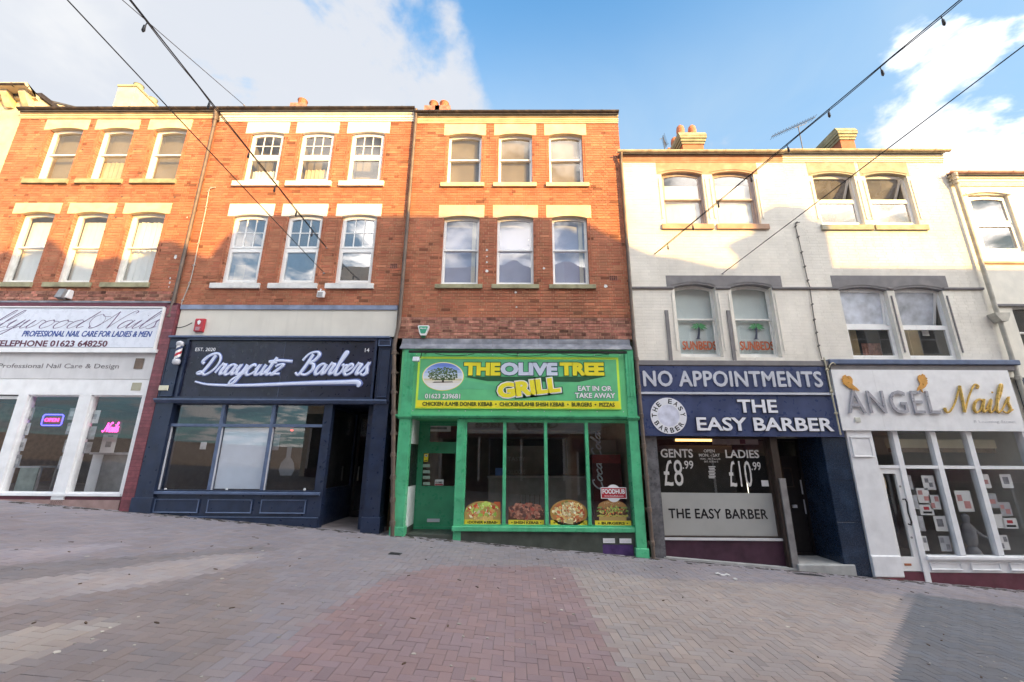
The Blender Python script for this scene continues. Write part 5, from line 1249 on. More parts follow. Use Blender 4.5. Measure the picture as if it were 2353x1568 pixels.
def half(cx, cz, rx, rz, f0, f1, n=24):   # slice of an ellipse between two heights (fractions -1..1)
    P = []
    for i in range(n+1): f = f0+(f1-f0)*i/n; P.append((cx+rx*math.sqrt(max(0, 1-f*f)), cz+rz*f))
    for i in range(n+1): f = f1+(f0-f1)*i/n; P.append((cx-rx*math.sqrt(max(0, 1-f*f)), cz+rz*f))
    return P
cols = [(.16, .26, .72), (.25, .38, .80), (.42, .56, .85), (.62, .73, .88), (.74, .80, .86), (.72, .66, .42), (.80, .76, .66), (.84, .83, .80), (.86, .86, .86)]
pm_ = MB(); fr_ = [.999, .72, .48, .24, .02, -.18, -.32, -.5, -.72, -.999]
for i in range(9): pm_.prism(half(cx, cz, rx*.93, rz*.93, fr_[i+1], fr_[i]), Yl-.004, Yl-.003, cols[i])
pm_.build('tree_picture', M['tone'], gs)
tm = MB(); random.seed(3)
for i in range(420):
    a = random.uniform(0, 2*math.pi); q = math.sqrt(random.random()); fx_ = q*math.cos(a); fz_ = q*math.sin(a)
    x = cx+rx*.74*fx_; z = cz+rz*(.12+.50*max(fz_, -.72)); 
    k = .6+.5*(fz_*.5+.5)+random.uniform(-.35, .35); s = random.uniform(.008, .022)
    c_ = (.10*k, .17*k, .055*k); yy = Yl-.0045-random.random()*.0015-i*.0000012
    an = random.uniform(0, 6); tm.add([(x+s*math.cos(an+u), yy, z+s*.8*math.sin(an+u)) for u in (0, 1.3, 2.5, 3.8, 5.0)], [(0, 1, 2, 3, 4)], c_)
tm.prism([(cx-.02, cz-rz*.45), (cx+.03, cz-rz*.45), (cx+.02, cz-rz*.1), (cx-.01, cz-rz*.1)], Yl-.0046, Yl-.004, (.05, .035, .02))
tm.prism([(cx-rx*.5, cz-rz*.46), (cx+rx*.5, cz-rz*.42), (cx+rx*.45, cz-rz*.36), (cx-rx*.4, cz-rz*.38)], Yl-.0045, Yl-.004, (.06, .05, .03))
tm.build('tree_foliage_print', M['tone'], gs, kind='stuff')
# small screws around the board
sc = MB()
for i in range(9):
    for zz_ in (Z_(1190, 945, Yb), Z_(1190, 815, Yb)): sc.disc(X0-.05+(X1-X0+.1)*i/8, zz_, .011, .011, -.130, -.1195, 8)
sc.build('screw', M['letter_silver'], hC, kind='stuff')
# awning bar with drooping cable, floodlight
zz_ = Z_(1190, 809.5, -.25)
ab = thing('awning_bar', 'black horizontal awning bar fixed above the green takeaway sign', 'awning bar', (X_(1190, 809, -.25), -.25, zz_))
MB().box(X_(940, 808, -.25), X_(1440, 812, -.25), -.28, -.22, zz_-.025, zz_+.025).build('bar', M['black'], ab)
for x_ in (975, 1190, 1400): bx(ab, 'bracket', M['black'], X_(x_, 809, -.25)-.015, X_(x_, 809, -.25)+.015, -.219, -.10, zz_-.015, zz_+.015)
for (l, r) in ((1000, 1090), (1150, 1260), (1290, 1395)):
    P = [(X_(l+(r-l)*i/8, 812, -.2), -.2, zz_-.03-.05*math.sin(math.pi*i/8)) for i in range(9)]
    MB().tube(P, .007, 5).build('cable', M['cable'], ab)
flx, flz = at(957, 826, -.3)
fo = thing('floodlight', 'small white floodlight on an arm at the left top of the green sign', 'lamp', (flx, -.3, flz))
MB().xprism([(-.38, flz-.05), (-.30, flz-.06), (-.26, flz+.02), (-.34, flz+.05)], flx-.07, flx+.07).build('lamp_head', M['letter_silver'], fo)
MB().tube([(flx+.02, -.29, flz), (flx+.08, -.25, flz+.06), (flx+.10, -.25, zz_)], .01, 6).build('arm', M['black'], fo)
# alarm box on C
def alarm(px, py, w, h_, label, m1, m2, txt=None):
    x, z = at(px, py, -.05); r = thing('alarm_box', label, 'alarm box', (x, -.05, z-h_/2))
    P = [(x-w/2, z+h_*.42), (x-w*.42, z+h_/2), (x+w*.42, z+h_/2), (x+w/2, z+h_*.42), (x+w*.28, z-h_*.38), (x+w*.2, z-h_/2), (x-w*.2, z-h_/2), (x-w*.28, z-h_*.38)]
    MB().prism(P, -.075, .0).build('casing', m1, r); MB().prism([(x+(a-x)*.78, z+(b-z)*.72+.01) for a, b in P], -.080, -.0751).build('front_panel', m2, r)
    MB().prism([(x-w*.2, z-h_*.501), (x+w*.2, z-h_*.501), (x+w*.15, z-h_*.72), (x-w*.15, z-h_*.72)], -.06, .0).build('strobe', M['dkgreen'], r)
    if txt: text(txt, x-w*.25, x+w*.25, z+h_*.12, z+h_*.27, -.0801, M['white'], parent=r, bold=.02)
    return r
alarm(973, 760, .27, .24, 'white and green alarm box on the brickwork above the green shop', M['white'], mat('alarm_green', (.05, .36, .22), .4), 'March')
# green pilasters with fluted heads
for nm, l, r in (('l', 905.5, 930), ('r', 1466, 1483)):
    x0, x1 = X_(l+(4 if nm == 'l' else -4), 1090, -.12), X_(r+(2 if nm == 'l' else -2), 1090, -.12)
    if nm == 'l': x0, x1 = X_(909, 1090, -.12), X_(935, 1090, -.12)
    else: x0, x1 = X_(1452, 1090, -.12), X_(1474, 1090, -.12)
    p = pilaster(hC, x0, x1, zl0-.002, zsf-.06, 0, M['green'], y=-.14, plinth=.17)
    for i in range(3):
        u = x0+(x1-x0)*(i+.5)/3; bx(hC, 'flute', M['green'], u-.02, u+.02, -.152, -.1401, zsf+.42, zl0-.06)
# door recess
xd0, xd1 = X_(943, 1090, 0), X_(1047, 1090, 0); xg0 = X_(1061, 1090, 0)
zc1 = zsf-.07; Yd = .66
zs3 = Z_(1250, 1213, -.02)
bx(hC, 'door_post', M['green'], xd1, xd1+.16, -.06, .10, zs3-.35, zc1, bev=.01)
bx(hC, 'soffit', M['green_light'], xd0-.1, xd1+.05, .012, Yd+.02, zc1-.001, zc1+.05)
zdb = Z_(1010, 1216, Yd)
X0d, X1d = X_(953, 1090, Yd), xd1+.06
pz = [Z_(1000, 973, Yd), Z_(1000, 1016, Yd), Z_(1000, 1042, Yd), Z_(1000, 1117, Yd)]
db = MB()
wall_sheet(db, X0d, X1d, zdb, zc1, [(X0d+.30, X1d-.12, pz[1], pz[0]-.06), (X0d+.18, X1d-.16, pz[3], pz[2])], Yd)
do = db.build('door', M['green_door'], hC)
quad(X0d+.30, X1d-.12, pz[1], pz[0]-.06, Yd+.02).build('pane', M['glass_shop'], do); quad(X0d+.18, X1d-.16, pz[3], pz[2], Yd+.02).build('pane', M['glass_shop'], do)
mb = MB(); frame_ring(mb, X0d+.16, X1d-.14, pz[3]-.02, pz[2]+.02, .02, Yd-.015, Yd-.0005); mb.build('moulding', M['green_door'], do)
mb = MB(); frame_ring(mb, X0d, X1d, zdb, zc1, .05, Yd-.04, Yd-.001); mb.build('door_frame', M['green_door'], do)
lx, lz = at(996, 1196, Yd); bx(do, 'letter_plate', M['letter_silver'], lx-.14, lx+.14, Yd-.015, Yd-.001, lz-.035, lz+.035)
# left return: white panel, glass, white panel
xw_ = xd0-.01
for nm, a, b, m_ in (('return_panel', Z_(945, 1212, .1), Z_(945, 1118, .1), M['white_paint']), ('return_window', Z_(945, 1118, .1), Z_(945, 1020, .1), M['black']), ('return_panel', Z_(945, 1020, .1), zc1-.002, M['offwhite'])):
    bx(hC, nm, m_, xw_-.06, xw_, .062, Yd-.002, a+.002, b-.002)
bx(hC, 'return_base', M['green_riser'], xw_-.06, xw_+.003, .062, Yd-.002, g(-2.3)-.2, Z_(945, 1212, .1))
bx(hC, 'doorstep', M['green_riser'], xw_, xd1+.01, -.04, Yd+.05, g(-2)-.4, zdb-.004)
# stickers on the green door
pxnotice(974, 984, 1043, 1061, Yd-.02, M['yellow'], 'yellow warning sticker with black triangle on the green door', name='warning_sticker', cat='sticker', marks=[(.2, .8, .62, .9, M['white']), (.35, .65, .68, .84, M['black']), (.15, .85, .1, .18, M['black'])])
for i, t in enumerate((1067, 1081, 1094, 1108)): pxnotice(972, 988, t, t+7, Yd-.02, mat('pale_green_label', (.40, .55, .45), .5), 'pale hours label on the green door glass, %s of four' % ('topmost', 'second', 'third', 'lowest')[i], name='label', cat='label', group='pale labels on the green door')
cs = pxnotice(999, 1019, 1102, 1116, Yd-.03, M['paper'], 'white and red CLOSED card hanging on the green door glass', name='closed_card', cat='sign', marks=[(.05, .95, .05, .25, M['red'])])
text('CLOSED', X_(1001, 1109, Yd), X_(1017, 1109, Yd), Z_(1010, 1111, Yd), Z_(1010, 1107, Yd), Yd-.033, M['black'], parent=cs, bold=.03)
pxnotice(975, 1036, 975, 992, Yd+.06, M['offwhite'], 'white strip sign inside the fanlight of the green door', name='strip_sign', cat='sign', marks=[(.15, .85, .3, .6, gp)])
# main window
x0g, x1g = xg0+.02, X_(1462, 1090, 0)
zg1, zg0 = Z_(1250, 967, 0), Z_(1250, 1210, 0)
mb = MB(); frame_ring(mb, xd1+.161, x1g+.03, zg0, zc1, .05, -.04, .08, wb=.03, wt=.07); wg = mb.build('shop_window', M['green'], hC)
xa = [X_(1069, 1090, 0)-.03, X_(1159, 1090, 0), X_(1255, 1090, 0), X_(1351, 1090, 0), X_(1449, 1090, 0)+.04]
for i in (1, 2, 3): bx(wg, 'mullion', M['green'], xa[i]-.035, xa[i]+.035, -.045, .07, zg0+.03, zc1-.07, bev=.008)
for i in range(4): quad(xa[i]-.02, xa[i+1]+.02, zg0+.02, zc1-.06, .03).build('pane', M['glass_shop'], wg)
bx(hC, 'sill', M['green'], xd1-.02, x1g+.06, -.11, .06, Z_(1250, 1223, -.1), zg0, bev=.012)
bx(hC, 'stall_riser', M['green_riser'], xd1+.0, x1g+.02, -.05, .15, g(3)-.3, Z_(1250, 1223, -.1)-.001)
bx(hC, 'painted_patch', M['purple'], X_(1385, 1260, -.05), X_(1455, 1260, -.05), -.052, -.0501, g(3)-.2, Z_(1420, 1252, -.05))
for (l, r) in ((1386, 1413), (1424, 1451)):
    a, b = X_(l, 1243, -.07), X_(r, 1243, -.07); c, d = Z_(1418, 1248.5, -.07), Z_(1418, 1238, -.07)
    mb = MB(); frame_ring(mb, a, b, c, d, .02, -.07, -.0501); mb.box((a+b)/2-.01, (a+b)/2+.01, -.07, -.0501, c+.02, d-.02)
    for i in range(4): z = c+.025+i*(d-c-.05)/4; mb.box(a+.02, b-.02, -.066, -.0501, z, z+.011)
    mb.build('wall_vent', M['white'], hC)
shop_room(hC, X0d-.15, x1g+.05, zdb, zc1+.05, Yd+.05, 4.5, mat('brown_takeaway_wall', (.30, .26, .18), .8, .1, 3))
mb = MB(); mb.add([(x1g+.05, .1, zg0-.3), (x1g+.05, Yd+.05, zg0-.3), (x1g+.05, Yd+.05, zc1+.05), (x1g+.05, .1, zc1+.05)], [(0, 1, 2, 3)]); mb.add([(xd1+.07, .1, zg0-.1), (x1g+.05, .1, zg0-.1), (x1g+.05, Yd+.05, zg0-.1), (xd1+.07, Yd+.05, zg0-.1)], [(0, 1, 2, 3)])
mb.add([(xd1+.07, .1, zc1+.04), (x1g+.05, .1, zc1+.04), (x1g+.05, Yd+.05, zc1+.04), (xd1+.07, Yd+.05, zc1+.04)], [(3, 2, 1, 0)]); mb.build('window_bay', M['room'], hC)
bx(hC, 'return_panel', M['green_door'], xd1+.07, xd1+.11, .1, Yd+.05, zdb, zc1)
# takeaway interior: counter, menu board, drinks fridge
zfc = zdb
cc = thing('serving_counter', 'stainless serving counter behind the food pictures of the green takeaway', 'counter', (0.3, 1.8, zfc))
a, b = X_(1120, 1100, 1.6), X_(1400, 1100, 1.6); zc_ = Z_(1250, 1098, 1.6)
bx(cc, 'counter_top', M['metal'], a, b, 1.5, 2.2, zc_, zc_+.04); bx(cc, 'counter_front', mat('grey_steel', (.22, .22, .21), .4, .1, 4, metal=.3), a+.03, b-.03, 1.6, 2.15, zfc, zc_)
bx(None, 'blue_box', mat('blue_card_box', (.08, .2, .62), .5), X_(1138, 1087, 1.6), X_(1158, 1087, 1.6), 1.62, 1.8, zc_+.041, zc_+.22); tag(bpy.data.objects['blue_box'], 'small bright blue box standing on the takeaway counter', 'box')
pn = thing('hot_food_cabinet', 'tall grey hot food cabinet with faint sandwich lettering in the takeaway', 'cabinet', (X_(1210, 1060, 2.4), 2.4, zfc))
a, b, c, d = X_(1160, 1060, 2.4), X_(1252, 1060, 2.4), Z_(1200, 1110, 2.4), Z_(1200, 1025, 2.4)
bx(pn, 'cabinet_body', mat('beige_steel', (.26, .22, .18), .5, .1, 4), a, b, 2.4, 2.9, zfc, d)
for i, (t_s, u) in enumerate((('TASTY', .80), ('DELICIOUS', .62), ('SANDWICHES', .44))): text(t_s, a+.08, a+.55, zfc+(d-zfc)*u-.03, zfc+(d-zfc)*u+.08, 2.399, mat('faint_print', (.45, .43, .40), .5), parent=pn)
wp = thing('menu_board', 'long dark menu panel high on the back wall of the takeaway', 'menu board', (0, 4.4, 1.5)); bx(wp, 'board', M['black'], -.8, 1.6, 4.3, 4.4, 1.15, 2.3); bx(wp, 'board_rim', M['metal'], -.85, 1.65, 4.401, 4.44, 1.1, 2.35)
fa, fb, fc, fd = X_(1362, 1080, 1.1), X_(1408, 1080, 1.1), zfc, Z_(1385, 1045, 1.1)
fg = thing('drinks_fridge', 'red and black drinks fridge with white script running up its side in the takeaway', 'fridge', ((fa+fb)/2, 1.3, zfc))
bx(fg, 'fridge_body', mat('dark_red_fridge', (.09, .01, .012), .4, .1, 4), fa, fb+.2, 1.1, 1.8, zfc, fd); bx(fg, 'top_panel', mat('red_fridge', (.28, .03, .03), .4), fa, fb+.2, 1.08, 1.0999, fd-.2, fd)
xx_ = X_(1376, 1100, 1.09); script('Coca-Cola', xx_+.08, xx_+1.40, Z_(1370, 1128, 1.09), .11, 1.085, M['letter_silver'], w=.016, slant=.5, parent=fg, vert=True)
bx(None, 'wall_panel', mat('cream_wall_board', (.46, .42, .34), .6, .05, 2), X_(1355, 1030, 1.9), X_(1440, 1030, 1.9), 1.95, 1.97, zfc+1.2, zfc+2.0); tag(bpy.data.objects['wall_panel'], 'pale cream board on the wall to the right of the drinks fridge', 'panel')
# food pictures stuck on the window
def chunks(mb, cx, cz, rx, rz, n, cols_, s0, s1, y, fn=None, seed=1):
    rr = random.Random(seed)
    for i in range(n):
        a = rr.uniform(0, 6.283); q = math.sqrt(rr.random()); fx_, fz_ = q*math.cos(a), q*math.sin(a)
        if fn: fx_, fz_, c_ = fn(fx_, fz_, rr)
        else: c_ = rr.choice(cols_)
        k = rr.uniform(.7, 1.25); s = rr.uniform(s0, s1); an = rr.uniform(0, 6); m_ = rr.choice((4, 5, 6)); st = rr.uniform(.45, 1)
        x, z = cx+rx*fx_, cz+rz*fz_
        P = []
        for u in range(m_): t = 6.283*u/m_; lx_, lz_ = s*math.cos(t), s*st*math.sin(t); P.append((x+lx_*math.cos(an)-lz_*math.sin(an), y-.0008-i*.00001, z+lx_*math.sin(an)+lz_*math.cos(an)))
        mb.add(P[::-1], [tuple(range(m_))], tuple(min(1, v*k*1.35) for v in c_))
def food(l, r, label, kind, cap):
    Yf = .012; x0, x1 = X_(l, 1160, Yf), X_(r, 1160, Yf); zb0, zb1, zt3 = Z_(1250, 1210, Yf)+.01, Z_(1250, 1195.5, Yf), Z_(1250, 1152, Yf)
    o = thing('food_picture', label, 'window picture', ((x0+x1)/2, Yf, zb0), 'food pictures along the bottom of the takeaway window')
    mb = MB().box(x0+.04, x1-.04, Yf, Yf+.004, zb0, zb1, (.82, .64, .05))
    mb.build('caption_strip', M['tone'], o); cx_, w = (x0+x1)/2, x1-x0; H = zt3-zb1
    mb = MB()
    if kind == 'doner':
        mb.prism([(x0+.04, zb1+.002), (x1-.04, zb1+.002)]+[(cx_+w*.47*math.cos(t), zb1+H*.98*math.sin(t)**.6) for t in [math.pi*i/16 for i in range(1, 16)]], Yf, Yf+.004, (.50, .32, .10))
        chunks(mb, cx_, zb1+H*.42, w*.40, H*.42, 260, None, .02, .06, Yf, lambda a, b, rr: (a, b, (.55, .36, .12) if b < -.55 else rr.choice([(.24, .40, .06), (.38, .5, .10), (.50, .22, .08), (.62, .56, .36), (.55, .08, .03), (.40, .18, .07)])), 5)
        mb.box(cx_+w*.28, x1-.045, Yf+.001, Yf+.005, zb1+.05, zb1+H*.95, (.60, .14, .05))
    elif kind == 'shish':
        mb.box(x0+.04, x1-.04, Yf+.001, Yf+.004, zb1+.002, zb1+H*.62, (.10, .045, .03))
        chunks(mb, cx_, zb1+H*.45, w*.44, H*.42, 330, [(.20, .08, .055), (.12, .05, .04), (.30, .13, .09), (.40, .19, .13), (.08, .04, .035), (.26, .06, .04)], .02, .055, Yf, None, 6)
        for i in range(5): x = cx_-.12+i*.10; mb.box(x-.008, x+.008, Yf-.001, Yf, zb1+H*.8, zb1+H*1.35, (.05, .04, .03))
    elif kind == 'pizza':
        mb.disc(cx_, zb1+H*.38, w*.46, H*.70, Yf, Yf+.004, 36, (.50, .30, .08)); mb.disc(cx_, zb1+H*.40, w*.42, H*.62, Yf-.0008, Yf, 36, (.55, .20, .07))
        chunks(mb, cx_, zb1+H*.42, w*.38, H*.52, 300, [(.62, .52, .26), (.52, .14, .05), (.60, .42, .14), (.34, .07, .03), (.68, .62, .40), (.22, .22, .06)], .018, .05, Yf-.001, None, 7)
        mb.prism([(cx_-.05, zb0+.05), (cx_+.08, zb0+.03), (cx_+.10, zb1+H*.5), (cx_+.02, zb1+H*.98), (cx_-.09, zb1+H*.9)], Yf-.007, Yf-.005, (.60, .46, .22))
        chunks(mb, cx_, zb1+H*.45, w*.16, H*.42, 90, [(.66, .56, .30), (.56, .30, .10), (.70, .62, .42), (.45, .14, .05)], .012, .03, Yf-.0071, None, 17)
    else:
        def lay(z0_, z1_, wd, c_, k=0): 
            n = 14; P = [(cx_-wd+2*wd*i/n, zb1+H*z0_+k*.012*math.sin(i*2.3)) for i in range(n+1)]+[(cx_+wd-2*wd*i/n, zb1+H*z1_+k*.012*math.sin(i*1.7)) for i in range(n+1)]
            mb.prism(P, Yf, Yf+.004, c_)
        W2 = w*.36; lay(.0, .20, W2*.95, (.50, .32, .12)); lay(.201, .30, W2*1.08, (.50, .44, .10), 1); lay(.301, .46, W2, (.085, .04, .025), 1); lay(.461, .55, W2*1.1, (.20, .34, .07), 1); lay(.551, .63, W2*.98, (.45, .10, .05), 1); lay(.631, .72, W2*1.05, (.24, .36, .10), 1)
        mb.prism([(cx_-W2, zb1+H*.721), (cx_+W2, zb1+H*.721)]+[(cx_+W2*math.cos(t), zb1+H*(.73+.34*math.sin(t))) for t in [math.pi*i/14 for i in range(1, 14)]], Yf, Yf+.004, (.40, .20, .075))
        chunks(mb, cx_, zb1+H*.5, W2*.95, H*.26, 120, [(.30, .40, .09), (.45, .34, .12), (.10, .05, .03), (.5, .12, .05), (.20, .10, .05)], .012, .03, Yf, None, 8)
        chunks(mb, cx_, zb1+H*.92, W2*.6, H*.09, 40, [(.62, .5, .3)], .004, .008, Yf, None, 9)
    mb.build('food_print', M['tone'], o)
    text(cap, x0+.10, x1-.10, zb0+.035, zb1-.025, Yf-.0006, M['black'], parent=o, bold=.03, depth=.0012)
food(1064, 1155, 'doner kebab picture with salad and yellow caption in the first takeaway pane', 'doner', '\u2022DONER KEBAB\u2022')
food(1164, 1254, 'dark meat skewers picture captioned SHISH KEBAB in the second takeaway pane', 'shish', '\u2022 SHISH KEBAB \u2022')
food(1260, 1353, 'round pizza picture with lifted slice in the third takeaway pane', 'pizza', '\u2022 PIZZAS \u2022')
food(1361, 1452, 'stacked burger picture captioned BURGERS in the fourth takeaway pane', 'burger', '\u2022 BURGERS \u2022')
fhx, fhz = at(1410, 1134, .005)
fh = thing('delivery_sticker', 'round white and red FOODHUB sticker above the burger picture', 'sticker', (fhx, .005, fhz-.2))
MB().disc(fhx, fhz, .165, .175, .006, .010, 36).build('disc', M['white'], fh)
mb = MB(); mb.box(fhx-.27, fhx+.27, .0, .0059, fhz-.105, fhz+.12); mb.build('white_label', M['white'], fh); bx(fh, 'red_label', M['red'], fhx-.255, fhx+.255, -.002, -.0001, fhz-.09, fhz+.105)
text('FOODHUB', fhx-.235, fhx+.235, fhz-.01, fhz+.085, -.0021, M['white'], parent=fh, bold=.035); text('www.foodhub.com', fhx-.2, fhx+.2, fhz-.065, fhz-.035, -.0021, M['white'], parent=fh)
# ---------------------------------------------------------------- shop D : blue barber
bx(hD, 'fascia_cornice', M['grey_paint'], X_(1463, 835, -.12), XB45+.06, -.14, .009, Z_(1690, 841, -.12), Z_(1690, 829, -.12), bev=.012)
Yb = -.12
a, b = X_(1465, 870, Yb), X_(1901, 875, Yb)
s1 = thing('shop_sign', 'blue board reading NO APPOINTMENTS in large grey capitals', 'shop sign', ((a+b)/2, Yb, Z_(1690, 900, Yb)))
bx(s1, 'board', M['blue_sign'], a, b, Yb, .009, Z_(1690, 901, Yb), Z_(1690, 842, Yb))
pxt('NO APPOINTMENTS', 1478.5, 1887, 854, 888.5, Yb, M['letter_silver'], parent=s1, bold=0, fat=.011, depth=.02, space=1.06)
bx(hD, 'fascia_ledge', M['letter_silver'], a, b+.05, -.16, .009, Z_(1690, 907, -.14), Z_(1690, 902, -.14))
a, b = X_(1467, 955, Yb), X_(1931, 955, Yb)
s2 = thing('shop_sign', 'navy blue board reading THE EASY BARBER with a round white emblem', 'shop sign', ((a+b)/2, Yb, Z_(1700, 1003, Yb)))
bx(s2, 'board', M['blue_sign'], a, b, Yb, .009, Z_(1700, 1003, Yb), Z_(1690, 908, Yb))
pxt('THE', 1694, 1784, 919, 949, Yb, M['letter_white'], M['black'], .01, parent=s2, bold=.022, depth=.03)
pxt('EASY BARBER', 1600, 1913, 960, 991, Yb, M['letter_white'], M['black'], .01, parent=s2, bold=.022, depth=.03)
cx, cz = at(1536, 955.5, Yb); rr_ = (X_(1577, 955, Yb)-X_(1494.5, 955, Yb))/2
MB().disc(cx, cz, rr_, rr_, Yb-.014, Yb-.0, 48).build('emblem_disc', M['letter_white'], s2); MB().disc(cx, cz, rr_*.60, rr_*.60, Yb-.0155, Yb-.0141, 40).build('emblem_centre', mat('pale_lilac_print', (.70, .72, .86), .4), s2)
def ring_text(s, cx, cz, r, a0, a1, h_, inward, m, parent):
    n = len(s)
    for i, chh in enumerate(s):
        if chh == ' ': continue
        a = a0+(a1-a0)*(i+.5)/n; x = cx+r*math.cos(a); z = cz+r*math.sin(a); w = h_*(.25 if chh == 'I' else .78)
        text(chh, x-w/2, x+w/2, z-h_/2, z+h_/2, Yb-.0142, m, parent=parent, rot=(a-math.pi/2) if not inward else (a+math.pi/2), bold=.02, depth=.002)
ring_text('THE EASY', cx, cz, rr_*.80, rad(192), rad(-8), .105, False, M['black'], s2); ring_text('BARBER', cx, cz, rr_*.80, rad(200), rad(335), .105, True, M['black'], s2)
# pier, window, riser
zh = Z_(1700, 1004, 0)
x0p, x1p = X_(1475, 1060, 0), X_(1515, 1100, 0)
bx(hD, 'pier', M['black'], XB34+.02, x0p+.08, -.02, .10, g(3.2)-.3, zh)
pr = bx(hD, 'tiled_pier', M['tile_grey'], x0p+.081, x1p, -.03, .10, g(3.4)-.3, zh)
Yw = .10
wx0, wx1 = x1p, X_(1775, 1100, Yw)
zwb = Z_(1650, 1236, Yw)
mb = MB(); frame_ring(mb, wx0+.001, wx1, zwb, zh, .045, Yw, Yw+.08, wb=.03); wd = mb.build('shop_window', M['brownframe'], hD)
quad(wx0+.045, wx1-.045, zwb+.03, zh-.045, Yw+.04).build('pane', M['glass_shop'], wd)
bx(hD, 'sill', M['offwhite'], wx0, wx1, Yw-.05, Yw+.06, zwb-.045, zwb-.001)
bx(hD, 'stall_riser', M['maroon_dark'], wx0, wx1+.05, Yw-.02, Yw+.2, g(5)-.4, zwb-.046)
MB().xprism([(-.04, -.75), (-.04, 0), (.35, 0), (.35, -.75)], 0, 1).v if False else None
ke = MB(); ke.v = [(x1p-.05, y, g(x1p)+z) for y, z in ((-.06, -.1), (-.06, .035), (.10, .035), (.10, -.1))]+[(wx1+.25, y, g(wx1+.25)+z) for y, z in ((-.06, -.1), (-.06, .035), (.10, .035), (.10, -.1))]
for f in ((0, 3, 2, 1), (4, 5, 6, 7), (0, 1, 5, 4), (1, 2, 6, 5), (2, 3, 7, 6)): ke.face(f)
ke.build('kerb_edging', M['concrete'], hD)
bx(hD, 'window_jamb', M['brownframe'], wx1+.001, wx1+.06, -.02, Yw+.12, g(5)-.3, zh)
# metal post + door
px_ = X_(1800, 1200, -.02); 
dy = .80; xs0, xs1 = X_(1833, 1290, -.02)-.02, X_(1936, 1290, -.02)
bx(hD, 'door_post', M['brownframe'], wx1+.061, xs0-.001, .02, .12, g(5.5)-.3, zh)
bx(hD, 'metal_post', M['metal'], X_(1806, 1200, -.05), X_(1806, 1200, -.05)+.13, -.05, .019, g(5.8)-.05, Z_(1790, 1100, -.05))
zst = Z_(1880, 1298, -.1)
bx(hD, 'doorstep', M['concrete'], xs0-.02, xs1+.18, -.10, dy, g(6.5)-.3, zst, bev=.015)
xd_ = xs1
mb = MB(); frame_ring(mb, xs0-.35, xd_, zst+.002, zh, .06, dy-.06, dy, wb=.05); dd = mb.build('door', M['door_black'], hD)
bx(dd, 'door_leaf', M['door_black'], xs0-.29, xd_-.06, dy-.02, dy-.001, zst+.052, zst+2.08); quad(xs0-.29, xd_-.06, zst+2.1, zh-.06, dy-.02).build('pane', M['glass_shop'], dd)
bx(dd, 'transom', M['door_black'], xs0-.29, xd_-.06, dy-.05, dy-.021, zst+2.05, zst+2.10)
def pxb(h, name, m, l, r, t, b, Y, th=.02): return bx(h, name, m, X_(l, (t+b)/2, Y), X_(r, (t+b)/2, Y), Y-th, Y-.0005, Z_((l+r)/2, b, Y), Z_((l+r)/2, t, Y))
Yq = dy-.0205
pxb(dd, 'push_plate', M['letter_silver'], 1840, 1848, 1103, 1136, Yq); pxb(dd, 'push_plate', M['letter_silver'], 1848, 1855, 1148, 1181, Yq)
pxb(dd, 'handle', M['letter_silver'], 1820, 1829, 1160, 1167, Yq, .05); pxb(dd, 'handle', M['letter_silver'], 1868, 1877, 1159, 1166, Yq, .05)
for (l, r, t, b) in ((1800, 1822, 1075, 1120),): 
    pm2 = MB(); frame_ring(pm2, X_(l, 1100, Yq), X_(r, 1100, Yq), Z_(1811, b, Yq), Z_(1811, t, Yq), .02, Yq-.012, Yq-.0006); pm2.build('moulding', M['brownframe'], dd)
bx(hD, 'porch_ceiling', M['brownframe'], xs0-.4, xs1+.02, .13, dy, zh+.001, zh+.06)
# blue-black tiled reveal and corner pier
xk = X_(1975, 1200, -.05)
bx(hD, 'reveal_wall', M['tile_blue'], xs1+.003, xs1+.05, .10, dy-.01, zst, zh)
pk = bx(hD, 'tiled_pier', M['tile_blue'], xs1+.003, XB45+.18, -.04, .099, g(7)-.4, zh)
zq = zst
k = 0
for (z0_, z1_) in ((g(7)-.3, Z_(1960, 1200, -.05)), (Z_(1960, 1200, -.05), Z_(1960, 1105, -.05)), (Z_(1960, 1105, -.05), zh)):
    bx(pk, 'tile', M['tile_blue'], xs1+.012, XB45+.17, -.052, -.0405, z0_+.004, z1_-.004, bev=.004)
bx(hD, 'flank_panel', M['navy'], XB45-.10, XB45+.15, -.055, .009, zh+.001, Z_(1910, 908, -.05))
shop_room(hD, x1p-.3, wx1+.3, g(5), zh+.1, Yw+.12, 3.5, mat('warm_grey_shop_wall', (.17, .15, .12), .8, .1, 3))
shop_room(hD, xs0-.7, xd_+.2, zst, zh+.1, dy+.01, 3.2, M['dark'])
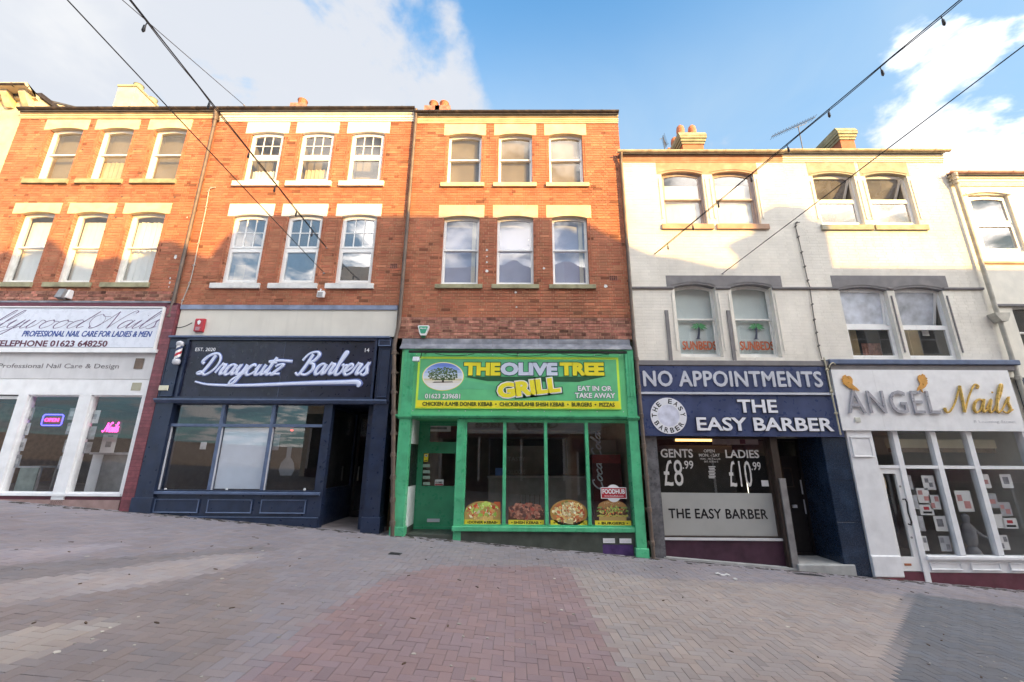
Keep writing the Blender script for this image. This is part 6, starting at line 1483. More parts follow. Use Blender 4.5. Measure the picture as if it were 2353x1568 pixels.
# window film, lettering, lamps
Yf = Yw+.035
fm = thing('window_film', 'frosted grey film across the lower barber window lettered THE EASY BARBER', 'window film', ((wx0+wx1)/2, Yf, zwb))
zf1 = Z_(1640, 1133, Yf); bx(fm, 'film', M['film'], wx0+.046, wx1-.046, Yf-.001, Yf, zwb+.031, zf1)
pxt('THE EASY BARBER', 1537, 1763, 1170, 1192, Yf-.002, M['black'], parent=fm, bold=.0, fat=.005, depth=.003, space=1.05)
wl = thing('price_lettering', 'white vinyl GENTS and LADIES prices lettered on the upper barber window', 'window lettering', ((wx0+wx1)/2, Yf, zf1)); wt = mat('greyed_white_vinyl', (.60, .59, .57), .5, .03)
for s_, l, r, t, b, bo in (('GENTS', 1518, 1592, 1032, 1052, .02), ('LADIES', 1667, 1744, 1034, 1053, .02), ('\u00a38', 1525, 1569, 1057, 1117, .0), ('.99', 1568, 1593, 1059, 1078, .01), ('\u00a310', 1675, 1727, 1059, 1119, .0), ('.99', 1726, 1748, 1062, 1081, .01), ('OPEN', 1617, 1642, 1033, 1040, .01), ('MON. - SAT', 1606, 1654, 1043, 1050, .01), ('MON. - FRI. 9 to 6.30', 1609, 1655, 1053, 1057, .0), ('SAT. 8.30 to 5', 1618, 1650, 1059, 1063, .0)):
    pxt(s_, l, r, t, b, Yf, wt, parent=wl, bold=bo, depth=.001)
for i in range(8): pxb(wl, 'small_print', wt, 1628+(i % 3), 1644-(i % 2)*2, 1072+i*3.6, 1074+i*3.6, Yf, .001)
dk = thing('window_backing', 'dark panel hung behind the price lettering', 'panel', ((wx0+wx1)/2, Yf+.3, zf1)); bx(dk, 'sheet', mat('dark_grey_panel', (.045, .042, .038), .6, .1, 3), wx0+.02, wx1-.5, Yf+.55, Yf+.57, zf1-.1, Z_(1640, 1024, Yf+.5))
def tube_light(l, r, y_, Y, m, label, vertical=False):
    if vertical: a = X_(l, (y_[0]+y_[1])/2, Y); P = [(a, Y, Z_(l, y_[0], Y)), (a+.02, Y, Z_(l, y_[1], Y))]
    else: P = [(X_(l, y_, Y), Y, Z_(l, y_, Y)), (X_(r, y_, Y), Y, Z_(l, y_, Y))]
    r0 = thing('strip_light', label, 'strip light', P[0]); MB().tube(P, .032, 8).build('tube', m, r0, smooth=True)
    e = Vector(P[1])-Vector(P[0]); e.normalize()
    MB().tube([Vector(P[0])-e*.05, Vector(P[0])], .028, 8).build('end_cap', M['metal'], r0); MB().tube([Vector(P[1]), Vector(P[1])+e*.05], .028, 8).build('end_cap', M['metal'], r0)
tube_light(1551, 1692, 1011, .6, M['tube_warm'], 'orange glowing strip light along the top of the barber window')
tube_light(1796, 1846, 1055, dy+.4, M['tube_white'], 'short pale strip light above the black barber door')
tube_light(1718, 1726, (1072, 1146), .9, M['tube_white'], 'upright glowing strip light behind the right half of the barber window', True)
pxnotice(1636, 1742, 1006, 1022, .4, mat('pale_pink_grey_strip', (.38, .33, .31), .6, .1), 'pale strip sign behind the top right of the barber window', name='strip_sign', cat='sign', marks=[(.6, .72, .1, .9, M['maroon'])])
pxnotice(1750, 1766, 1104, 1118, Yf, M['paper'], 'small white square notice at the right edge of the barber window')
# ---------------------------------------------------------------- shop E : white nail salon
zt1, zt2_, zb2 = Z_(2100, 828, -.1), Z_(2100, 851, -.1), Z_(2100, 990, -.14)
bx(hE, 'fascia_cornice', M['navy_edge'], XB45+.08, XB56+.12, -.18, .009, (zt1+zt2_)/2, zt1, bev=.015); bx(hE, 'fascia_trim', M['grey_paint'], XB45+.10, XB56+.10, -.13, .009, zt2_, (zt1+zt2_)/2-.001)
Yb = -.14
a, b = X_(1923, 920, Yb), X_(2338, 925, Yb)
s3 = thing('shop_sign', 'white shop sign with silver ANGEL and gold script Nails and two gold cherub cut-outs', 'shop sign', ((a+b)/2, Yb, zb2))
bx(s3, 'board', M['white_paint'], a, b, Yb, .009, zb2, zt2_-.002); bx(s3, 'board_seam', M['offwhite'], X_(2015, 900, Yb)-.002, X_(2015, 900, Yb)+.002, Yb-.001, Yb, zb2+.02, zt2_-.02)
pxt('ANGEL', 1944, 2154, 898, 951, Yb-.02, M['silver'], parent=s3, bold=0, depth=.03, space=1.15)
script('Nails', X_(2180, 949, Yb), X_(2322, 949, Yb), Z_(2250, 949, Yb), Z_(2250, 918, Yb)-Z_(2250, 949, Yb), Yb-.03, M['gold'], w=.030, contrast=.35, slant=.6, parent=s3, n=8, squash=.8)
text('8 Leeming Street', X_(2238, 971, Yb), X_(2335, 971, Yb), Z_(2287, 974, Yb), Z_(2287, 966, Yb), Yb, mat('very_pale_grey_letters', (.66, .66, .69), .5), parent=s3)
CH = [(.1, 1), (.28, 1.08), (.35, .98), (.5, 1.02), (.62, .95), (.7, .8), (.66, .62), (.62, .5), (.72, .4), (.85, .3), (1.0, .1), (.86, .12), (.7, .22), (.66, .05), (.55, .0), (.58, .2), (.42, .25), (.25, .35), (.12, .48), (.02, .55), (.08, .62), (-.02, .68), (.06, .75), (-.04, .83), (.08, .88)]
for (l, r, t, b_, fl2) in ((1935, 1970, 865, 903, 1), (2101, 2131, 863, 903, -1)):
    xa0, xa1, za0, za1 = X_(l, 884, Yb), X_(r, 884, Yb), Z_(l, b_, Yb), Z_(l, t, Yb)
    P = [((xa0+(xa1-xa0)*u) if fl2 > 0 else (xa1-(xa1-xa0)*u), za0+(za1-za0)*v) for u, v in CH]
    MB().prism(P, Yb-.03, Yb-.015).build('cherub_silhouette', M['copper'], s3)
lx, lz = at(1970, 965, Yb); tag(bx(None, 'wall_plate', mat('cream_grey_plate', (.55, .55, .48), .5), lx-.055, lx+.055, Yb-.02, Yb-.001, lz-.05, lz+.05, bev=.004), 'small cream switch plate low on the white gold-lettered sign', 'plate')
# left pilaster
pa, pb_ = X_(1990, 1150, -.08)-.0, X_(2032, 1150, -.02)
zfE = g(7.6)
pe = bx(hE, 'pilaster', M['white_paint'], XB45+.19, pb_-.02, -.09, .12, g(7.3)-.2, zb2-.001); bx(hE, 'pilaster_plinth', M['white_paint'], XB45+.18, pb_, -.12, .12, g(7.3)+.02, g(7.3)+.42, bev=.02)
panel_moulding(hE, XB45+.24, pb_-.09, Z_(1990, 1050, -.1), zb2-.14, -.105, M['white_paint'])
bx(hE, 'base_brick', M['maroon_tile'], XB45+.19, pb_-.02, -.11, .1, g(7.3)-.2, g(7.3)+.019)
# frames
zto, zdo = Z_(2150, 1074, 0), Z_(2010, 1280, 0)
zsE = Z_(2250, 1277, 0)
xE1 = XB56-.02
door0, door1 = pb_-.015, X_(2098, 1200, 0)+.0
bx(hE, 'transom', M['white_paint'], door0, xE1, -.04, .07, zto-.03, zto+.035)
m2, m3 = X_(2177, 1150, 0), X_(2262, 1150, 0)
mw = .055
bx(hE, 'door_post', M['white_paint'], door1-.05, door1+.06, -.05, .08, g(8)-.1, zb2-.001)
for x_ in (m2, m3): bx(hE, 'mullion', M['white_paint'], x_-mw, x_+mw, -.05, .07, zsE, zb2-.001, bev=.02)
bx(hE, 'window_post', M['white_paint'], xE1-.16, xE1+.10, -.06, .10, g(10)-.3, zb2-.001)
bays = [(door1+.06, m2-mw), (m2+mw, m3-mw), (m3+mw, xE1-.16)]
for i, (p, q) in enumerate(bays):
    quad(p, q, zsE, zto-.03, .02).build('pane', M['glass_shop'], hE); quad(p, q, zto+.035, zb2, .02).build('pane', M['glass_shop'], hE)
quad(door0, door1-.05, zto+.035, zb2, .02).build('pane', M['glass_shop'], hE)
bx(hE, 'sill', M['white_paint'], door1+.06, xE1, -.10, .08, zsE-.07, zsE, bev=.012)
zrb = Z_(2250, 1317, -.05)
bx(hE, 'stall_riser', M['white_paint'], door1+.06, xE1, -.04, .12, zrb, zsE-.071)
for p, q in bays: panel_moulding(hE, p+.04, q-.04, zrb+.05, zsE-.12, -.055, M['white_paint'])
bx(hE, 'plinth', M['maroon'], door0, xE1+.2, -.03, .12, g(10)-.5, zrb-.001)
mb = MB(); frame_ring(mb, door0+.005, door1-.055, Z_(2050, 1312, 0), zto-.035, .10, -.02, .04, wb=.26); de = mb.build('door', M['upvc'], hE)
zd0 = Z_(2050, 1312, 0)
quad(door0+.105, door1-.155, zd0+.26, zto-.135, .01).build('pane', M['glass_shop'], de)
hx = door1-.12; hz0, hz1 = Z_(2072, 1205, -.05), Z_(2072, 1148, -.05)
MB().tube([(hx, -.02, hz1), (hx-.01, -.09, hz1+.01), (hx, -.10, hz1-.05), (hx-.02, -.10, (hz0+hz1)/2), (hx, -.10, hz0+.05), (hx-.01, -.09, hz0-.01), (hx, -.02, hz0)], .014, 8).build('handle', M['black'], de)
for z in (Z_(2060, 1118, 0), Z_(2085, 1235, 0)): MB().disc(hx, z, .02, .02, -.03, -.0201, 10).build('lock', M['metal'], de)
bx(de, 'letter_plate', M['orange_pot'], door0+.14, door1-.25, -.03, -.0201, zd0+.10, zd0+.14)
shop_room(hE, door0-.2, xE1+.1, g(8.5)-.05, zb2+.1, .10, 4.5, mat('mauve_grey_salon_wall', (.24, .19, .20), .8, .1, 2))
# things in the salon
bl = thing('ceiling_panel', 'long beige ceiling light box seen through the top lights of the white nail salon', 'light box', (X_(2170, 1020, .3), .3, Z_(2170, 1040, .3)))
a, b = X_(2050, 1015, .3), X_(2286, 1015, .3); bx(bl, 'panel', mat('beige_diffuser', (.62, .55, .38), .6, .03), a, b, .3, .5, Z_(2170, 1030, .3), Z_(2170, 1010, .3)); bx(bl, 'lower_rail', mat('brown_rail', (.20, .13, .08), .6), a+.02, b-.02, .32, .48, Z_(2170, 1040, .3), Z_(2170, 1030, .3)-.001)
pinkm = mat('pink_print', (.55, .25, .24), .5, .1); redm = M['red']
def card(i, l, r, t, b, m, marks, label, Y=.035): return pxnotice(l, r, t, b, Y, m, label, name='window_card', cat='card', group='cards stuck in the white salon window', marks=marks)
lay = [
 (2074, 2096, 1093, 1125, 'white card with a grey flower print, top left of the first window bay', [(.3, .7, .2, .7, gp)]),
 (2120, 2148, 1093, 1126, 'pale frosted card, top right of the first window bay', [(.2, .5, .5, .8, gp), (.5, .8, .2, .5, gp)]),
 (2108, 2136, 1122, 1156, 'white card with two pink circles, above the price card of the first window bay', [(.1, .45, .55, .85, pinkm), (.5, .9, .15, .45, pinkm)]),
 (2084, 2110, 1138, 1170, 'pale card at the left middle of the first window bay', [(.2, .8, .3, .7, gp2)]),
 (2136, 2160, 1138, 1171, 'pink and white grid card beside the door-side mullion of the first bay', [(.1, .45, .1, .45, pinkm), (.55, .9, .55, .9, pinkm)]),
 (2114, 2145, 1160, 1184, 'white price card with red box reading 25 in the first bay', [(.3, .7, .5, .8, redm), (.2, .85, .15, .35, M['black'])]),
 (2098, 2124, 1186, 1221, 'blank white card in the lower left of the first bay', []),
 (2148, 2176, 1186, 1221, 'translucent grey card in the lower right of the first bay', [(.2, .7, .3, .8, gp)]),
 (2112, 2132, 1232, 1266, 'pale grid card at the bottom left of the first bay', [(.1, .45, .1, .45, gp), (.55, .9, .55, .9, gp)]),
 (2160, 2184, 1232, 1267, 'framed grid card at the bottom right of the first bay', [(.1, .45, .55, .9, gp), (.55, .9, .1, .45, gp)]),
 (2198, 2234, 1128, 1176, 'large white price poster with pink discs hanging in the middle bay', [(.1, .4, .5, .8, pinkm), (.45, .85, .15, .5, pinkm)]),
 (2251, 2275, 1090, 1122, 'white card with pink nails, top left of the third bay', [(.2, .8, .3, .6, pinkm)]),
 (2266, 2292, 1134, 1168, 'white card with pink hand, second down at the left of the third bay', [(.2, .8, .3, .6, pinkm)]),
 (2276, 2306, 1182, 1214, 'blank white card, third down at the left of the third bay', []),
 (2300, 2326, 1090, 1122, 'translucent card, top right of the third bay', [(.2, .7, .3, .8, gp)]),
 (2298, 2324, 1154, 1186, 'white card with pink discs above the price card of the third bay', [(.1, .4, .5, .8, pinkm), (.45, .85, .15, .5, pinkm)]),
 (2305, 2338, 1191, 1215, 'white price card with red box in the third bay', [(.3, .7, .5, .8, redm), (.2, .85, .15, .35, M['black'])]),
 (2295, 2318, 1230, 1264, 'grey grid card at the bottom of the third bay', [(.1, .45, .1, .45, gp), (.55, .9, .55, .9, gp)]),
]
for i, (l, r, t, b, lab, mk) in enumerate(lay): card(i, l, r, t, b, M['paper'] if i % 3 else gp2, mk, lab)
dp_ = pxnotice(1996, 2036, 1098, 1122, .03, mat('yellow_red_print', (.5, .38, .22), .5, .2, 10), 'yellow and red open sign at the top of the white salon door glass', name='open_sign', cat='sign', marks=[(.1, .9, .05, .35, M['red'])])
dn = thing('opening_hours_board', 'dark opening-hours board with white rows on the white salon door', 'sign', (X_(2030, 1180, .03), .03, Z_(2030, 1222, .03)))
bx(dn, 'board', M['black'], X_(2006, 1180, .03), X_(2056, 1180, .03), .028, .032, Z_(2030, 1225, .03), Z_(2030, 1138, .03))
for i in range(8):
    for (l, r) in ((2004, 2014), (2028, 2042)): pxb(dn, 'text_row', gp2, l+i*2.4-4, r+i*2.4-6, 1160+i*7.2, 1162.5+i*7.2, .0275, .002)
vz = thing('statue', 'pale grey figurine with outstretched arm standing in the middle bay of the white salon', 'statue', (X_(2240, 1270, .5), .5, zsE-.3))
sx, sz = X_(2228, 1230, .5), zsE-.25
MB().lathe([(.14, sz), (.16, sz+.10), (.12, sz+.25), (.07, sz+.33), (.10, sz+.40), (.12, sz+.55), (.11, sz+.72), (.05, sz+.80), (.07, sz+.88), (.07, sz+.94), (.02, sz+.99)], sx, .5, 14).build('body', gp2, vz, smooth=True)
MB().tube([(sx+.08, .5, sz+.7), (sx+.22, .45, sz+.55), (sx+.34, .42, sz+.50)], [.04, .03, .02], 8).build('arm', gp2, vz, smooth=True)

# ================================================================ the other side of the street (behind the viewer): casts the shade, shows in the glass
YO = -13.0
def sunback(px, py):
    x, z = at(px, py, 0.0); return (x-YO*math.tan(SUN_A)*1.0, z-YO*math.tan(SUN_E)/math.cos(SUN_A))
SIL = [(-900, 590), (-300, 590), (0, 579), (40, 572), (85, 553), (115, 549), (146, 576), (226, 597), (278, 588), (330, 565), (369, 553), (400, 553), (435, 576), (470, 590), (500, 597), (519, 581), (545, 545), (575, 510), (612, 492),
       (654, 492), (773, 496), (940, 496), (1160, 498), (1330, 501), (1390, 535), (1440, 559), (1499, 584), (1569, 593), (1640, 610), (1664, 614), (1722, 614), (1727, 575), (1700, 547), (1767, 522), (1756, 497), (1777, 489), (1783, 471),
       (1852, 474), (1861, 503), (1893, 510), (1902, 533), (1918, 612), (2223, 615), (2350, 616), (3400, 622)]
def hall_block(name, label, i0, i1, m, nwin):
    pts = [sunback(*p) for p in SIL[i0:i1+1]]
    x0, x1 = pts[0][0], pts[-1][0]; lo_ = min(z for x, z in pts)-.9
    r = thing(name, label, 'building', ((x0+x1)/2, YO, g((x0+x1)/2)))
    MB().prism([(x0, lo_)]+pts+[(x1, lo_)], YO-.45, YO).build('parapet', m, r)
    zb = -4.5
    MB().box(x0+.001, x1-.001, YO-8, YO-.001, zb, lo_+.001).build('wall', m, r)
    n = nwin; w = (x1-x0)/n; g0 = g((x0+x1)/2)
    for k in range(n):
        c = x0+w*(k+.5)
        for zz in (4.3, 7.3):
            if zz+1.7 > lo_+.3: continue
            mb = MB(); frame_ring(mb, c-.5, c+.5, zz, zz+1.7, .07, YO, YO+.05); mb.box(c-.43, c+.43, YO, YO+.05, zz+.83, zz+.89); wn_ = mb.build('window', M['upvc'], r)
            quad(c-.43, c+.43, zz+.07, zz+1.63, YO+.01).build('pane', M['black'], wn_); bx(r, 'sill', M['stone'], c-.6, c+.6, YO, YO+.12, zz-.12, zz-.001)
    bx(r, 'shop_fascia', random.choice([M['navy'], M['maroon'], M['offwhite'], M['green_riser']]), x0+.1, x1-.1, YO, YO+.2, g0+2.75, g0+3.35)
    bx(r, 'shop_window', M['black'], x0+.3, x1-.3, YO, YO+.05, g0+.6, g0+2.7); bx(r, 'stall_riser', M['maroon_dark'], x0+.3, x1-.3, YO, YO+.08, g0-.6, g0+.599)
    for k in range(4): bx(r, 'mullion', M['white_paint'], x0+.3+(x1-x0-.7)*k/3, x0+.4+(x1-x0-.7)*k/3, YO+.05, YO+.1, g0+.6, g0+2.7)
    return r
hall_block('opposite_building', 'plain rendered building across the street, far left of the row behind the viewer', 0, 1, M['hall'], 4)
hall_block('opposite_building', 'rendered building with curved gables across the street behind the viewer', 1, 10, M['hall'], 5)
hall_block('opposite_building', 'brick building with a curved gable and level parapet across the street behind the viewer', 10, 24, M['hall2'], 6)
hall_block('opposite_building', 'lower building with sloping roofline across the street behind the viewer', 24, 30, M['hall'], 2)
hall_block('opposite_building', 'brick building with a stepped chimney across the street behind the viewer', 30, 41, M['hall2'], 2)
hall_block('opposite_building', 'long low rendered building across the street, far right of the row behind the viewer', 41, 44, M['hall'], 7)
gp_s = thing('shop_sign', 'white fascia sign reading Glazey Place across the street, seen mirrored in the takeaway glass', 'shop sign', (.4, YO+.22, 3.1))
bx(gp_s, 'board', M['white'], -2.6, 4.4, YO+.201, YO+.25, 2.95, 3.75)
t_ = text('Glazey Place', -2.1, 2.2, 3.12, 3.62, YO+.251, M['black'], parent=gp_s, flip=True, bold=.02)
# ================================================================ cables and strings of lights over the street
def cable(name, label, anchor, start, Ys, r=.0085, double=False, bulbs=(), sag=.06, m=None, cat='cable', Ya=-.02):
    ax, az = at(*anchor, Ya); P0 = Vector((ax, Ya, az)); sx, sz = at(*start, Ys); P1 = Vector((sx, Ys, sz))
    tE = (YO+.25-P0.y)/(P1.y-P0.y); PE = P0+(P1-P0)*tE
    o = thing(name, label, cat, P0)
    def pt(t): p = P0.lerp(PE, t); p.z -= sag*4*t*(1-t); return p
    n = 40
    MB().tube([pt(i/n) for i in range(n+1)], r, 6).build('wire', m or M['cable'], o, smooth=True)
    if double: MB().tube([pt(i/n)+Vector((0, 0, -.010-.022*abs(math.sin(i*.9)))) for i in range(n+1)], r*.8, 5).build('wire', m or M['cable'], o, smooth=True)
    MB().tube([P0+Vector((0, .04, 0)), P0+Vector((0, -.03, 0)), P0+Vector((0, -.04, -.03))], .014, 6).build('hook', M['metal'], o)
    for k, t in enumerate(bulbs):
        p = pt(t); dx = .012*math.sin(k*2.2)
        MB().tube([p, p+Vector((dx, 0, -.06)), p+Vector((dx*2, 0, -.075)), p+Vector((dx*2, 0, -.15)), p+Vector((dx*2, 0, -.175))], [.006, .007, .016, .021, .008], 7).build('bulb', M['cable'], o, smooth=True)
    return o
cable('overhead_cable', 'thin dark cable from the top left corner down to the house with white lintels', (745, 628), (160, 0), -5.6, r=.0085, double=False, sag=.03)
cable('string_lights', 'double dark cable with hanging bulbs from the top left down to the brick wall', (751, 570), (305, 0), -5.6, double=True, bulbs=(.06, .12, .18, .25, .33, .42, .52, .62), sag=.03, cat='string lights')
cable('overhead_cable', 'thin cable crossing the string lights near the top left and ending at the roof gutter', (562, 243), (283, 0), -3.6, r=.008, sag=.02, Ya=-.2)
cable('string_lights', 'double dark cable with small hanging bulbs from the top right to the cream wall', (1505, 583), (2200, 0), -5.2, double=True, bulbs=tuple(.03+.052*i for i in range(13)), sag=.03, cat='string lights')
cable('overhead_cable', 'thin cable from the right edge of the sky down to above the SUNBEDS windows', (1660, 629), (2353, 100), -4.8, r=.0085, sag=.03)
def wall_wire(label, pts, r, m, Y=-.02, clips=True, name='wall_cable'):
    P = [(X_(x, y, Y), Y, Z_(x, y, Y)) for x, y in pts]; o = thing(name, label, 'cable', P[-1])
    MB().tube(curvept(P, 4), r, 6).build('wire', m, o, smooth=True)
    if clips:
        for k in range(1, len(P)-1): MB().tube([Vector(P[k])+Vector((-.02, 0, -.015)), Vector(P[k])+Vector((.02, -.01, .015))], r*1.9, 6).build('clip', m, o)
wall_wire('thin grey clipped wire hanging down the cream wall between the two painted houses', [(1838, 511), (1830, 512), (1828, 520), (1834, 545), (1842, 580), (1849, 613), (1856, 645), (1861, 662), (1866, 700), (1871, 735), (1876, 765), (1881, 795), (1888, 825)], .010, mat('grey_cable', (.12, .11, .10), .6))
wall_wire('dirty white wire with a hooked top beside the left brown downpipe', [(495, 431), (485, 433), (480, 440), (474, 476), (467, 510), (456, 560), (446, 610), (436, 650), (420, 690), (404, 735), (397, 760)], .011, M['cable_w'])
wall_wire('short black wire looping to the red alarm box', [(400, 752), (412, 753), (425, 750), (436, 745), (442, 742)], .010, M['cable'], clips=False)
wall_wire('cream conduit running down between the blue barber sign and the white salon sign', [(1893, 822), (1900, 850), (1910, 900), (1921, 950), (1932, 1000)], .017, mat('cream_conduit', (.55, .50, .36), .6), Y=-.16)
wall_wire('short cream hooked cable at the top left corner of the white salon sign', [(1905, 845), (1908, 838), (1914, 834), (1920, 838)], .012, mat('cream_conduit', (.55, .50, .36), .6), Y=-.19, clips=False)
# ================================================================ small things on the walls
x, z = at(459, 748, -.06)
ra = thing('alarm_box', 'red box alarm on the cream panel above the barber pole', 'alarm box', (x, -.06, z-.16))
MB().xprism([(.0-.02, z-.16), (-.09, z-.15), (-.10, z+.13), (-.08, z+.16), (-.02, z+.16)], x-.10, x+.10).build('casing', M['red'], ra)
MB().prism([(x-.04, z+.09), (x+.0, z+.12), (x+.04, z+.09), (x+.03, z+.03), (x, z+.0), (x-.03, z+.03)], -.104, -.098).build('shield', M['white'], ra)
for k in range(4): bx(ra, 'print_line', M['letter_silver'], x-.06, x+.05-.02*(k % 2), -.0985, -.0955, z-.06-.022*k, z-.052-.022*k)
x, z = at(738, 672, -.1)
fl2 = thing('floodlight', 'white floodlight under the gap between the middle and right sills of the white-linteled house', 'lamp', (x, -.1, z-.1))
MB().xprism([(-.14, z-.13), (-.06, z-.12), (-.04, z+.02), (-.12, z+.03)], x-.08, x+.08).build('lamp_head', M['white'], fl2); bx(fl2, 'lens', M['metal'], x-.06, x+.06, -.150, -.141, z-.11, z-.01)
MB().tube([(x-.03, -.08, z), (x-.05, -.05, z+.10), (x-.05, .0, z+.11)], .015, 6).build('arm', M['white'], fl2)
x, z = at(147, 677, -.12)
fl3 = thing('floodlight', 'grey and white floodlight on the brick just above the nail salon telephone sign', 'lamp', (x, -.12, z-.1))
MB().xprism([(-.22, z-.10), (-.10, z-.12), (-.04, z+.10), (-.16, z+.13)], x-.11, x+.05).build('lamp_head', M['metal'], fl3); MB().xprism([(-.14, z-.08), (-.01, z-.08), (-.01, z+.13), (-.10, z+.13)], x+.051, x+.10).build('bracket', M['white'], fl3)
# ================================================================ aerials
def aerial(label, base, top, boom0, boom1, Y, n=14):
    bxx, bz = at(*base, Y); tx, tz = at(*top, Y); a = Vector((X_(*boom0, Y), Y, Z_(*boom0, Y))); b = Vector((X_(*boom1, Y), Y, Z_(*boom1, Y)))
    o = thing('tv_aerial', label, 'aerial', (bxx, Y, bz))
    MB().tube([(bxx, Y, bz-.8), (tx, Y, tz)], .016, 6).build('mast', M['metal_dk'], o); MB().tube([a, b], .013, 6).build('boom', M['metal_dk'], o)
    for i in range(n): p = a.lerp(b, (i+.5)/n); MB().tube([p+Vector((0, -.16, .0)), p+Vector((0, .16, 0))], .006, 5).build('element', M['metal_dk'], o)
    for i in range(n): p = a.lerp(b, (i+.5)/n); MB().tube([p, p+Vector((-.012, -.02, .05))], .006, 5).build('element', M['metal_dk'], o)
    m_ = a.lerp(b, .72); MB().tube([Vector((tx, Y, tz-.03))-Vector((.13, 0, .05)), Vector((tx, Y, tz-.02)), m_+Vector((.05, 0, -.06)), m_+Vector((.12, 0, .02))], .010, 5).build('bracket', M['metal_dk'], o)
M['metal_dk'] = mat('weathered_dark_aerial', (.05, .06, .09), .5, .1, 6)
aerial('television aerial with a long slanting boom on the roof between the two painted chimneys', (1843, 338), (1834, 290), (1773, 315), (1873, 270), 2.6, 16)
aerial('small upright television aerial left of the chimney with round pots', (1528, 340), (1524, 316), (1523, 313), (1531, 338), 3.0, 8)
# ================================================================ pavement details
def ground_obj(px, py): x, y = ground_pt(px, py); return x, y, g(x)
def cover(px, py, w, d, label):
    x, y, z = ground_obj(px, py); o = thing('drain_cover', label, 'drain cover', (x, y, z))
    o.rotation_euler = (0, -ANG, 0)
    mb = MB(); mb.v = []; mb.box(-w/2, w/2, -d/2, d/2, .0, .006)
    me = mb.mesh('frame', M['cover'], (0, 0, 0)); q = bpy.data.objects.new('frame', me); COL.objects.link(q); q.parent = o; WL[q.name] = Vector((x, y, z))
    for k in range(5):
        mb = MB().box(-w*.4, w*.4, -d*.4+d*.8*k/5, -d*.4+d*.8*(k+.55)/5, .0061, .010); me = mb.mesh('bar', M['cover'], (0, 0, 0)); q = bpy.data.objects.new('bar', me); COL.objects.link(q); q.parent = o; WL[q.name] = Vector((x, y, z))
M['cover'] = mat('dark_iron_cover', (.035, .035, .04), .6, .15, 8)
cover(908, 1273, .20, .16, 'small dark square drain cover in front of the green door pilaster')
cover(1858, 1321, .55, .14, 'long dark drain grate in front of the black barber door step')
cover(1270, 1311, .14, .12, 'tiny dark cover in the paving before the green shop window') if False else None
def litter(px, py, L, wd, label, ang, m='paper', name='litter_scrap'):
    x, y, z = ground_obj(px, py); mb = MB(); n = 5; P = []
    for i in range(n+1):
        t = i/n-.5; P.append((t*L, wd*.5*(1-.5*abs(t)), .012+.014*math.sin(i*1.9)))
    vs = []
    for (a, b, h_) in P:
        for s in (-1, 1): lx_ = a*math.cos(ang)-s*b*math.sin(ang); ly = a*math.sin(ang)+s*b*math.cos(ang); vs.append((x+lx_, y+ly, g(x+lx_)+h_+(.006 if s > 0 else 0)))
    k = len(vs); vs += [(a, b, c-.003) for a, b, c in vs]
    for i in range(n): q = 2*i; mb.face((q, q+2, q+3, q+1)); mb.face((k+q, k+q+1, k+q+3, k+q+2)); mb.face((q, k+q, k+q+2, q+2)); mb.face((q+1, q+3, k+q+3, k+q+1))
    mb.face((0, 1, k+1, k)); mb.face((2*n, k+2*n, k+2*n+1, 2*n+1)); mb.v = vs
    return tag(mb.build(name, M[m], None), label, 'litter')
litter(1661, 1322, .24, .07, 'white crumpled paper strip on the pavement before the blue barber window', -.15)
litter(1690, 1333, .07, .05, 'tiny white paper scrap just right of the paper strip by the barber', .6)
litter(2275, 1347, .30, .08, 'long white wrapper lying before the white nail salon', -.2)
litter(2065, 1326, .05, .04, 'small pale scrap at the foot of the white pilaster', .2) if False else None
gum = MB(); rr = random.Random(11)
spots = [(318, 1418), (235, 1452), (253, 1443), (131, 1499), (241, 1496), (1274, 1330), (1083, 1283), (1700, 1430), (1748, 1424), (1810, 1441), (1665, 1433), (1290, 1402), (1318, 1412), (1252, 1432), (1120, 1467), (1055, 1434), (950, 1503), (1088, 1561), (838, 1313), (603, 1266), (200, 1279), (1915, 1388), (2100, 1352), (1995, 1457), (2120, 1440), (1350, 1325), (510, 1330), (575, 1405), (640, 1465), (810, 1402), (900, 1368)]
for i in range(60): spots.append((rr.uniform(0, 2353), rr.uniform(1330, 1568)))
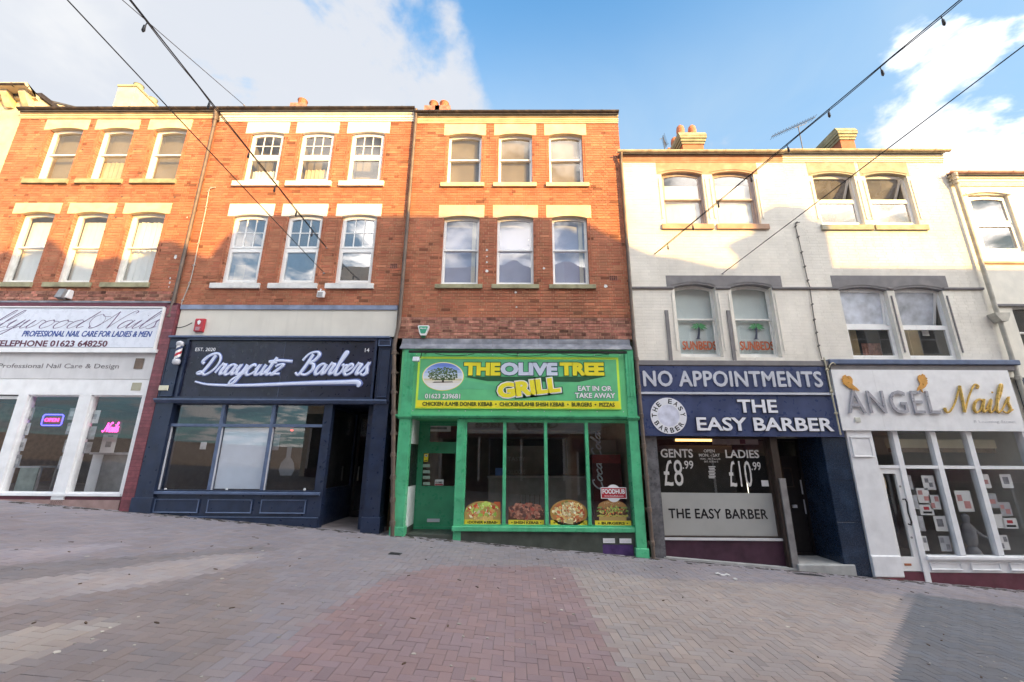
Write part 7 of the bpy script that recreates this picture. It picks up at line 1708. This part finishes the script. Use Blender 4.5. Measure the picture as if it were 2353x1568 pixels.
for k, (px, py) in enumerate(spots):
    x, y, z = ground_obj(px, py); r = rr.uniform(.012, .026) if k < 31 else rr.uniform(.007, .015)
    n = 9; k_ = 1 if k < 12 else rr.uniform(.45, .8)
    P = [(x+r*rr.uniform(.75, 1.15)*math.cos(6.283*i/n), y+r*rr.uniform(.75, 1.15)*math.sin(6.283*i/n)) for i in range(n)]
    gum.add([(a, b, g(a)+.0045) for a, b in P]+[(a, b, g(a)-.004) for a, b in P], [tuple(range(n))]+[(i, n+i, n+(i+1) % n, (i+1) % n) for i in range(n)], (k_, k_*.98, k_*.94))
gum.build('chewing_gum_spots', mat('trodden_gum', (.60, .58, .54), .8, .06, 6, attr=True), None, kind='stuff')

dirt = MB(); rr = random.Random(5)
for k in range(520):
    x = rr.uniform(-10.5, 10.5); y = -.10-abs(rr.gauss(0, .09)); r = rr.uniform(.012, .05); n = 8
    P = [(x+r*rr.uniform(.6, 1.3)*1.8*math.cos(6.283*i/n), y+r*rr.uniform(.5, 1.2)*.5*math.sin(6.283*i/n)) for i in range(n)]
    k_ = rr.uniform(.5, 1.2); h_ = .0035+.000004*k
    dirt.add([(a, b, g(a)+h_) for a, b in P]+[(a, b, g(a)-.003) for a, b in P], [tuple(range(n))]+[(i, n+i, n+(i+1) % n, (i+1) % n) for i in range(n)], (k_, k_, k_))
for k in range(150):
    x = rr.uniform(-11, 11); y = -rr.random()**2*5.5-.15; r = rr.uniform(.008, .022); n = 6; an = rr.uniform(0, 3.1)
    P = [(x+r*(math.cos(6.283*i/n)*1.6*math.cos(an)-math.sin(6.283*i/n)*.5*math.sin(an)), y+r*(math.cos(6.283*i/n)*1.6*math.sin(an)+math.sin(6.283*i/n)*.5*math.cos(an))) for i in range(n)]
    dirt.add([(a, b, g(a)+.006+.000004*k) for a, b in P]+[(a, b, g(a)-.003) for a, b in P], [tuple(range(n))]+[(i, n+i, n+(i+1) % n, (i+1) % n) for i in range(n)], (1.0, .7, .5))
dirt.build('dirt_and_leaf_crumbs', mat('street_dirt', (.085, .075, .065), .95, .2, 9, attr=True), None, kind='stuff')
